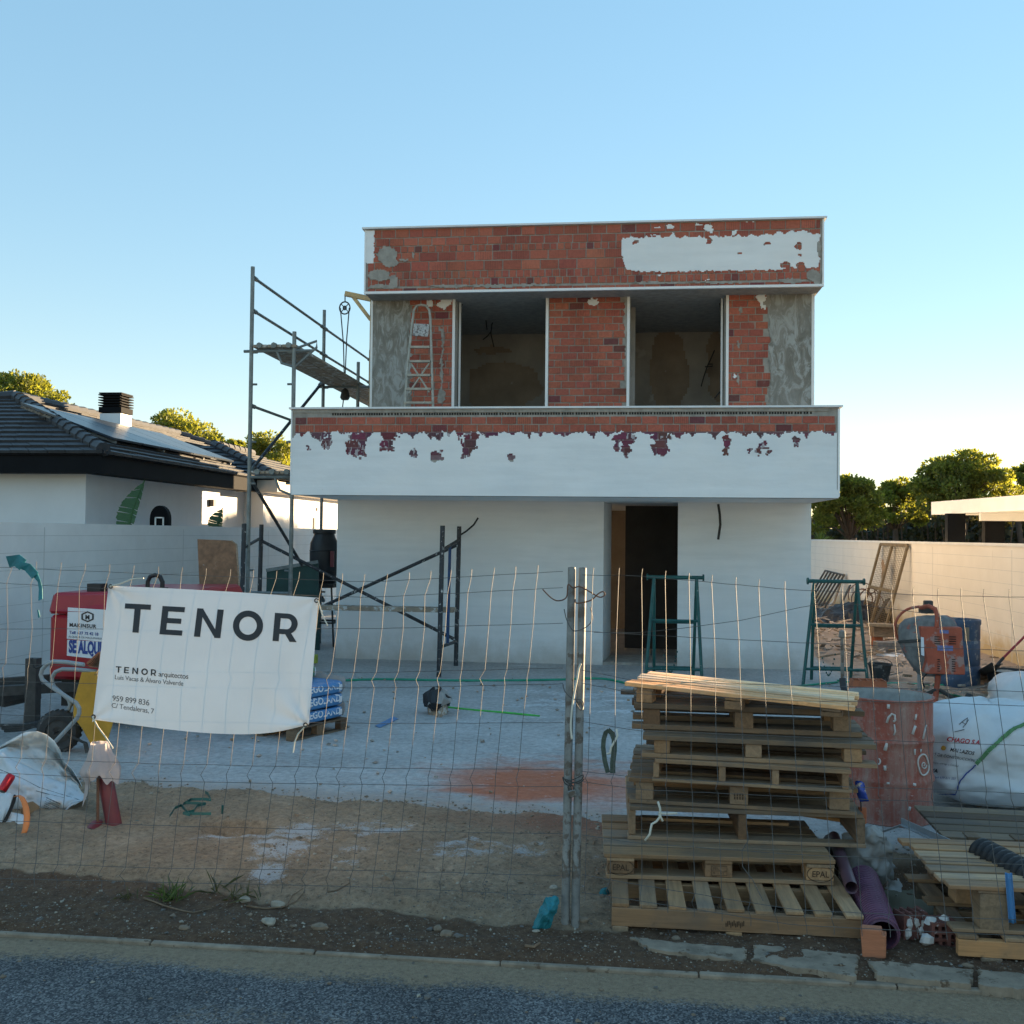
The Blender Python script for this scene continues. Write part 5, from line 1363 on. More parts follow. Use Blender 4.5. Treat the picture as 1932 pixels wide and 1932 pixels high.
# the big letters, drawn as polygons in a 1-high box and cut fine enough to follow the cloth
def ring(cx, cy, rx, ry, a0, a1, n): return [(cx + rx * cos(a0 + (a1 - a0) * i / n), cy + ry * sin(a0 + (a1 - a0) * i / n)) for i in range(n + 1)]
def letter(c):
    q = []
    if c == 'T': q = [[(0, 1), (.92, 1), (.92, .82), (0, .82)], [(.35, .82), (.57, .82), (.57, 0), (.35, 0)]]
    if c == 'E': q = [[(0, 0), (.22, 0), (.22, 1), (0, 1)]] + [[(.22, a), (.80 if a != .41 else .72, a), (.80 if a != .41 else .72, a + .18), (.22, a + .18)] for a in (0, .41, .82)]
    if c == 'N': q = [[(0, 0), (.22, 0), (.22, 1), (0, 1)], [(.72, 0), (.94, 0), (.94, 1), (.72, 1)], [(.0, 1), (.2, 1), (.94, 0), (.74, 0)][::-1]]
    if c == 'O':
        o, i = ring(.53, .5, .53, .52, 0, 2 * pi, 40), ring(.53, .5, .31, .31, 0, 2 * pi, 40); q = [[o[k], o[k + 1], i[k + 1], i[k]] for k in range(40)]
    if c == 'R':
        q = [[(0, 0), (.22, 0), (.22, 1), (0, 1)], [(.22, 1), (.46, 1), (.46, .82), (.22, .82)], [(.22, .44), (.46, .44), (.46, .26), (.22, .26)], [(.40, .3), (.64, .3), (.86, 0), (.61, 0)][::-1]]
        o, i = ring(.46, .63, .38, .37, -pi / 2, pi / 2, 18), ring(.46, .63, .16, .19, -pi / 2, pi / 2, 18); q += [[o[k], o[k + 1], i[k + 1], i[k]] for k in range(18)]
    return q
def cut(mb, polys, fn, n=4):
    for p in polys:
        if len(p) != 4: continue
        a, b, c, d = p
        m = n if max(abs(a[0] - c[0]), abs(a[1] - c[1])) > .3 else 1
        mb.grid(lambda s, t: fn((a[0] * (1 - s) + b[0] * s) * (1 - t) + (d[0] * (1 - s) + c[0] * s) * t, (a[1] * (1 - s) + b[1] * s) * (1 - t) + (d[1] * (1 - s) + c[1] * s) * t), m, m)
zb = lambda x, y: (x * .25, 1011.3 + y * .25)
# baseline left point, unit right vector and up vector for each letter (photo px)
big = {'T': ((925, 718), (940, 508), 215), 'E': ((1202, 742), (1226, 529), 0), 'N': ((1463, 756), (1490, 547), 0), 'O': ((1756, 775), (1779, 563), 0)}
# (letter, top-left px, bottom-left px, width px per unit) in 1932-px
rows = [('T', (236.5, 1138.5), (231.5, 1192), 53.0), ('E', (307.0, 1143.8), (301.0, 1196.4), 53.0), ('N', (372.6, 1148.2), (366.0, 1200.5), 53.0), ('O', (441.5, 1152.0), (438.0, 1205.5), 53.5), ('R', (519.0, 1156.5), (514.3, 1208.5), 53.0)]
for c, tl, bl, wpx in rows:
    g = MB(); ex, ey = wpx, wpx * .058
    def fn(a, b, tl=tl, bl=bl): return on_ban(bl[0] + (tl[0] - bl[0]) * b + ex * a, bl[1] + (tl[1] - bl[1]) * b + ey * a)
    cut(g, letter(c), fn); g.build('letter', M['ink'], cl)
def bant(s, x, y, hpx, mat, name='small_print', **kw):
    g = MB(); dx, dy = 1.0, .058; ux, uy = .06, -1.0
    vs, fs = text_polys(s, 1.0, **kw)
    g.add([on_ban(x + (a * dx + b * ux) * hpx, y + (a * dy + b * uy) * hpx) for a, b in vs], fs); g.build(name, mat, cl)
g = MB(); x0 = 218.0
for c, xx in zip('TENOR', (218.2, 234.0, 249.5, 266.5, 284.5)):
    y0 = 1268.6 + (xx - 218) * .058
    cut(g, letter(c), lambda a, b: on_ban(xx + a * 11.6 + b * .8, y0 + a * .65 - b * 11.6), 2)
g.build('small_print', M['ink'], cl)
bant('arquitectos', 299, 1273.5, 9.6, M['ink'], space=.94)
bant('Luis Vacas & Álvaro Valverde', 216, 1281.5, 8.6, M['ink_grey'], space=.93)
bant('959 899 836', 211.5, 1322.5, 10.6, M['ink_grey'], space=.95)
bant('C/ Tendaleras, 7', 210, 1335.5, 9.2, M['ink_grey'], space=.95)
for (x, y) in ((209.5, 1106.5), (597.5, 1133), (577, 1366), (177, 1357)):
    g = MB(); c = on_ban(x, y) + V3((0, -.003, 0)); g.tube([c + V3((cos(a) * .011, 0, sin(a) * .011)) for a in np.linspace(0, 2 * pi, 15)], .004, 6); g.build('eyelet', M['dark_metal'], cl)
for nm, px in (('tie', [(207, 1106), (225, 1102), (250, 1092), (271, 1091)]), ('tie', [(174, 1352), (185, 1372), (200, 1392), (213, 1412)]), ('tie', [(578, 1368), (562, 1385), (556, 1400), (553, 1420)]), ('tie', [(600, 1133), (608, 1160), (618, 1180)])):
    MB().tube([PF(x, y, -.05) for x, y in px], .0045, 6).build('cable_tie', M['raffia'], bn)

# teal sack scrap at the foot of the posts
g = MB()
Zc = lambda x, y: (754.7 + x * .25, 1433.9 + y * .25)
out = [(1100, 1025), (1195, 1020), (1210, 1080), (1190, 1130), (1165, 1200), (1140, 1255), (1115, 1300), (1000, 1280), (1020, 1190), (1075, 1100)]
g.add([PF(*Zc(x, y), -.05) for x, y in out] + [PF(*Zc(1110, 1160), -.12)], [(i, (i + 1) % 10, 10) for i in range(10)])
bmx = bmesh.new(); me = bpy.data.meshes.new('tmp'); me.from_pydata(g.v, [], g.f); bmx.from_mesh(me); bmesh.ops.subdivide_edges(bmx, edges=bmx.edges[:], cuts=6, use_grid_fill=True); bmx.verts.ensure_lookup_table()
g2 = MB(); g2.add(crumple(crumple([v.co[:] for v in bmx.verts], .022, 12, 9), .012, 45, 3), [[v.index for v in f.verts] for f in bmx.faces]); bmx.free(); bpy.data.meshes.remove(me)
tag(g2.build('sack_scrap', M['teal'], solid=.004), 'crumpled teal sack scrap leaning at the foot of the posts', 'sack')
random.seed(21)
# ------------------------------------------------------------------ pallets
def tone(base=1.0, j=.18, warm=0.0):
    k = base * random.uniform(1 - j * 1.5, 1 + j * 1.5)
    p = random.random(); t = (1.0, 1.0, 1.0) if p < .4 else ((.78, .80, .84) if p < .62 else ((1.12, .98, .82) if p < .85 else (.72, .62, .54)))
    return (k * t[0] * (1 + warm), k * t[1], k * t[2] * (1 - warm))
class Pallet:
    """local frame: +x along the front edge, +y away from the street, z up from its underside"""
    def __init__(s, label, L, R, zb, zt, depth, group, tilt=0.0):
        s.o = V3((L.x, L.y, zb)); d = V3((R.x - L.x, R.y - L.y, 0)); s.W = d.length; d.normalize()
        s.M = Matrix((d, V3((-d.y, d.x, 0)), V3((0, 0, 1)))).transposed(); s.H = zt - zb; s.D = depth
        s.t = thing('pallet', label, 'pallet', tuple(s.o), group)
    def part(s, name, boxes, axis=0, base=1.0, warm=.05, parent=None, jit=.004):
        g = MB()
        for (x0, y0, z0, x1, y1, z1) in boxes:
            g.col = tone(base, .2, random.uniform(0, warm * 2))
            R = s.M @ Euler((random.uniform(-jit, jit) * 1.5, random.uniform(-jit, jit), random.uniform(-jit, jit))).to_matrix()
            c = s.o + s.M @ V3(((x0 + x1) / 2, (y0 + y1) / 2, (z0 + z1) / 2))
            # a few cross-cuts so that long boards can be slightly bowed
            g.box(c, (x1 - x0, y1 - y0, z1 - z0), R)
        return g.build(name, M['wood_x'] if axis == 0 else M['wood_y'], parent or s.t, bevel=.003)
    def pt(s, x, y, z): return s.o + s.M @ V3((x, y, z))
def deck_x(p, n, th, cover=.78, base=1.0, warm=.05, y0=0.0, over=0.0, zt=None):
    zt = zt or p.H; pitch = p.D / n
    for i in range(n):
        a = y0 + i * pitch + (p.D / n) * 0; w = pitch * cover * random.uniform(.92, 1.08)
        e0, e1 = random.uniform(-.012, .012), random.uniform(-.012, .012)
        p.part('deck_board', [(-over + e0, a, zt - th, p.W + over + e1, a + w, zt)], 0, base, warm)
def blocks(p, fr, z0, z1, base=1.0, rows=3, bd=.10, warm=.05):
    for r in range(rows):
        y = .012 + (p.D - bd - .03) * r / max(1, rows - 1)
        for a, b in fr: p.part('block', [(a * p.W, y, z0, b * p.W, y + bd, z1)], 1, base, warm, jit=.01)
def bottoms(p, z1, th, base=1.0, rows=3, w=.10, warm=.05, z0=0.0):
    for r in range(rows):
        y = .008 + (p.D - w - .02) * r / max(1, rows - 1)
        p.part('base_board', [(random.uniform(-.01, .01), y, z0, p.W + random.uniform(-.01, .01), y + w, z0 + th)], 0, base, warm)
def corners(L, R, Yl):
    a = PY(*L, Yl); return a, PZ(R[0], R[1], a.z)
GR = 'pallets stacked behind the fence'
spec = [('A', (1184, 1287.5), (1609, 1317), 6.30), ('B', (1195, 1327), (1629, 1341), 6.27), ('C', (1213, 1386), (1653.5, 1406), 6.13), ('D', (1232.6, 1431), (1606, 1453), 6.12),
        ('E', (1187, 1467), (1619, 1489), 6.20), ('F', (1186, 1520.5), (1633, 1537), 6.15), ('G', (1146, 1609.5), (1575, 1624), 5.87), ('H', (1154, 1705), (1630, 1728), 5.48)]
cr = {k: corners(L, R, Y) for k, L, R, Y in spec}
zt = {k: cr[k][0].z for k in cr}
zb = {a: zt[b] + .002 for a, b in zip('ABCDEFG', 'BCDEFGH')}; zb['H'] = .004
# A: sunlit top pallet of close, sharp slats
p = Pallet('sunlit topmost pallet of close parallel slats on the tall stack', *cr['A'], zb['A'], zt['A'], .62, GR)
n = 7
p.M = p.M @ Matrix.Rotation(radians(2.2), 3, 'Y')        # tilt added so the deck catches more of the low sun
for i in range(n): p.part('deck_board', [(-.01 + random.uniform(-.02, .02), i * .088, p.H - .024, p.W + random.uniform(-.02, .02), i * .088 + .060, p.H + random.uniform(-.003, .003))], 0, 2.3, .16)  # board tone raised and warmed: sunshine put into the colour
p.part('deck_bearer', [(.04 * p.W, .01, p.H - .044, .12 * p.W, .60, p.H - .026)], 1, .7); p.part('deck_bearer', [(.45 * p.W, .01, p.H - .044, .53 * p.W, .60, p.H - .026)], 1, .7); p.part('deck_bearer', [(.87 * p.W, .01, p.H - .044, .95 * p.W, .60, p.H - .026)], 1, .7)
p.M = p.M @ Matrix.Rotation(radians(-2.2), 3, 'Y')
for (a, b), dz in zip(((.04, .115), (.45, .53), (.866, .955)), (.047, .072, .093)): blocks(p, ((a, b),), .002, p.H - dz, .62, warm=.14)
# B
p = Pallet('brown second pallet from the top with a splintered left block', *cr['B'], zb['B'], zt['B'], .80, GR)
deck_x(p, 6, .042 * .8, .8, .62, .06); p.part('deck_board', [(-.09, .52, p.H - .03, .1, .60, p.H - .006)], 0, .5)
blocks(p, ((.045, .12), (.45, .53), (.875, .95)), .03, p.H - .035, .62, warm=.1); bottoms(p, 0, .032, .6, 3)
# C
p = Pallet('third pallet from the top, sticking out to the right over the drum', *cr['C'], zb['C'], zt['C'], .85, GR)
deck_x(p, 6, .03, .8, .66, .05); blocks(p, ((.05, .12), (.45, .52), (.868, .943)), .028, p.H - .031, .78); bottoms(p, 0, .026, .66, 3)
# D: narrow with four stringers
p = Pallet('narrow pale pallet with four thin stringers in the middle of the stack', *cr['D'], zb['D'], zt['D'], .50, GR)
deck_x(p, 4, .026, .85, .80)
for a, b in ((0, .03), (.34, .375), (.61, .645), (.957, .99)): p.part('stringer', [(a * p.W, .008, .022, b * p.W, .48, p.H - .027)], 1, .85)
bottoms(p, 0, .020, .75, 3)
# E
p = Pallet('grey weathered pallet whose left slats fan out behind the narrow one', *cr['E'], zb['E'], zt['E'], 1.0, GR)
deck_x(p, 9, .024, .86, .60, .02); blocks(p, ((.03, .11), (.45, .53), (.88, .967)), .026, p.H - .025, .8, bd=.12); bottoms(p, 0, .024, .66, 3)
g = MB()
for i in range(9):
    x = .462 * p.W + (i % 5) * .016; z = .045 + (i // 5) * .02
    g.box(p.pt(x + .012, .0105, z + .02), (.008, .003, .016), p.M)
g.build('stamped_mark', M['ink_brown'], p.t)
# F: broken
p = Pallet('broken grey topped pallet with three stringers and snapped boards inside', *cr['F'], zb['F'], zt['F'], .95, GR)
deck_x(p, 6, .026, .88, .85, .0)
for a, b in ((0, .03), (.47, .505), (.966, 1.0)): p.part('stringer', [(a * p.W, .01, .024, b * p.W, .9, p.H - .027)], 1, .8)
p.part('base_board', [(-.005, .0, 0, p.W + .005, .09, .023)], 0, .95, .12)
p.part('base_board', [(.06 * p.W, .30, .03, .72 * p.W, .37, .05)], 0, .9, .15); p.part('snapped_board', [(.60 * p.W, .45, .06, .98 * p.W, .53, .082)], 0, 1.1, .25, jit=.12); p.part('snapped_board', [(.15 * p.W, .5, .05, .75 * p.W, .58, .07)], 0, 1.0, .2, jit=.05)
# G: branded
p = Pallet('wide pallet with EPAL brands burnt into its front corner blocks', *cr['G'], zb['G'], zt['G'], .82, GR)
yb = [0, .17, .335, .50, .665]
for i, y in enumerate(yb): p.part('deck_board', [(-.02, y, p.H - .024, p.W + .005, y + (.145 if i % 2 == 0 else .115), p.H)], 0, .88, .08)
for a, b in ((0, .12), (.435, .555), (.88, 1)): p.part('deck_bearer', [(a * p.W, .004, p.H - .046, b * p.W, .80, p.H - .026)], 1, .9)
blocks(p, ((0, .12), (.435, .555), (.88, 1.0)), .026, p.H - .048, .98, bd=.14); bottoms(p, 0, .024, .92, 3, .13)
def brand(p, s, cx, z, h, ring=True):
    g = MB(); vs, fs = text_polys(s, h, align='CENTER', bold=.01)
    f = lambda a, b: p.pt(cx + a, .0085, z + b)
    g.add([f(a * .9, b) for a, b in vs], fs)
    if ring:
        w = h * 2.1; pts = [f(cos(t) * w, h * .48 + sin(t) * h * 1.25) for t in np.linspace(.12, 2 * pi - .05, 30)]
        g.tube(pts, .0022, 4)
    return g.build('burnt_brand', M['ink_brown'], p.t)
brand(p, 'EPAL', .06 * p.W, .047, .036); brand(p, 'EPAL', .94 * p.W, .047, .036)
g = MB(); cx = .497 * p.W
for (a, b, c, d) in ((-.045, .035, .045, .037), (-.045, .09, .045, .092), (-.045, .062, .045, .0635), (-.045, .035, -.0435, .092), (.0435, .035, .045, .092)): g.box(p.pt(cx + (a + c) / 2, .0085, (b + d) / 2), (c - a, .002, d - b), p.M)
for s, x, z, h in (('ES-L', -.035, .07, .014), ('9', -.035, .043, .014), ('HT', .005, .043, .014), ('00-00', -.04, .026, .008)):
    vs, fs = text_polys(s, h); g.add([p.pt(cx + x + a, .0083, z + b) for a, b in vs], fs)
g.build('stamped_mark', M['ink_brown'], p.t)
# H: lowest, slats running away from the street
p = Pallet('lowest pallet of the stack with slats running back from a solid front beam', *cr['H'], zb['H'], zt['H'], .86, GR)
for i in range(9):
    x = i / 8 * (p.W - .095) ; p.part('deck_board', [(x, .01 if i < 8 else -.012, p.H - .02, x + .092, .84, p.H)], 1, .92, .09, jit=.006)
for y in (.0, .40, .80): p.part('front_beam' if y == 0 else 'cross_beam', [(0, y, .018, p.W, y + .045, p.H - .021)], 0, 1.08, .14)
for a in (.005, .46, .935): p.part('foot', [(a * p.W, -.008, -.012, a * p.W + .085, .84, .018)], 1, .95)
g = MB()
for i in range(12): g.box(p.pt(.46 * p.W + i * .0085, -.0015, .055 + .006 * (i % 3)), (.005, .002, .022 + .006 * (i % 2)), p.M)
g.build('stamped_mark', M['ink_brown'], p.t)

# right hand pallets, partly out of the picture
GR2 = 'loose pallets at the right corner of the plot'
L = PY(1808, 1728, 5.34); L.z = .125; R = V3((L.x + 1.25, L.y - .03, .125))
q = Pallet('lower pallet of the short pair at the right corner by the kerb', L, R, .004, .125, .85, GR2)
for i in range(6): q.part('deck_board', [(i * .225, .0, q.H - .02, i * .225 + .1, .84, q.H)], 1, .9, .09)
for y in (0, .4, .8): q.part('front_beam' if y == 0 else 'cross_beam', [(0, y, .015, q.W, y + .045, q.H - .022)], 0, .95, .12)
for a in (.09, .5): q.part('foot', [(a * q.W, -.01, -.012, a * q.W + .1, .84, .015)], 1, .9)
L = PY(1797, 1671, 5.36); zz_ = L.z = max(.27, L.z); R = V3((L.x + 1.3, L.y + .03, L.z))
q = Pallet('upper pallet of the short pair with seven wide boards under black pipe', L, R, .127, L.z, .86, GR2)
for i in range(7): q.part('deck_board', [(-.02 + random.uniform(-.02, .02), i * .121, q.H - .022, q.W, i * .121 + .092, q.H)], 0, 1.05, .06)
blocks(q, ((.11, .22), (.5, .6)), .02, q.H - .04, .95, bd=.12); bottoms(q, 0, .02, .8, 3)
for a in (.10, .5): q.part('deck_bearer', [(a * q.W, .01, q.H - .04, (a + .12) * q.W, .84, q.H - .023)], 1, .8)
L = PY(1780, 1578, 6.55); R = V3((L.x + 1.4, L.y - .05, L.z))
q = Pallet('old grey plank pallet lying behind the short pair by the big bag', L, R, .004, max(.12, L.z), .75, GR2)
for i in range(5): q.part('deck_board', [(0, i * .15, q.H - .02, q.W, i * .15 + .13, q.H)], 0, .5, 0)
q.part('front_beam', [(0, -.004, .005, q.W, .02, q.H - .05)], 0, .55, 0); q.part('front_beam', [(0, -.006, q.H - .048, q.W, .02, q.H - .022)], 0, .5, 0)
for a in (.1, .3, .5, .7): q.part('block', [(a * q.W, -.012, q.H - .03, (a + .06) * q.W, .1, q.H + .008)], 1, .4, 0)
random.seed(31)
Z8 = lambda x, y: (1509.4 + x * .21875, 1101.8 + y * .21875)
Zr = lambda x, y: (1509.4 + x * .21875, 1479.2 + y * .21875)
M['cement_grey'] = basic('pale_cement_skin', (.33, .32, .30), .25, 8, .9, .4, 40)
# ------------------------------------------------------------------ red drum
dc = PZ(1678, 1562); dcx, dcy = dc.x + .0, dc.y + .34
er = .335
dcx = (PY(1757, 1450, dcy).x - er * 1.0)
dr_ = thing('steel_drum', 'rust red open steel drum splashed with plaster beside the pallet stack', 'drum', (dcx, dcy, 0))
h = PY(1690, 1322, dcy - er).z
prof = [(0, .01), (er, .0), (er + .008, .012), (er, .025)]
for z in np.linspace(.05, h - .03, 40):
    b = sum(.021 * exp(-((z - q * h) / .014) ** 2) for q in (.345, .655)); prof.append((er + b, z))
prof += [(er + .006, h - .02), (er + .012, h - .006), (er + .006, h), (er - .006, h - .002)]
g = MB(); g.lathe(prof, (dcx, dcy, 0), 48); g.build('drum_body', M['barrel'], dr_, smooth_angle=45)
g = MB(); g.lathe([(0, h - .22), (er - .02, h - .2), (er - .012, h - .03), (er - .0065, h - .003)], (dcx, dcy, 0), 40); g.build('grey_inside', M['cement_grey'], dr_)
def on_drum(px, py, off=.004):
    d = ray(px, py); ox, oy = -dcx, -dcy; a = d.x ** 2 + d.y ** 2; b = 2 * (ox * d.x + oy * d.y); c = ox * ox + oy * oy - (er + off) ** 2
    t = (-b - sqrt(max(0, b * b - 4 * a * c))) / (2 * a); return ORIGIN + d * t
Z9 = lambda x, y: (1584.9 + x * .1797, 1283 + y * .1797)
g = MB()
def streak(pts, r): g.tube([on_drum(*Z9(x, y)) for x, y in pts], r, 5)
for pts, r in (([(510, 255), (508, 300)], .012), ([(490, 450), (510, 390), (545, 355), (575, 370), (580, 420), (560, 440)], .009), ([(570, 465), (580, 540), (565, 580)], .006), ([(790, 480), (760, 570)], .011), ([(905, 470), (885, 550), (870, 620)], .008),
               ([(490, 660), (475, 740)], .014), ([(785, 725), (785, 785)], .008), ([(850, 725), (845, 760)], .006), ([(470, 900), (475, 950)], .011), ([(755, 1215), (755, 1215.1)], .012), ([(735, 1330), (725, 1370)], .010), ([(490, 1085), (520, 1085)], .011), ([(760, 1095), (790, 1100)], .014), ([(800, 360), (790, 420)], .008)):
    streak(pts, r)
g.build('plaster_splash', M['splash'], dr_, smooth=True)
g = MB(); g.tube([on_drum(*Z9(875 + 55 * cos(a) * (1 + .15 * sin(2 * a)), 890 + 110 * sin(a))) for a in np.linspace(0, 6.3, 26)], .007, 5)
g.tube([on_drum(*Z9(880 + (30 - 3.2 * a) * cos(a), 890 + (44 - 4.6 * a) * sin(a))) for a in np.linspace(0, 8.0, 30)], .005, 5)
g.tube([on_drum(*Z9(405 + 18 * cos(a), 855 + 28 * sin(a))) for a in np.linspace(-1.6, 1.8, 12)], .006, 5)
g.build('chalk_swirl', M['splash'], dr_, smooth=True)

# long handled tool beside the drum
g = MB(); t0, t1 = PY(*Z8(365, 430), 7.55), PY(*Z8(366, 815), 7.55); g.tube([t0 + V3((0, 0, -1.4)), t1, t0], .013, 10)
tl = thing('long_tool', 'grey tube tool with black grip standing between pallets and drum', 'tool', (t0.x, t0.y, .02)); g.build('tube_shaft', M['galv'], tl)
g = MB(); g.tube([t1, PY(*Z8(372, 880), 7.53), PY(*Z8(390, 930), 7.5)], .024, 10); g.build('black_grip', M['black'], tl); g = MB(); g.lathe([(0, .03), (.024, .02), (.026, -.02), (.02, -.03)], t0, 12); g.build('end_cap', M['galv'], tl)
# terracotta trough
Yt = 13.3
a, b = PY(*Z8(468, 832), Yt), PY(*Z8(742, 832), Yt); c = PY(*Z8(450, 918), Yt)
tt = thing('clay_trough', 'terracotta hollow block standing on the yard just above the drum rim', 'block', ((a.x + b.x) / 2, Yt, 0))
g = MB(); zt_ = a.z; w = b.x - a.x
g.add([(a.x, Yt, zt_), (b.x, Yt, zt_), (b.x, Yt + .22, zt_), (a.x, Yt + .22, zt_), (a.x - .05, Yt, 0), (b.x + .03, Yt, 0), (b.x + .03, Yt + .22, 0), (a.x - .05, Yt + .22, 0)], [(0, 1, 5, 4), (1, 2, 6, 5), (2, 3, 7, 6), (3, 0, 4, 7), (7, 6, 5, 4)])
g.build('shell', M['terracotta'], tt, solid=.02)
g = MB()
for i in range(1, 4): g.bb((a.x + w * i / 4 - .008, Yt + .012, .02), (a.x + w * i / 4 + .008, Yt + .21, zt_ - .006))
g.build('web', M['terracotta'], tt)

# ------------------------------------------------------------------ green steel trestles
def trestle(label, tl, tr, fl, fr_, Y, hz, parent_group='green steel trestles by the house'):
    A, B = PY(*tl, Y), PY(*tr, Y); t = thing('steel_trestle', label, 'trestle', ((A.x + B.x) / 2, Y, 0), parent_group)
    zt = (A.z + B.z) / 2; A.z = B.z = zt
    tubes('top_bar', t, M['green_steel'], [[A, B]], .028, 10)
    for e, s in ((A, -1), (B, 1)):
        g = MB(); g.lathe([(0, -.012), (.05, -.012), (.05, .012), (0, .012)], e, 14, Matrix.Rotation(pi / 2, 3, 'Y')); g.build('end_disc', M['green_steel'], t)
    F0, F1 = PY(*fl, Y - .32), PY(*fr_, Y - .32); F0.z = F1.z = 0
    a, b = A.lerp(B, .12), A.lerp(B, .88)
    legs = [[a, F0], [b, F1], [a, V3((a.x + .02, Y + .32, 0))], [b, V3((b.x - .02, Y + .32, 0))]]
    for l in legs: tubes('leg', t, M['green_steel'], [l], .024, 8)
    for f in hz:
        tubes('crossbar', t, M['green_steel'], [[legs[0][0].lerp(F0, f), legs[1][0].lerp(F1, f)]], .020, 8); tubes('crossbar', t, M['green_steel'], [[legs[2][0].lerp(legs[2][1], f + .03), legs[3][0].lerp(legs[3][1], f + .03)]], .020, 8)
    g = MB(); q = legs[2][0].lerp(legs[2][1], .8); r = legs[0][0].lerp(F0, .8); off = V3(((B.x - A.x) * .3, 0, 0))
    for i in range(14):
        s = i / 13; c = (r + off).lerp(q + off * 1.4, s); c.z -= .28 * sin(pi * s) - .1; g.box(c, (.018, .012, .028), Matrix.Rotation(i * 1.5, 3, 'Z'))
    g.build('slack_chain', M['green_steel'], t)
    return t
trestle('dark green steel trestle in front of the open doorway', (1221.5, 1087), (1327, 1091.5), (1217, 1285), (1325, 1286), 14.9, (.41, .86))
trestle('dark green steel trestle at the right corner of the house', (1524, 1096.5), (1630, 1097.5), (1515, 1283), (1638, 1281), 15.1, (.42, .84))

# ------------------------------------------------------------------ concrete mixer
mx = PZ(1770, 1345); MY = mx.y
mxr = thing('concrete_mixer', 'orange concrete mixer with cement caked drum facing the street', 'mixer', (mx.x, MY, 0))
P = lambda x, y, dy=0: PY(*Z8(x, y), MY + dy)
c = P(1110, 470, .38); tiltR = Matrix.Rotation(-.10, 3, 'Y') @ Matrix.Rotation(-.12, 3, 'X')
g = MB(); s = .84
g.lathe([(0, .285), (.12, .29), (.26, .27), (.325, .22), (.352, .14), (.36, .02), (.355, -.02), (.34, -.10), (.31, -.20), (.255, -.32), (.19, -.43), (.12, -.47), (0, -.48)], c, 36, tiltR)
g.v = crumple(g.v, .008, 9, 3); g.build('drum', M['cement'], mxr, smooth_angle=50)
g = MB(); g.lathe([(.358, -.035), (.378, -.03), (.378, .0), (.358, .005)], c, 36, tiltR); g.build('drum_band', M['dark_metal'], mxr)
ca, cb, cc, cd = P(1042, 368), P(1398, 374), P(1428, 785), P(1085, 775)
ce = P(1062, 540); cf = P(1100, 660)
g = MB(); g.prism([ca, ce, cf, cd, cc, cb], (0, .34, 0)); cov = g.build('motor_cover', M['orange_paint'], mxr, bevel=.012)
g = MB()
for r0, n0 in ((455, 4), (650, 6)):
    for i in range(n0):
        for x0, x1 in ((1160, 1212), (1285, 1345)): g.beam(P(x0 + (25 if r0 > 600 else 0), r0 + i * 20, -.003), P(x1 - (5 if r0 > 600 else 0), r0 + i * 20 + 2, -.003), .008, .010)
g.build('vent_slot_shade', M['hollow_shade'], cov)  # raised dark bars painted for the shade in the slots
M['sticker_blue'] = basic('faded_blue_label', (.16, .17, .34), .3, 20, .6, 0)
for (x0, y0, x1, y1) in ((1205, 395, 1282, 425), (1185, 530, 1320, 575)):
    g = MB(); g.poly([P(x0, y0, -.003), P(x0, y1, -.003), P(x1, y1 + 3, -.003), P(x1, y0 + 3, -.003)]); g.build('faded_label', M['sticker_blue'], cov)
g = MB(); g.poly([P(1042, 455, -.004), P(1045, 612, -.004), P(1072, 622, -.004), P(1068, 462, -.004)]); g.build('side_plate', M['sticker'], cov)
tubes('stand_post', mxr, M['orange_paint'], [[P(1192, 785, .15), V3((mx.x, MY + .15, .02))]], .034, 8)
tubes('stand_leg', mxr, M['dark_metal'], [[P(1205, 915, .13), V3((P(1410, 1100).x, MY + .15, .12))], [P(1180, 910, .13), V3((P(1080, 985).x, MY + .4, .1))], [V3((mx.x - .45, MY + .1, .05)), V3((P(1430, 1100).x, MY + .12, .05))]], .026, 8)
tubes('rear_leg', mxr, M['grey_tube'], [[P(1030, 745, .75), V3((P(1035, 920, .8).x, MY + .8, 0))]], .03, 8)
wc = P(1455, 1075, .15); wc.z = .115
g = MB(); g.lathe([(.03, -.03), (.10, -.035), (.115, -.02), (.115, .02), (.10, .035), (.03, .03)], wc, 20, Matrix.Rotation(pi / 2, 3, 'Y') @ Matrix.Rotation(.5, 3, 'X')); g.build('wheel', M['rubber'], mxr, smooth_angle=40)
hc = P(1030, 380, .55)
g = MB(); g.tube([hc + V3((cos(a) * .32, .05 * cos(a), sin(a) * .275)) for a in np.linspace(.2, 2 * pi - .9, 34)], .018, 8); g.build('tilting_wheel', M['orange_paint'], mxr, smooth=True)
tubes('yoke', mxr, M['orange_paint'], [[P(1040, 205, .3), P(1110, 190, .15), P(1165, 215, .05), P(1185, 280, .02), P(1180, 372, .02)]], .028, 8)
g = MB(); g.box(P(1105, 190, .35), (.1, .1, .14)); g.box(P(1090, 225, .35), (.16, .14, .08)); g.build('axle_housing', M['dark_metal'], mxr, bevel=.01)
tubes('power_lead', mxr, M['cable'], [[P(1095, 770, .1), P(1060, 810, .1), P(1055, 850, .1), P(1075, 890, .12)]], .01, 6)

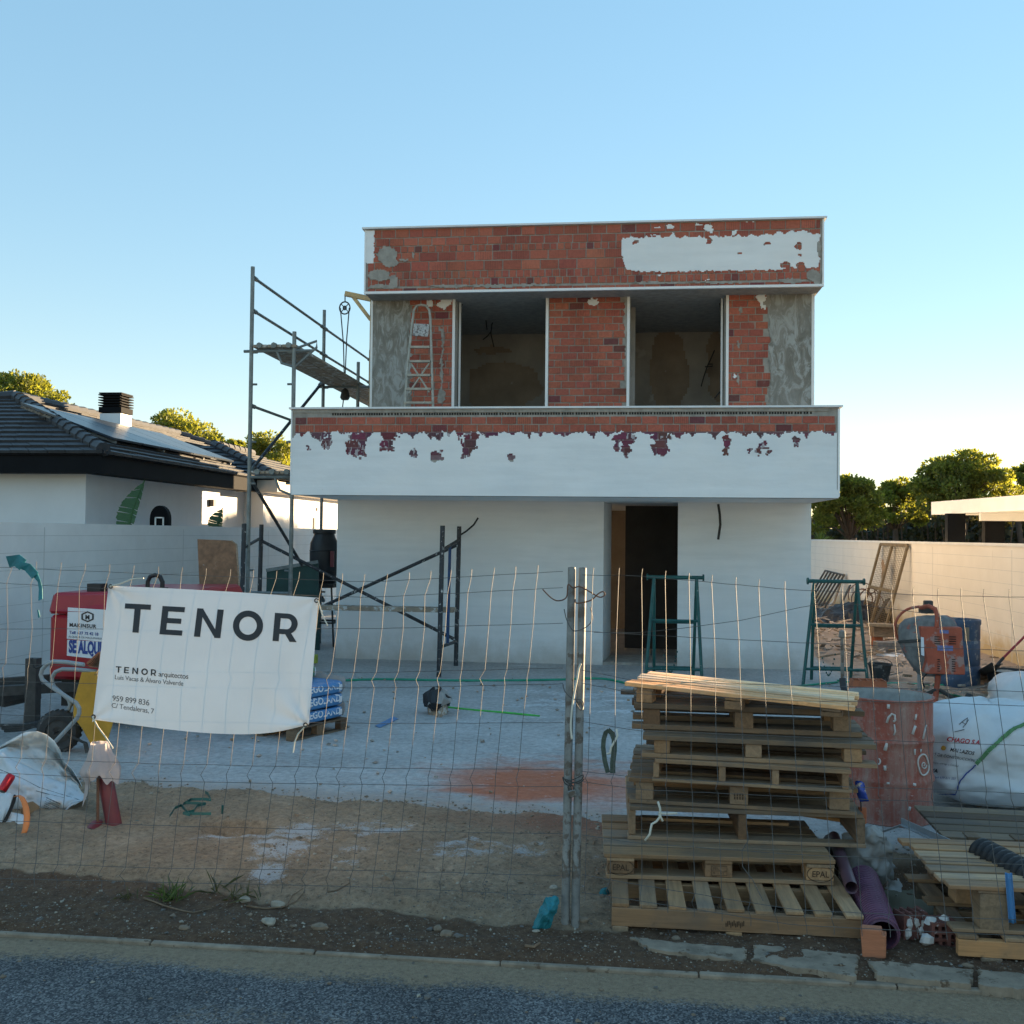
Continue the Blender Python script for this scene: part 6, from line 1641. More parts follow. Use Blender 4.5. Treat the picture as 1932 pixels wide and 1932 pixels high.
# ------------------------------------------------------------------ blue drum, buckets, shovel
bd = PZ(1806, 1293)
bl = thing('plastic_drum', 'dusty blue plastic drum behind the concrete mixer', 'drum', (bd.x, bd.y, 0))
hb = PY(1820, 1168, bd.y).z; r = .31
g = MB(); g.lathe([(0, 0), (r * .94, 0), (r, .05), (r, hb * .3), (r * .97, hb * .32), (r, hb * .34), (r, hb * .68), (r * .97, hb * .7), (r, hb * .72), (r, hb - .08), (r * 1.04, hb - .06), (r * 1.04, hb), (r * .95, hb), (r * .93, hb * .5), (0, hb * .5)], (bd.x, bd.y, 0), 32); g.build('drum_body', M['blue_plastic'], bl, smooth_angle=40)
g = MB(); q = PY(1826, 1196, bd.y - r * .8); g.box(q + V3((-.02, -.06, 0)), (.12, .01, .20), Matrix.Rotation(.5, 3, 'Z')); g.build('pale_label', M['bag_tan'], bl)
def bucket(label, x, y, rt, rb, h, mat, fill=None, fm=None, handle=True, name='bucket'):
    t = thing(name, label, 'bucket', (x, y, 0))
    g = MB(); g.lathe([(0, .005), (rb, 0), (rt, h - .02), (rt + .014, h - .018), (rt + .014, h), (rt - .008, h), (rb - .012, .02), (0, .02)], (x, y, 0), 26); g.build('pail', mat, t, smooth_angle=45)
    if fill: g = MB(); g.lathe([(0, fill + .05), (rt * .5, fill + .03), (rt * .9, fill)], (x, y, 0), 20); g.v = crumple(g.v, .03, 8, 5); g.build('filling', fm, t)
    if handle:
        g = MB(); g.tube([V3((x + cos(a) * (rt + .01), y - .03, h - .02 + sin(a) * .1)) for a in np.linspace(0, pi, 12)], .006, 5); g.build('handle', M['dark_metal'], t)
    return t
b1 = PZ(1660, 1286); bucket('grey rubber bucket standing behind the right green trestle', b1.x, b1.y, .165, .115, .27, M['rubber'])
b2 = PZ(1915, 1305); bucket('wide black mortar tub heaped with rubble near the right wall', b2.x, b2.y + .25, .30, .22, .27, M['black'], .22, M['mortar'], False, 'mortar_tub')
b3 = PZ(822, 1351); t = bucket('small mortar caked bucket with plastic and wire in the empty yard', b3.x, b3.y + .12, .13, .115, .16, M['plank'], None, None, False)
g = MB(); g.lathe([(0, .34), (.06, .33), (.12, .27), (.155, .2), (.16, .13), (.14, .09)], (b3.x - .02, b3.y + .12, 0), 22); g.v = crumple(g.v, .07, 11, 7); g.build('crumpled_plastic', M['black'], t)
g = MB(); g.lathe([(0, .30), (.07, .29), (.115, .24), (.14, .18)], (b3.x + .02, b3.y + .07, 0), 20); g.v = crumple(g.v, .09, 16, 8); g.build('clear_film', M['clear_bag'], t)
g = MB(); vs, fs = text_polys('8.5', .05, bold=.04); g.add([V3((b3.x - .055 + a, b3.y - .004 - (.012 if abs(a) < 2 else 0), .06 + b)) for a, b in vs], fs); g.build('painted_number', M['ink'], t)
sh = thing('shovel', 'red handled shovel leaning by the right wall above the tub', 'shovel', tuple(PY(1866, 1270, 13.9)))
h0, h1, h2 = PY(1950, 1184, 14.4), PY(1893, 1241, 14.0), PY(1881, 1255, 13.95)
tubes('red_handle', sh, M['red'], [[h0, h1]], .017, 8); tubes('socket', sh, M['black'], [[h1, h2]], .02, 8)
g = MB(); a = h2; tip = PZ(1849, 1281, .01); d = (tip - a); s = d.cross(V3((0, 0, 1))).normalized() * .12
g.grid(lambda u, v: a.lerp(tip, v) + s * (2 * u - 1) * (.55 + .75 * v - .6 * max(0, v - .7) / .3) + V3((0, 0, .035 * (abs(2 * u - 1) ** 2))), 8, 8); g.build('blade', M['dark_metal'], sh, smooth=True, solid=.004)

# ------------------------------------------------------------------ leaning things along the right wall
Zg = lambda x, y: (1539.6 + x * .125, 996.2 + y * .125)
def wall_pt(x, y): return PX(x, y, 6.63)
tl, tr = wall_pt(*Zg(975, 245)), wall_pt(*Zg(1385, 262)); bl_, br_ = PZ(*Zg(800, 1455)), PZ(*Zg(1120, 1440))
bl_ = V3((6.15, tl.y + .1, 0)); br_ = V3((6.15, tr.y + .1, 0))
gt = thing('mesh_gate', 'tall wooden framed wire mesh gate leaning on the right wall', 'gate', tuple((bl_ + br_) / 2))
M['gate_wood'] = basic('gate_frame', (.17, .125, .07), .3, 6, .8, .2)
tm, bm_ = tl.lerp(tr, .46), bl_.lerp(br_, .46)
for a, b in ((tl, bl_), (tr, br_), (tm, bm_)): g = MB(); g.beam(a, b, .09, .05, up=(1, 0, 0)); g.build('stile', M['gate_wood'], gt)
for f in (0, .55, 1): g = MB(); g.beam(tl.lerp(bl_, f), tr.lerp(br_, f), .07, .05, up=(1, 0, 0)); g.build('rail', M['gate_wood'], gt)
g = MB(); nU, nV = 18, 44
for i in range(1, nU): g.tube([tl.lerp(tr, i / nU), bl_.lerp(br_, i / nU)], .0045, 4, caps=False)
for j in range(1, nV): g.tube([tl.lerp(bl_, j / nV), tr.lerp(br_, j / nV)], .0045, 4, caps=False)
g.build('wire_mesh', M['gate_wood'], gt)
g = MB(); o = tl.lerp(tr, .38).lerp(bl_.lerp(br_, .38), .25); 
pts = [(-.16, .25), (.0, .2), (.12, .0), (.22, -.1), (.1, -.35), (.05, -.6), (-.1, -.75), (-.22, -.6), (-.12, -.3), (-.2, 0)]
dv = (br_ - bl_).normalized(); g.poly([o + dv * a * .9 + V3((-.04, 0, b * .55)) for a, b in pts]); g.build('torn_leaf_scrap', M['cardboard'], gt, solid=.006)
tl, tr = PX(*Zg(140, 642), 6.6), PX(*Zg(425, 712), 6.6)
gr = thing('iron_grille', 'black iron bar grille leaning on the far end of the right wall', 'grille', (6.3, (tl.y + tr.y) / 2, 0))
f0, f1 = V3((6.0, tl.y, 0)), V3((6.0, tr.y, 0))
for a, b in ((tl, tr), (f0, f1)): g = MB(); g.tube([a, b], .03, 6); g.build('rail', M['dark_metal'], gr)
for i in range(7): g = MB(); g.tube([tl.lerp(tr, i / 6), f0.lerp(f1, i / 6)], .03, 6); g.build('bar', M['dark_metal'], gr)
# leaning planks (each a thing)
for i, (x0, y0, x1, y1, w, lab) in enumerate(((1592, 1083, 1572, 1143, .12, 'pale plank leaning on the wall right beside the iron grille'), (1583, 1120, 1566, 1145, .16, 'short wide white board at the foot of the iron grille'),
        (1604, 1104, 1602, 1138, .14, 'dark narrow board upright between grille and mesh gate'), (1622, 1128, 1610, 1158, .1, 'thin batten leaning on the wall behind the green trestle'), (1632, 1135, 1618, 1164, .22, 'broad dark panel leaning left of the mesh gate'), (1675, 1130, 1668, 1160, .25, 'rib of stacked metal sheet behind the mesh gate foot'))):
    a = PX(x0, y0, 6.62); b = V3((6.25, a.y - .1, .0))
    g = MB(); g.beam(a, b, w * 1.5, .03, up=(1, 0, 0)); tag(g.build('leaning_plank', M['sandy_wood'] if i in (0, 3) else (M['white_paint_wall'] if i == 1 else M['dark_metal']), bevel=.003), lab, 'plank')
g = MB()
ce = PX(1636, 1130, 6.3)
for i in range(7):
    r = random.uniform(.22, .38); c = ce + V3((random.uniform(-.1, .1), random.uniform(-.5, .5), random.uniform(-.1, .15))); nn = Euler((random.uniform(-.5, .5), random.uniform(-.6, .6), random.uniform(0, 3))).to_matrix()
    g.tube([c + nn @ V3((0, cos(a) * r, sin(a) * r)) for a in np.linspace(0, 5.6, 20)], .012, 5)
tag(g.build('wire_coil', M['rust'], smooth=True), 'rusty loose wire coils left of the leaning mesh gate', 'wire')
tp_ = PZ(1612, 1172); g = MB(); g.grid(lambda u, v: (tp_.x - 1.1 + 2.3 * u, tp_.y - .8 + 1.9 * v, .42 * sin(pi * u) ** .6 * sin(pi * v) ** .6 * (.5 + float(fbm(u * 7, v * 7, 3))) + .0), 34, 22)
g.v = crumple(g.v, .09, 5, 2); tag(g.build('tarpaulin', M['black'], smooth=False), 'crumpled black plastic sheeting heaped behind the right trestle', 'tarpaulin')
def oriented(name, label, cat, mat, u, v, size, rz, lift=0.0, group=None, bev=.006):
    p = PZ(u, v); g = MB(); g.box(p + V3((0, 0, size[2] / 2 + lift)), size, Matrix.Rotation(rz, 3, 'Z')); return tag(g.build(name, mat, bevel=bev), label, cat, group)
oriented('timber_stack', 'short grey timber baulk lying before the leaning gate', 'timber', M['sandy_wood'], 1680, 1222, (.75, .3, .2), .1, .22)
oriented('timber_stack', 'board lying across the baulk left of the mixer hoop', 'timber', M['wood_z'], 1682, 1225, (.9, .18, .06), -.15, .43)
oriented('concrete_block', 'grey concrete block under the boards left of the mixer', 'block', M['cement'], 1683, 1232, (.62, .3, .21), .05)
oriented('terracotta_tile', 'broken orange clay tile leaning at the boards by the mixer', 'tile', M['terracotta'], 1655, 1222, (.2, .1, .3), .5)
oriented('paper_sack', 'torn white paper sack flat on the ground by the mixer hoop', 'sack', M['sticker'], 1688, 1240, (.5, .45, .05), .6, 0, None, .02)
for i, (u, v, s, rz, lab) in enumerate(((1668, 1237, (1.6, .12, .05), -.75, 'long batten on the ground pointing at the mixer'), (1745, 1270, (.35, .1, .06), -.3, 'dark offcut lying left of the mixer leg'), (1860, 1262, (1.5, .1, .04), -.5, 'thin batten among rubble near the shovel'), (1600, 1160, (2.2, .16, .05), -.1, 'pale board lying flat behind the black sheeting'), (1580, 1148, (1.8, .2, .06), .1, 'farthest flat board on the side path'))):
    oriented('loose_batten', lab, 'timber', M['sandy_wood'] if i != 1 else M['dark_metal'], u, v, s, rz)

# ------------------------------------------------------------------ big bags
def sack_surface(c, rx, ry, h, seed, top=.35, fold=.05, n=72, m=40, lean=(0, 0)):
    def f(u, v):
        a = 2 * pi * u; sq = 1.0 / max(abs(cos(a)), abs(sin(a))) ** .35
        prof = (sin(min(1, v * 3.2) * pi / 2) ** .5) * (1 - .10 * v) if v < .55 else (1 - .10 * .55) * (max(0.0, cos((v - .55) / .45 * pi / 2)) ** .55 * (1 - top) + top * (1 - v) / .45)
        fl = 1 + fold * (float(fbm(u * 14, v * 5, seed, 3)) - .5) * 2 * (.5 + v) + fold * .6 * (float(fbm(cos(a) * 3 + 5, v * 11 + sin(a) * 3, seed + 5)) - .5) * 2
        r = prof * fl * sq
        z = h * (v if v < .55 else .55 + .45 * sin((v - .55) / .45 * pi / 2))
        return V3((c[0] + rx * r * cos(a) + lean[0] * z, c[1] + ry * r * sin(a) + lean[1] * z, c[2] + z * (1 + .10 * (float(fbm(cos(a) * 1.5 + 3, sin(a) * 1.5 + v, seed + 9)) - .5))))
    g = MB(); g.grid(f, n, m, wrap=True); return g
bb0 = PZ(1880, 1556)
bgx, bgy = bb0.x + .16, bb0.y + .62
bag = thing('rubble_bag', 'large white builders bag printed in red and black beside the drum', 'bag', (bgx, bgy, 0))
g = sack_surface((bgx, bgy, .0), .60, .55, .84, 5, .0, .11, 120, 64)
body = g; bag_o = g.build('bag_body', M['big_bag'], bag, smooth=True)
bv = bvh_of(g)
def on_bag(px, py, lift=.004):
    d = ray(px, py).normalized(); hit, nrm, _, _ = bv.ray_cast(ORIGIN, d)
    if hit is None: return None
    if nrm.dot(d) > 0: nrm = -nrm
    return hit + nrm * lift
def bag_text(s, x, y, h, ang, mat, **kw):
    """print on the bag: the letters are laid on its cloth"""
    vs, fs = text_polys(s, 1.0, **kw); c, q = cos(ang), sin(ang); pts = []
    for a, b in vs:
        p = on_bag(x + (a * c + b * q * .9) * h, y + (a * q - b * c) * h); pts.append(p)
    g = MB(); ok = [f for f in fs if all(pts[i] is not None for i in f)]
    g.add([p or V3((bgx, bgy, 0)) for p in pts], ok)
    if ok: g.build('bag_print', mat, bag_o)
bag_text('CHAGO S.A', 1786, 1398, 8.5, .12, M['ink_red'], bold=.03, shear=.2)
bag_text('MALLAZOS', 1792, 1417, 6.6, .16, M['ink'], bold=.02, shear=.2)
bag_text('S DE CONSTRUCCIÓN', 1763, 1425, 5.4, .16, M['ink'], shear=.2)
bag_text('Tiene entrega a Calidad', 1760, 1440, 3.6, .14, M['ink_grey'], shear=.2)
bag_text('YA', 1757, 1457, 7.0, .08, M['ink'], bold=.03, shear=.2)
bag_text('Móvil 639 211 225', 1759, 1468, 4.2, .06, M['ink_blue'], shear=.2)
def strip(name, px, w, mat, lift=.012):
    pts = [on_bag(x, y, lift) for x, y in px]; pts = [p for p in pts if p is not None]
    if len(pts) < 2: return
    g = MB()
    for i in range(len(pts) - 1):
        d = (pts[i + 1] - pts[i]).normalized(); s = d.cross((ORIGIN - pts[i]).normalized()) * w / 2; g.add([pts[i] - s, pts[i] + s, pts[i + 1] + s, pts[i + 1] - s], [(0, 1, 2, 3)])
    g.build(name, mat, bag_o, solid=.004)
M['green_web'] = basic('green_seam_tape', (.10, .24, .10), .25, 30, .8, .2)
dense = lambda L, n=10: [(L[i][0] + (L[i + 1][0] - L[i][0]) * k / n, L[i][1] + (L[i + 1][1] - L[i][1]) * k / n) for i in range(len(L) - 1) for k in range(n)] + [L[-1]]
strip('seam_tape', dense([Z9(1430, 880), Z9(1530, 770), Z9(1620, 690), Z9(1720, 600), Z9(1820, 520), Z9(1932, 470), Z9(2010, 455)]), .03, M['green_web'])
for seq in ([Z9(1425, 890), Z9(1340, 970), Z9(1260, 1060), Z9(1215, 1190)], [Z9(1215, 1195), Z9(1100, 1190), Z9(980, 1200)]):
    pts = dense(seq, 12); strip('blue_stitching', pts, .010, M['ink_blue'], .008)
g = MB()
for seq in ([Z9(1250, 470), Z9(1300, 430), Z9(1340, 400), Z9(1330, 450), Z9(1290, 500)], [Z9(1200, 545), Z9(1250, 535), Z9(1305, 520)], [Z9(1280, 440), Z9(1320, 470), Z9(1350, 420)]):
    pp = [on_bag(x, y, .004) for x, y in seq]; pp = [p for p in pp if p is not None]
    if len(pp) > 1: g.tube(pp, .003, 4)
if g.v: g.build('faded_logo', M['ink_grey'], bag_o)
g = MB(); pp = [on_bag(*Z9(1090 + 28 * cos(a), 715 + 26 * sin(a)), .004) for a in np.linspace(0, 2 * pi, 14)]
pp = [p for p in pp if p is not None]
if len(pp) > 6: g.poly(pp[:-1]); g.build('yellow_mark', M['yellow'], bag_o)
b2p = PZ(1935, 1352); g = sack_surface((b2p.x + .15, b2p.y + .2, 0), .52, .42, .50, 12, .0, .08, 60, 34)
bag2 = thing('rubble_bag', 'second crumpled white bag lying behind the printed builders bag', 'bag', (b2p.x + .15, b2p.y + .2, 0)); g.build('bag_body', M['big_bag'], bag2, smooth=True)
bv2 = bvh_of(g); g = MB(); 
pp = []
for x, y in [Z9(1870, 395), Z9(1900, 388), Z9(1935, 395), Z9(1960, 420), Z9(1930, 440), Z9(1885, 420)]:
    hit = bv2.ray_cast(ORIGIN, ray(x, y).normalized())[0]
    if hit is not None: pp.append(hit + V3((0, -.006, .006)))
if len(pp) > 3: g.poly(pp); g.build('pink_print', M['ink_red'], bag2)

# ------------------------------------------------------------------ low clutter right of the stack
g = MB(); a, b = PZ(1846, 1606, .36), PZ(1972, 1672, .34); ax = (b - a).normalized(); L = (b - a).length
prof = [(0.0, 0), (.05, 0)] + [(.078 + .009 * (1 if (i // 2) % 2 else -1), .004 + L * i / 44) for i in range(45)] + [(.05, L), (0, L)]
R = ax.to_track_quat('Z', 'Y').to_matrix(); g.lathe(prof, a, 20, R)
cp = thing('corrugated_pipe', 'black dusty corrugated pipe length resting on the right pallets', 'pipe', tuple(a)); g.build('pipe_wall', M['black'], cp)
a, b, c = PZ(1703, 1556, .20), PZ(1875, 1634, .31), PZ(1628, 1582, .05)
pf = thing('zinc_profile', 'long zinc metal profile sloping from the drum onto the right pallet', 'profile', tuple(a))
g = MB(); g.beam(a, b, .055, .006); g.beam(a + V3((0, .026, .018)), b + V3((0, .026, .018)), .006, .04); g.build('long_flange', M['profile'], pf)
g = MB(); g.beam(a, c, .05, .012); tag(g.build('zinc_profile', M['profile']), 'short grey profile at the foot of the red drum', 'profile')
a = PY(1881, 1628, 5.52); g = MB(); g.grid(lambda u, v: (a.x - .018 + .036 * u + .012 * v, 5.34 + .01 * sin(u * 9) + .02 * (1 - v), a.z - .245 * v), 6, 8)
tag(g.build('plastic_strip', M['bag_blue'], smooth=True, solid=.003), 'pale blue plastic strip hanging on the mesh over the right pallet', 'strip')
a, b = PY(*Zr(715, 1185), 5.38), PY(*Zr(545, 905), 6.15); a.z, b.z = .09, .115; ax = (b - a).normalized(); L = (b - a).length
prof = [(.070, 0), (.079, .005), (.079, L), (.070, L), (.070, .0)]
R = ax.to_track_quat('Z', 'Y').to_matrix(); g = MB(); g.lathe(prof, a, 26, R)
pp_ = thing('corrugated_pipe', 'wide purple corrugated pipe lying mouth forward by the pallet stack', 'pipe', tuple(a)); g.build('pipe_wall', M['purple_pipe'], pp_)
g = MB(); u_ = ax.orthogonal().normalized(); w_ = ax.cross(u_)
for i in range(28): g.tube([a + ax * (.02 + i * L / 28) + (u_ * cos(q) + w_ * sin(q)) * .083 for q in np.linspace(0, 2 * pi, 27)], .007, 5)
g.build('pipe_rib', M['purple_rib'], pp_)
a, b = PY(*Zr(445, 895), 5.75), PY(*Zr(290, 690), 6.5); b.z = a.z + .06; g = MB(); ax = (b - a).normalized(); R = ax.to_track_quat('Z', 'Y').to_matrix()
g.lathe([(.030, .01), (.036, 0), (.036, (b - a).length), (.030, (b - a).length), (.030, .01)], a, 18, R)
bp_ = thing('drain_pipe', 'brown drain pipe pointing forward above the purple pipe', 'pipe', tuple(a)); g.build('pipe_wall', M['brown_pipe'], bp_, smooth_angle=50)
pb = PY(*Zr(340, 640), 6.6); tb = thing('black_tub', 'black plastic box tucked behind the lower pallets', 'box', (pb.x, 6.6, 0))
g = MB(); g.prism([PY(*Zr(265, 545), 6.5), PY(*Zr(330, 520), 6.5), PY(*Zr(420, 760), 6.5), PY(*Zr(310, 745), 6.5), PY(*Zr(262, 610), 6.5)], (0, .25, 0)); g.build('tub_wall', M['black'], tb, bevel=.015)
fp = PZ(1650, 1682); g = sack_surface((fp.x + .0, fp.y + .14, .0), .155, .13, .34, 22, .15, .14, 54, 30)
g.v = crumple(crumple(g.v, .07, 7, 4), .03, 22, 6); fb = thing('plastic_bag', 'murky translucent plastic bag slumped between pallet stack and right pallets', 'bag', (fp.x, fp.y + .14, 0)); g.build('bag_film', M['clear_bag'], fb, smooth=True)
g = MB(); g.grid(lambda u, v: PZ(1672 + 26 * u + 2 * v, 1655 + 22 * v + 8 * u, .02 + .10 * (1 - u) * (1 - v)), 8, 8); g.v = crumple(g.v, .03, 14, 3); g.build('bag_tail', M['clear_bag'], fb, smooth=True)
# snack bag
a = PY(1620, 1478, 6.3)
g = MB(); g.grid(lambda u, v: PY(1612 + 8 * v + (16 + 2 * v) * u, 1476 + 36 * v - 3 * sin(pi * u) * (1 - v), 6.3 - .02 * sin(pi * u) * sin(pi * v)), 8, 10)
g.v = crumple(g.v, .012, 26, 3); sb = thing('snack_bag', 'blue crumpled snack packet caught beside the pallets and drum', 'packet', tuple(a)); g.build('foil', M['crisp'], sb, smooth=True, solid=.004)
g = MB(); s = [PY(1624, 1512, 6.3), PY(1625, 1530, 6.3)]; g.tube(s, .004, 5); g.build('hanging_thread', M['cable'], sb)
g = MB(); c = PY(1627, 1538, 6.32); g.box(c, (.045, .03, .10)); tag(g.build('orange_clip', M['terracotta'], bevel=.004), 'small orange plastic post showing behind the broken pallet', 'peg')
# brick by the lowest pallet
a = PY(*Zr(520, 1165), 5.27); b = PY(*Zr(742, 1225), 5.27); c = PY(*Zr(740, 1420), 5.27); d = PY(*Zr(540, 1430), 5.27)
g = MB(); g.prism([a, PY(*Zr(700, 1178), 5.27), PY(*Zr(706, 1222), 5.27), b, c, d, PY(*Zr(530, 1300), 5.27)], (.02, .07, 0)); lo = min(p[2] for p in g.v); g.v = [(x, y, z - lo) for x, y, z in g.v]
ob = thing('clay_brick', 'bright orange broken clay brick at the right foot of the stack', 'brick', (a.x + .06, 5.3, 0)); g.build('brick_body', basic('new_orange_brick', (.46, .17, .085), .15, 14, .85, .2, 50, stretch=(1, 1, 6)), ob, bevel=.004)
def hollow(label, u, v, w, dd, h, nx, nz, rz, seed, upright):
    p = PZ(u, v); t = thing('hollow_brick', label, 'brick', tuple(p), 'broken hollow bricks by the kerb')
    R = Matrix.Rotation(rz, 3, 'Z'); g = MB(); wall = .014
    if upright:   # holes on the top face
        cw, cd = w / nx, dd / nz
        for i in range(nx + 1): g.box(p + R @ V3((-w / 2 + i * cw, 0, h / 2)), (wall, dd + wall, h + random.uniform(-.015, .01)), R)
        for j in range(nz + 1): g.box(p + R @ V3((0, -dd / 2 + j * cd, h / 2)), (w - .002, wall - .002, h - .006), R)
    else:
        cw, cz = w / nx, h / nz
        for i in range(nx + 1): g.box(p + R @ V3((-w / 2 + i * cw, dd / 2, h / 2)), (wall * 1.3, dd + random.uniform(-.02, .01), h + wall), R)
        for j in range(nz + 1): g.box(p + R @ V3((0, dd / 2, j * cz)), (w - .002, dd - .004, wall * 1.3), R)
        g.box(p + R @ V3((0, dd * .8, h / 2)), (w - .01, .02, h - .01), R)
    g.v = crumple(g.v, .010, 30, seed)
    g.build('brick_cells', M['old_brick'], t)
    k = MB()
    for i in range(5 if upright else 0):
        q = p + R @ V3((random.uniform(-w / 2, w / 2) * .9, -dd / 2 * (1 if upright else 0) - .008, random.uniform(.02, h)))
        k.lathe([(0, .02), (.016, .012), (.02, -.015), (.008, -.035), (0, -.04)], q, 8)
    if not upright:
        for q, s in (((-w * .72, .02, h * .3), 1.05), ((-w * .4, .05, h * 1.0), .9), ((.02, .06, h * 1.0), .8), ((w * .6, .04, h * .2), .7)): k.lathe([(0, .03 * s), (.03 * s, .015 * s), (.034 * s, -.015 * s), (0, -.035 * s)], p + R @ V3(q), 9)
    k.v = crumple(k.v, .018, 28, seed + 2); k.build('plaster_lump', M['splash'], t)
M['old_brick'] = basic('plaster_stained_clay', (.17, .065, .05), .35, 14, .9, .4, 50, spots=(18, .60, (.55, .52, .5)))
hollow('upright half brick with cells facing up beside the purple pipe', 1717, 1765, .13, .10, .13, 3, 2, .3, 3, True)
hollow('broken hollow brick with round cells facing the street by the right pallet', 1783, 1789, .125, .12, .12, 3, 3, .1, 5, False)
random.seed(41)
Zl = lambda x, y: (x * .1328, 1418.8 + y * .1328)
Zl2 = lambda x, y: (x * .25, 1283 + y * .25)
# ------------------------------------------------------------------ red drain pipe standing in the dirt
rp = thing('drain_pipe', 'dark red drain pipe standing upright out of the dirt at left', 'pipe', tuple(PZ(222, 1573, 0)))
b, t = PY(218, 1572, 6.85), PY(188, 1410, 6.95)
g = MB(); g.tube([b - V3((0, 0, .1)), b, b.lerp(t, .5), t], .055, 18); g.build('pipe_wall', M['red_dark'], rp, smooth_angle=50)
g = MB()
cen = [PY(*Zl2(755, 470), 6.93), PY(*Zl2(755, 520), 6.92), PY(*Zl2(770, 600), 6.9), PY(*Zl2(770, 680), 6.88), PY(*Zl2(780, 740), 6.86)]
rad = [.062, .072, .10, .135, .12]
def film(u, v):
    q = v * 4; i = min(int(q), 3); c = cen[i].lerp(cen[i + 1], q - i); r = rad[i] + (rad[i + 1] - rad[i]) * (q - i); a = 2 * pi * u
    r *= 1 + .30 * (float(fbm(u * 11, v * 2.2, 7, 3)) - .5) + .10 * sin(a * 7 + v * 3)
    return c + V3((cos(a) * r, sin(a) * r * .8, .025 * v * sin(a * 3) + .02 * v * sin(a * 8)))
g.grid(film, 60, 16, wrap=True); g.add([cen[0] + V3((0, 0, .02))], [])
fg = g.build('plastic_hood', M['film'], rp, smooth=True)
g = MB(); q = [PY(*Zl2(650, 690), 6.84), PY(*Zl2(700, 720), 6.82), PY(*Zl2(665, 850), 6.84), PY(*Zl2(620, 960), 6.87), PY(*Zl2(640, 820), 6.86)]
g.add(q, [(0, 1, 2, 3, 4)]); g.build('film_tail', M['film'], rp)
o = tubes('rebar', None, M['rust'], [[PY(*Zl2(735, 1170), 6.78) , PY(*Zl2(740, 740), 6.84), PY(*Zl2(742, 560), 6.86)]], .011, 6); tag(o, 'thin rusty rod upright beside the red drain pipe', 'rod')
a, b2 = PY(*Zl2(670, 1165), 6.68), PY(*Zl2(738, 1085), 6.84)
el = thing('pipe_elbow', 'short dark red pipe elbow half sunk at the standing pipe foot', 'pipe', tuple(a))
c0 = PY(*Zl2(735, 1160), 6.95); g = MB(); g.tube([a, a.lerp(b2, .75), b2 + V3((.01, .03, -.02)), c0], .046, 16, caps=False); g.build('pipe_wall', M['red_dark'], el, smooth_angle=50)
g = MB(); d = (a - b2).normalized(); g.tube([a + d * -.01, a + d * .002], .04, 16); g.build('mouth_shade_disc', M['hollow_shade'], el)  # near-black plug stands in for the shade inside the pipe
p = PY(*Zl2(622, 1135), 6.85); g = MB(); g.lathe([(0, .04), (.03, .038), (.05, .01), (.05, -.03)], p, 14, Matrix.Rotation(.5, 3, 'X')); tag(g.build('bottle_top', basic('green_cap', (.01, .16, .09), .2, 8, .4, 0), smooth_angle=40), 'small green plastic lid beside the red pipe elbow', 'lid')
g = MB()
for k in range(4):
    g.grid(lambda u, v: PY(222 + 40 * u, 1550 + 4 * sin(u * 6 + k) + v * 4 + k * 3, 7.25 - .1 * k) * 1.0, 10, 2)
g.v = [(x, y, max(.03, z)) for x, y, z in crumple(g.v, .02, 12, 4)]
tag(g.build('strap_scraps', M['teal'], solid=.003), 'dark teal strap scraps behind the red pipe', 'strap')
for i, px in enumerate(([(320, 1542), (330, 1527), (342, 1522), (350, 1532), (358, 1540), (345, 1537), (372, 1538), (398, 1538)], [(345, 1520), (360, 1511), (385, 1510), (398, 1512), (392, 1500), (387, 1497)], [(352, 1536), (366, 1532), (372, 1522), (388, 1519), (348, 1517)])):
    pts = [PZ(x, y, .055 + .03 * random.random()) for x, y in px]; g = MB()
    for j in range(len(pts) - 1):
        g.add([pts[j], pts[j + 1], pts[j + 1] + V3((0, .005, .02)), pts[j] + V3((0, .005, .02))], [(0, 1, 2, 3)])
    tag(g.build('band_loop', M['green_steel'], solid=.002), ('dark green band curled widest on the slab edge', 'dark green band end standing up nearest the yard', 'zigzag dark green band lying between two loops')[i], 'band', 'discarded green bands on the slab edge')
g = MB(); g.tube([PZ(419, 1540, .02), PY(420, 1519, PZ(419, 1540, .02).y)], .008, 5); tag(g.build('short_peg', M['green_steel']), 'short dark peg sticking up at the slab edge', 'peg')

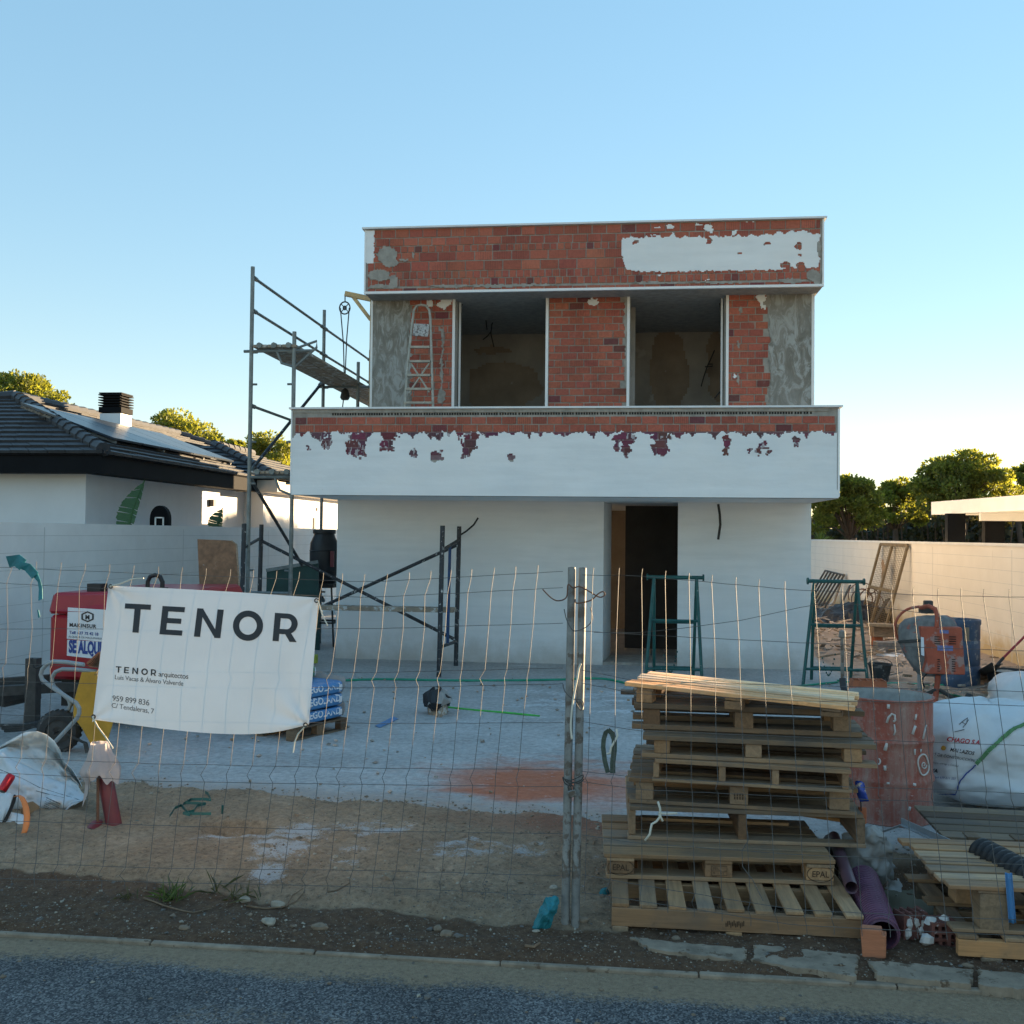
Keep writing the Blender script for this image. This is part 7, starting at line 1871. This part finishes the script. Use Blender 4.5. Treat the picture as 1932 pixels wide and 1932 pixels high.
# ------------------------------------------------------------------ white sack heap at far left
sk = thing('woven_sack', 'large empty white woven sack lying open at far left', 'sack', tuple(PZ(85, 1540)))
top = [(-35, 1420), (0, 1408), (25, 1393), (48, 1381), (70, 1380), (88, 1386), (102, 1398), (113, 1415), (120, 1436), (135, 1450), (148, 1470), (158, 1490), (165, 1505)]
rim = [(-35, 1425), (-10, 1422), (5, 1420), (20, 1432), (45, 1443), (70, 1455), (95, 1468), (110, 1474), (125, 1480), (140, 1488), (152, 1496), (158, 1502), (163, 1508)]
bot = [(-35, 1540), (-10, 1545), (10, 1548), (30, 1546), (50, 1550), (62, 1549), (78, 1543), (95, 1546), (110, 1549), (116, 1540), (128, 1528), (142, 1518), (160, 1508)]
def strip_surf(A, B, YA, YB, bulge, seed, n=48, m=14, amp=.02):
    g = MB()
    def f(u, v):
        q = u * (len(A) - 1); i = min(int(q), len(A) - 2); s = q - i
        a = (A[i][0] + (A[i + 1][0] - A[i][0]) * s, A[i][1] + (A[i + 1][1] - A[i][1]) * s); b = (B[i][0] + (B[i + 1][0] - B[i][0]) * s, B[i][1] + (B[i + 1][1] - B[i][1]) * s)
        x, y = a[0] + (b[0] - a[0]) * v, a[1] + (b[1] - a[1]) * v
        Y = YA + (YB - YA) * v - bulge * sin(pi * v) * sin(pi * min(1, max(0, u))) ** .5
        Y += amp * 2.5 * (float(fbm(u * 7, v * 4, seed, 4)) - .5) * 2
        return PY(x, y, Y)
    g.grid(f, n, m); return g
strip_surf(top, rim, 7.75, 7.45, -.22, 3, 60, 26, .06).build('sack_lining', M['grubby_sack'], sk, smooth=True, solid=.004)
fr_ = strip_surf(rim, bot, 7.40, 7.10, .16, 8, 60, 26, .045); fo = fr_.build('sack_front', M['rubble_sack'], sk, smooth=True, solid=.004)
fb_ = bvh_of(fr_)
def on_fb(px, py, lift=.006):
    d = ray(px, py).normalized(); h = fb_.ray_cast(ORIGIN, d)[0]; return None if h is None else h - d * lift
g = MB()
for r in range(9):
    x = 0
    while x < 26:
        w = random.uniform(1, 4); p0 = [on_fb(88 + a * .9 + r * -1.2 + (0), 1505 + r * 3.6 + a * .42) for a in (x, x + w)]
        if all(p0): g.tube(p0, .0018 if r else .004, 4)
        x += w + 1.2
g.build('label_print', M['ink_grey'], fo)
g = MB()
pp = [on_fb(x, y) for x, y in ((103, 1500), (118, 1507), (117, 1511), (102, 1504))]
if all(pp): g.poly(pp); g.build('label_print', M['ink_red'], fo)
g = MB()
for seq in ([(0, 1452), (40, 1468), (75, 1486), (110, 1497), (150, 1509)], [(68, 1492), (90, 1498), (120, 1505)]):
    pp = [on_fb(*p) for p in dense(seq, 8)]; pp = [p for p in pp if p]
    if len(pp) > 2: g.tube(pp, .0025, 4)
g.build('seam_line', M['ink_grey'], fo)
# white bucket-shaped bag with black toothed zip and orange band
wk = thing('tool_bag', 'dirty white tool bag with black zip teeth and red and black print', 'bag', tuple(PZ(25, 1583)))
A = [(-30, 1500), (-10, 1498), (5, 1497), (18, 1496), (24, 1499), (14, 1520), (8, 1545)]; B = [(-30, 1580), (-15, 1585), (-8, 1585), (-3, 1583), (2, 1575), (2, 1570), (2, 1568)]
strip_surf(A, B, 6.85, 6.78, .06, 14, 24, 10, .01).build('bag_side', M['rubble_sack'], wk, smooth=True, solid=.004)
A = [(16, 1531), (25, 1533), (40, 1536), (52, 1541), (60, 1552), (63, 1562)]; B = [(2, 1577), (10, 1582), (22, 1584), (38, 1583), (50, 1577), (62, 1566)]
fl_ = strip_surf(A, B, 6.80, 6.70, .05, 16, 24, 10, .01); flo = fl_.build('bag_flap', M['rubble_sack'], wk, smooth=True, solid=.004)
fv = bvh_of(fl_); g = MB(); vs, fs = text_polys('WÜRTH', 1.0, bold=.03)
pts = []
for a, b in vs:
    d = ray(19 + a * 5.2, 1583 - b * 5.2 - a * .3).normalized(); h = fv.ray_cast(ORIGIN, d)[0]; pts.append(h - d * .006 if h is not None else None)
ok = [f for f in fs if all(pts[i] is not None for i in f)]
g.add([p or V3((0, 0, 0)) for p in pts], ok)
if ok: g.build('bag_print', M['ink'], flo)
g = MB(); q = [PY(*Zl(x, y), 6.66) for x, y in ((85, 1188), (108, 1184), (120, 1205), (138, 1218), (112, 1224), (92, 1212))]; g.poly(q); g.build('bag_print', M['ink_red'], flo)
g = MB()
for i in range(26):
    s = i / 25; x = (215 - 115 * s - 90 * s * s) ; y = 625 + 450 * s
    c = PY(*Zl(x, y), 6.74); g.box(c, (.022, .01, .012), Matrix.Rotation(.5, 3, 'Y'))
g.build('zip_teeth', M['black'], wk)
ob = thing('orange_band', 'curled orange plastic band hanging in front of the white tool bag', 'strap', tuple(PZ(15, 1612)))
g = MB(); px = [(205, 640), (250, 622), (300, 650), (340, 720), (368, 820), (380, 930), (370, 1040), (345, 1130), (290, 1240), (210, 1350), (110, 1455)]
pts = [PY(*Zl(x, y), 6.62 - .20 * i / 10) for i, (x, y) in enumerate(px)]
def bandf(u, v):
    q = v * (len(pts) - 1); i = min(int(q), len(pts) - 2); p = pts[i].lerp(pts[i + 1], q - i); w = .007 + .015 * sin(pi * v)
    return p + V3((w * (1.6 * u - 1), .02 * u, 0))
g.grid(bandf, 2, 40)
g.build('band', M['orange_strap'], ob, smooth=True, solid=.003)
a, b = PY(*Zl(20, 560), 6.95), PY(*Zl(120, 400), 7.0)
rc = thing('drink_can', 'red drink can lying on the white sack at far left', 'can', tuple(a)); d = (b - a).normalized(); R = d.to_track_quat('Z', 'Y').to_matrix(); L = .135
g = MB(); g.lathe([(0, 0), (.026, 0), (.033, .012), (.034, L - .02), (.028, L - .004), (.02, L), (0, L - .004)], a, 20, R); g.build('can_body', M['can'], rc, smooth_angle=40)
g = MB(); g.lathe([(0, -.002), (.027, -.002), (.030, .004)], a, 20, R); g.build('can_base', M['galv'], rc)
q = [PY(*Zl(x, y), 6.9) for x, y in ((280, 800), (390, 700), (490, 690), (560, 770), (545, 805), (490, 810), (400, 900), (300, 860))]
g = MB(); g.poly(q); g.v = crumple(g.v, .02, 10, 4); tag(g.build('cardboard_scrap', M['cardboard'], solid=.006), 'torn brown cardboard scrap between white sack and tool bag', 'cardboard')

# ------------------------------------------------------------------ tile adhesive bags on a pallet, partly behind the banner
C, Rr, Ll = PZ(551, 1401), PZ(655, 1377), PZ(390, 1382)
dx = (Rr - C).normalized(); dy = V3((-dx.y, dx.x, 0)); W = (Rr - C).length; D = .95
if dy.dot(Ll - C) < 0: dy = -dy
Mx = Matrix((dx, dy, V3((0, 0, 1)))).transposed()
pl_ = thing('pallet', 'dusty pallet under the blue adhesive bags behind the banner corner', 'pallet', tuple(C))
def plb(nm, x0, y0, z0, x1, y1, z1, ax=0, base=.6):
    g = MB(); g.col = tone(base, .15); g.box(C + Mx @ V3(((x0 + x1) / 2, (y0 + y1) / 2, (z0 + z1) / 2)), (x1 - x0, y1 - y0, z1 - z0), Mx); g.build(nm, M['wood_x'] if ax == 0 else M['wood_y'], pl_, bevel=.003)
for i in range(6): plb('deck_board', 0, i * D / 6, .115, W, i * D / 6 + .12, .135)
for y in (0, D / 2 - .04, D - .09):
    plb('base_board', 0, y, .0, W, y + .09, .02)
    for x in (0, W / 2 - .05, W - .1): plb('block', x, y, .021, x + .1, y + .09, .114)
def print_bag(label, x, y, z, w, d, h, mat, text, seed, inkm, parent_group='stacked bags of tile adhesive', yaw=0.0):
    o = C + Mx @ V3((x, y, z)); t = thing('cement_bag', label, 'bag', tuple(o), parent_group)
    g = MB()
    def f(u, v):
        a = 2 * pi * u; e = .28; sg = lambda q: (1 if q > 0 else -1) * abs(q) ** e
        b = (v - .5) * pi; r = abs(cos(b)) ** e
        p = V3((w / 2 * sg(cos(a)) * r, d / 2 * sg(sin(a)) * r, h / 2 + h / 2 * sg(sin(b)) * (.9 if abs(sin(b)) > .8 else 1)))
        p += V3((0, 0, (float(fbm(u * 5, v * 3, seed)) - .5) * .03))
        return o + Mx @ p
    g.grid(f, 40, 14, wrap=True); bo = g.build('bag_skin', mat, t, smooth=True)
    if text:
        k = MB(); vs, fs = text_polys(text, .075, bold=.03, align='CENTER'); bvx = bvh_of(g); pts = []
        for a, b in vs:
            s = o + Mx @ V3((a * .95 + .05, -d / 2 - .2, h * .42 + b)); hh = bvx.ray_cast(s, Mx @ V3((0, 1, 0)))[0]; pts.append(hh + Mx @ V3((0, -.004, 0)) if hh is not None else None)
        ok = [f_ for f_ in fs if all(pts[i] is not None for i in f_)]; k.add([p or o for p in pts], ok)
        if ok: k.build('bag_print', inkm, bo)
    for x0, x1, mm in ((-.48, -.16, M['bag_pink']), (.36, .47, M['sticker'])):
        k = MB(); bvx = bvh_of(g)
        rows_ = []
        for i in range(9):
            for j in range(5):
                s = o + Mx @ V3((w * (x0 + (x1 - x0) * i / 8), -d / 2 - .2, h * (.12 + .76 * j / 4))); hh = bvx.ray_cast(s, Mx @ V3((0, 1, 0)))[0]; rows_.append(hh + Mx @ V3((0, -.0025, 0)) if hh is not None else None)
        if all(r is not None for r in rows_): k.add(rows_, [(i * 5 + j, i * 5 + j + 1, i * 5 + j + 6, i * 5 + j + 5) for i in range(8) for j in range(4)]); k.build('pale_print', mm, bo)
    return t
hb_ = .135
for k in range(3):
    print_bag(('bottom front blue adhesive bag of three, resting on the pallet boards', 'middle front blue adhesive bag between two alike', 'top front blue adhesive bag under the tan bag')[k], W * .5, .30, .137 + k * hb_, W * .98, .58, hb_ * 1.0, M['bag_blue'], 'PEGOLAND', 5 + k, M['sticker'])
for k in range(3):
    print_bag('blue adhesive bag of the hidden rear column behind the front three', W * .5, .88, .137 + k * hb_, W * .96, .56, hb_, M['bag_blue'], None, 15 + k, M['sticker'])
print_bag('tan paper mortar bag lying on top of the blue adhesive bags', W * .42, .5, .137 + 3 * hb_, .55, .42, .13, M['bag_tan'], 'MORTERO', 31, M['ink'], 'loose bags on the adhesive stack')
M['bag_green'] = cloth('green_sack', (.05, .22, .13), .05, .4, .3, 8)
print_bag('green crumpled bag end sticking out beside the tan bag', W * .80, .62, .137 + 3 * hb_, .32, .34, .12, M['bag_green'], None, 33, M['ink'], 'loose bags on the adhesive stack')
g = MB(); g.grid(lambda u, v: C + Mx @ V3((W * (1.0 + .03 * sin(v * 9)) , .05 + .6 * u, .16 + .42 * v)), 10, 10); g.v = crumple(g.v, .025, 10, 5)
tag(g.build('shrink_wrap', M['clear_bag'], smooth=True), 'torn clear shrink wrap at the right side of the bag stack', 'wrap')
p = PZ(592, 1345); g = MB(); g.box(PY(593, 1243, 15.6), (.10, .1, .14)); tag(g.build('yellow_level', basic('lime_yellow', (.35, .40, .05), .1, 5, .5, 0), bevel=.01), 'small lime yellow box at the left base of the house', 'box')

# ------------------------------------------------------------------ hoses in the yard
def spline(px, z=.02, n=6):
    P_ = [PZ(x, y, z) for x, y in px]; out = []
    for i in range(len(P_) - 1):
        p0, p1, p2, p3 = P_[max(0, i - 1)], P_[i], P_[i + 1], P_[min(len(P_) - 1, i + 2)]
        for k in range(n):
            t = k / n; out.append(.5 * ((2 * p1) + (p2 - p0) * t + (2 * p0 - 5 * p1 + 4 * p2 - p3) * t * t + (3 * p1 - p0 - 3 * p2 + p3) * t ** 3))
    return out + [P_[-1]]
for lab, px, r in (('long green garden hose running across the yard before the white wall', [(560, 1286), (640, 1284), (720, 1281.5), (830, 1283.5), (930, 1284), (1010, 1283), (1062, 1282), (1110, 1280), (1150, 1282), (1195, 1291), (1300, 1300), (1450, 1300), (1540, 1291), (1580, 1287)], .018),
        ('green hose loop lying just right of the pallet top', [(1580, 1284), (1610, 1288), (1660, 1290), (1700, 1290), (1740, 1291), (1770, 1289), (1782, 1279), (1780, 1272)], .018),
        ('upper green hose run past the mixer towards the mortar tub', [(1680, 1289), (1745, 1292), (1800, 1293), (1860, 1294), (1900, 1298), (1960, 1304)], .018),
        ('lower green hose run curving to the big bags', [(1736, 1303), (1770, 1307), (1800, 1312), (1840, 1320), (1875, 1328), (1800, 1349), (1790, 1352)], .018)):
    tag(MB().tube(spline(px), r, 8).build('garden_hose', M['hose'], smooth=True), lab, 'hose', 'green hoses in the yard')
tag(MB().tube(spline([(842, 1334), (900, 1340), (960, 1345), (1018, 1351)], .015), .013, 6).build('green_rod', M['lime_hose']), 'straight bright green rod lying beside the small bucket', 'rod')
g = MB(); q = [PZ(952, 0 + 1348, .012) for _ in range(1)]
q = [PZ(x, y, .014) for x, y in ((708, 1369), (742, 1352), (752, 1356), (716, 1373))]; g.poly(q); tag(g.build('blue_scrap', M['bag_blue'], solid=.003), 'flat blue scrap on the yard right of the adhesive bags', 'scrap')

# ------------------------------------------------------------------ verge: gravel, stones, twigs, weeds
def rock(mb, c, r, sq=.6):
    R = Euler((random.uniform(0, 6), random.uniform(0, 6), random.uniform(0, 6))).to_matrix()
    vs = [V3(q) for q in ((1, 0, 0), (-1, 0, 0), (0, 1, 0), (0, -1, 0), (0, 0, 1), (0, 0, -1))]
    vs = [c + V3((0, 0, 0)) + Matrix.Diagonal((1, 1, sq)) @ (R @ (v * r * random.uniform(.7, 1.25))) for v in vs]
    mb.add(vs, [(0, 2, 4), (2, 1, 4), (1, 3, 4), (3, 0, 4), (2, 0, 5), (1, 2, 5), (3, 1, 5), (0, 3, 5)])
def gz(x, y): return float(max(dirt_h(np.array(x), np.array(y)), .006)) if y > 5.0 else -.02
M['rubble_pale'] = basic('pale_rubble', (.42, .33, .27), .3, 9, .9, .2)
gr_ = [MB(), MB(), MB()]
for i in range(6000):
    t = random.random()
    if t < .55: x, y = random.uniform(-3.9, 2.6), 5.05 + abs(random.gauss(0, .32))
    elif t < .85: x, y = random.uniform(-4.2, 3.2), random.uniform(5.3, 7.9)
    elif t < .93: x, y = random.gauss(-.75, .18), random.gauss(5.75, .14)
    else: x, y = random.uniform(-3.8, 2.6), random.uniform(4.4, 5.0)
    r = min(.026, random.lognormvariate(-5.55, .55)); rock(random.choice((gr_[0], gr_[1], gr_[1], gr_[2])), V3((x, y, gz(x, y) + r * .2)), r)
M['gravel_a'] = basic('pale_gravel', (.34, .29, .225), .3, 20, .9, 0); M['gravel_b'] = basic('brown_gravel', (.22, .16, .11), .3, 20, .9, 0); M['gravel_c'] = basic('grey_gravel', (.14, .125, .11), .3, 20, .9, 0)
for i in range(1700):
    x = random.uniform(-5.5, 3.0); y = float(edgeY(np.array(x))) + random.gauss(-.05, .10)
    if i % 3 == 0: x, y = random.uniform(-2.4, .3), random.uniform(5.9, 7.3)
    r = min(.04, random.lognormvariate(-4.9, .5)); rock(gr_[1] if i % 4 else gr_[0], V3((x, y, max(.008, gz(x, y)) + r * .15)), r)
for g, m in zip(gr_, ('gravel_a', 'gravel_b', 'gravel_c')): tag(g.build('gravel', M[m], origin=(0, 5.5, 0)), kind='stuff')
ru = [MB(), MB(), MB()]
for i in range(520):
    if random.random() < .75: y = random.uniform(13.5, 34); x = random.uniform(3.5, 6.5)
    else: y = random.uniform(9.5, 14.5); x = random.uniform(5.4, 6.6)
    s = (random.uniform(.03, .5), random.uniform(.02, .10), random.uniform(.01, .04)); random.choice(ru).box(V3((x, y, .05 + s[2] / 2 + .04 * (y > 15))), s, Euler((random.gauss(0, .2), random.gauss(0, .2), random.uniform(0, 3))).to_matrix())
for i in range(260):
    x, y = random.uniform(-5.5, 3.5), random.uniform(8, 15); s = random.uniform(.008, .035); rock(random.choice(ru), V3((x, y, .02)), s)
for g, m in zip(ru, ('sandy_wood', 'stone_mix', 'rubble_pale')): tag(g.build('rubble', M[m], origin=(5, 18, 0)), kind='stuff')
ST = [(1397 * .3312 * 0 + 462, 1704 + 2, .045, 'rounded pinkish stone near the kerb left of centre'), (507, 1744, .055, 'flat pale stone slab half buried by the kerb'), (826, 1757, .034, 'angular white stone below the dark bank'), (843, 1770, .05, 'broad pale chip in front of the dark bank'), (811, 1757, .022, 'grey blue stone nearest the bank stones'),
      (865, 1775, .026, 'small blue grey chip by the kerb centre'), (603, 1757, .05, 'dark elongated clod by the kerb'), (1098, 1745, .04, 'brown stone right of the post feet'), (1045, 1682, .035, 'pale stone behind the teal scrap'), (1860, 1896 - 120, .05, 'reddish rubble lump under the right pallet'),
      (1940, 1896 - 115, .07, 'ochre stone at the far right by the pallet foot'), (1810 + 15, 1900 - 72, .03, 'ochre pebble on the kerb joint at right'), (1968 - 150, 1946 - 100, .022, 'round pebble under the kerb joint at right'), (1275, 1775, .03, 'brown stone under the lowest pallet'), (348, 1755, .03, 'brick coloured chip by the left kerb'), (525, 1712, .05, 'long pale chip right of the weed tuft'), (1012, 1764, .022, 'white squared chip under the teal scrap')]
for u, v, r, lab in ST:
    r *= .8; p = PZ(u, v); bm_ = bmesh.new(); bmesh.ops.create_icosphere(bm_, subdivisions=2, radius=1)
    sx, sy, sz = random.uniform(.9, 1.4), random.uniform(.7, 1.0), random.uniform(.45, .65); g = MB()
    z0 = gz(p.x, p.y)
    g.add([(p.x + q.co.x * r * sx, p.y + q.co.y * r * sy, z0 + r * .25 + q.co.z * r * sz) for q in bm_.verts], [[q.index for q in f.verts] for f in bm_.faces]); bm_.free()
    g.v = crumple(g.v, r * .28, 1.1 / r, int(u)); mat = 'gravel_c' if 'grey' in lab else ('gravel_b' if any(w in lab for w in ('dark', 'brown', 'ochre', 'reddish', 'brick')) else 'gravel_a')
    tag(g.build('stone', M[mat]), lab, 'stone', 'stones on the verge')
for lab, px, r in (('longest dry root lying on the dark verge at left', [(272, 1692), (290, 1698), (310, 1706), (345, 1716), (365, 1719), (395, 1712)], .006), ('short dry root above the longest one', [(268, 1681), (285, 1684), (300, 1690)], .005), ('forked dry root right of the weed tuft', [(465, 1709), (500, 1712), (535, 1708), (560, 1699), (575, 1688)], .006), ('thin root branch beside the forked root', [(540, 1708), (552, 1694), (572, 1686)], .004), ('dark bent stick by the lime patch', [(618, 1690), (632, 1687), (645, 1681), (660, 1676)], .006), ('dark wet stick near the kerb right of centre', [(990, 1786), (1008, 1787), (1018, 1783)], .010)):
    pts = [PZ(x, y, .02) for x, y in px]; pts = [V3((p.x, p.y, gz(p.x, p.y) + .006)) for p in pts]
    tag(MB().tube(pts, [r * (1 - .5 * i / len(pts)) for i in range(len(pts))], 5).build('root', M['drywood']), lab, 'root', 'roots and sticks on the verge')
def tuft(label, u, v, n, L, sp, mat='grass', k0=1.0):
    p = PZ(u, v); z0 = gz(p.x, p.y); t = thing('weed_tuft', label, 'weed', (p.x, p.y, z0)); g = MB()
    for i in range(n):
        a = random.uniform(0, 2 * pi); e = random.uniform(.25, 1.4); l = L * random.uniform(.5, 1.1); d = V3((cos(a) * cos(e), sin(a) * cos(e), sin(e))); s = d.cross(V3((0, 0, 1))).normalized() * .004
        b = V3((p.x + random.gauss(0, sp), p.y + random.gauss(0, sp), z0)); k = random.uniform(.6, 1.4) * k0; g.col = (k, k, k); g.add([b - s, b + s, b + d * l * .6 + s * .7, b + d * l - V3((0, 0, l * .15)), b + d * l * .6 - s * .7], [(0, 1, 2, 3, 4)])
    g.col = None; g.build('blades', M[mat], t); return t
tuft('green grass tuft growing on the dark verge', 325, 1700, 42, .15, .03); tuft('ragged grey green weed right of the grass tuft', 452, 1700, 26, .11, .05, 'shrub', 2.2)
tuft('sparse dry weed stem at the fence foot', 406, 1692, 8, .17, .012, 'shrub', 2); tuft('small dry weed by the kerb at left', 238, 1697, 12, .08, .03, 'shrub', 2)
g = MB(); p = PZ(1140, 1690); g.lathe([(0, .05), (.02, .045), (.03, .02), (.028, 0)], p, 12); g.v = crumple(g.v, .012, 30, 2); tag(g.build('net_scrap', M['teal']), 'tiny teal net scrap left of the lowest pallet', 'scrap')
g = MB()
for i in range(5):
    p = PZ(1090 + i * 14, 1612 + random.uniform(-8, 8)); g.tube([p + V3((0, 0, .02)), p + V3((random.uniform(-.12, .12), random.uniform(-.1, .1), .03 + .03 * random.random()))], .008, 5)
tag(g.build('twig_litter', M['drywood']), kind='stuff')
for o in list(SC.objects):
    if o.type == 'MESH': o.data.update()
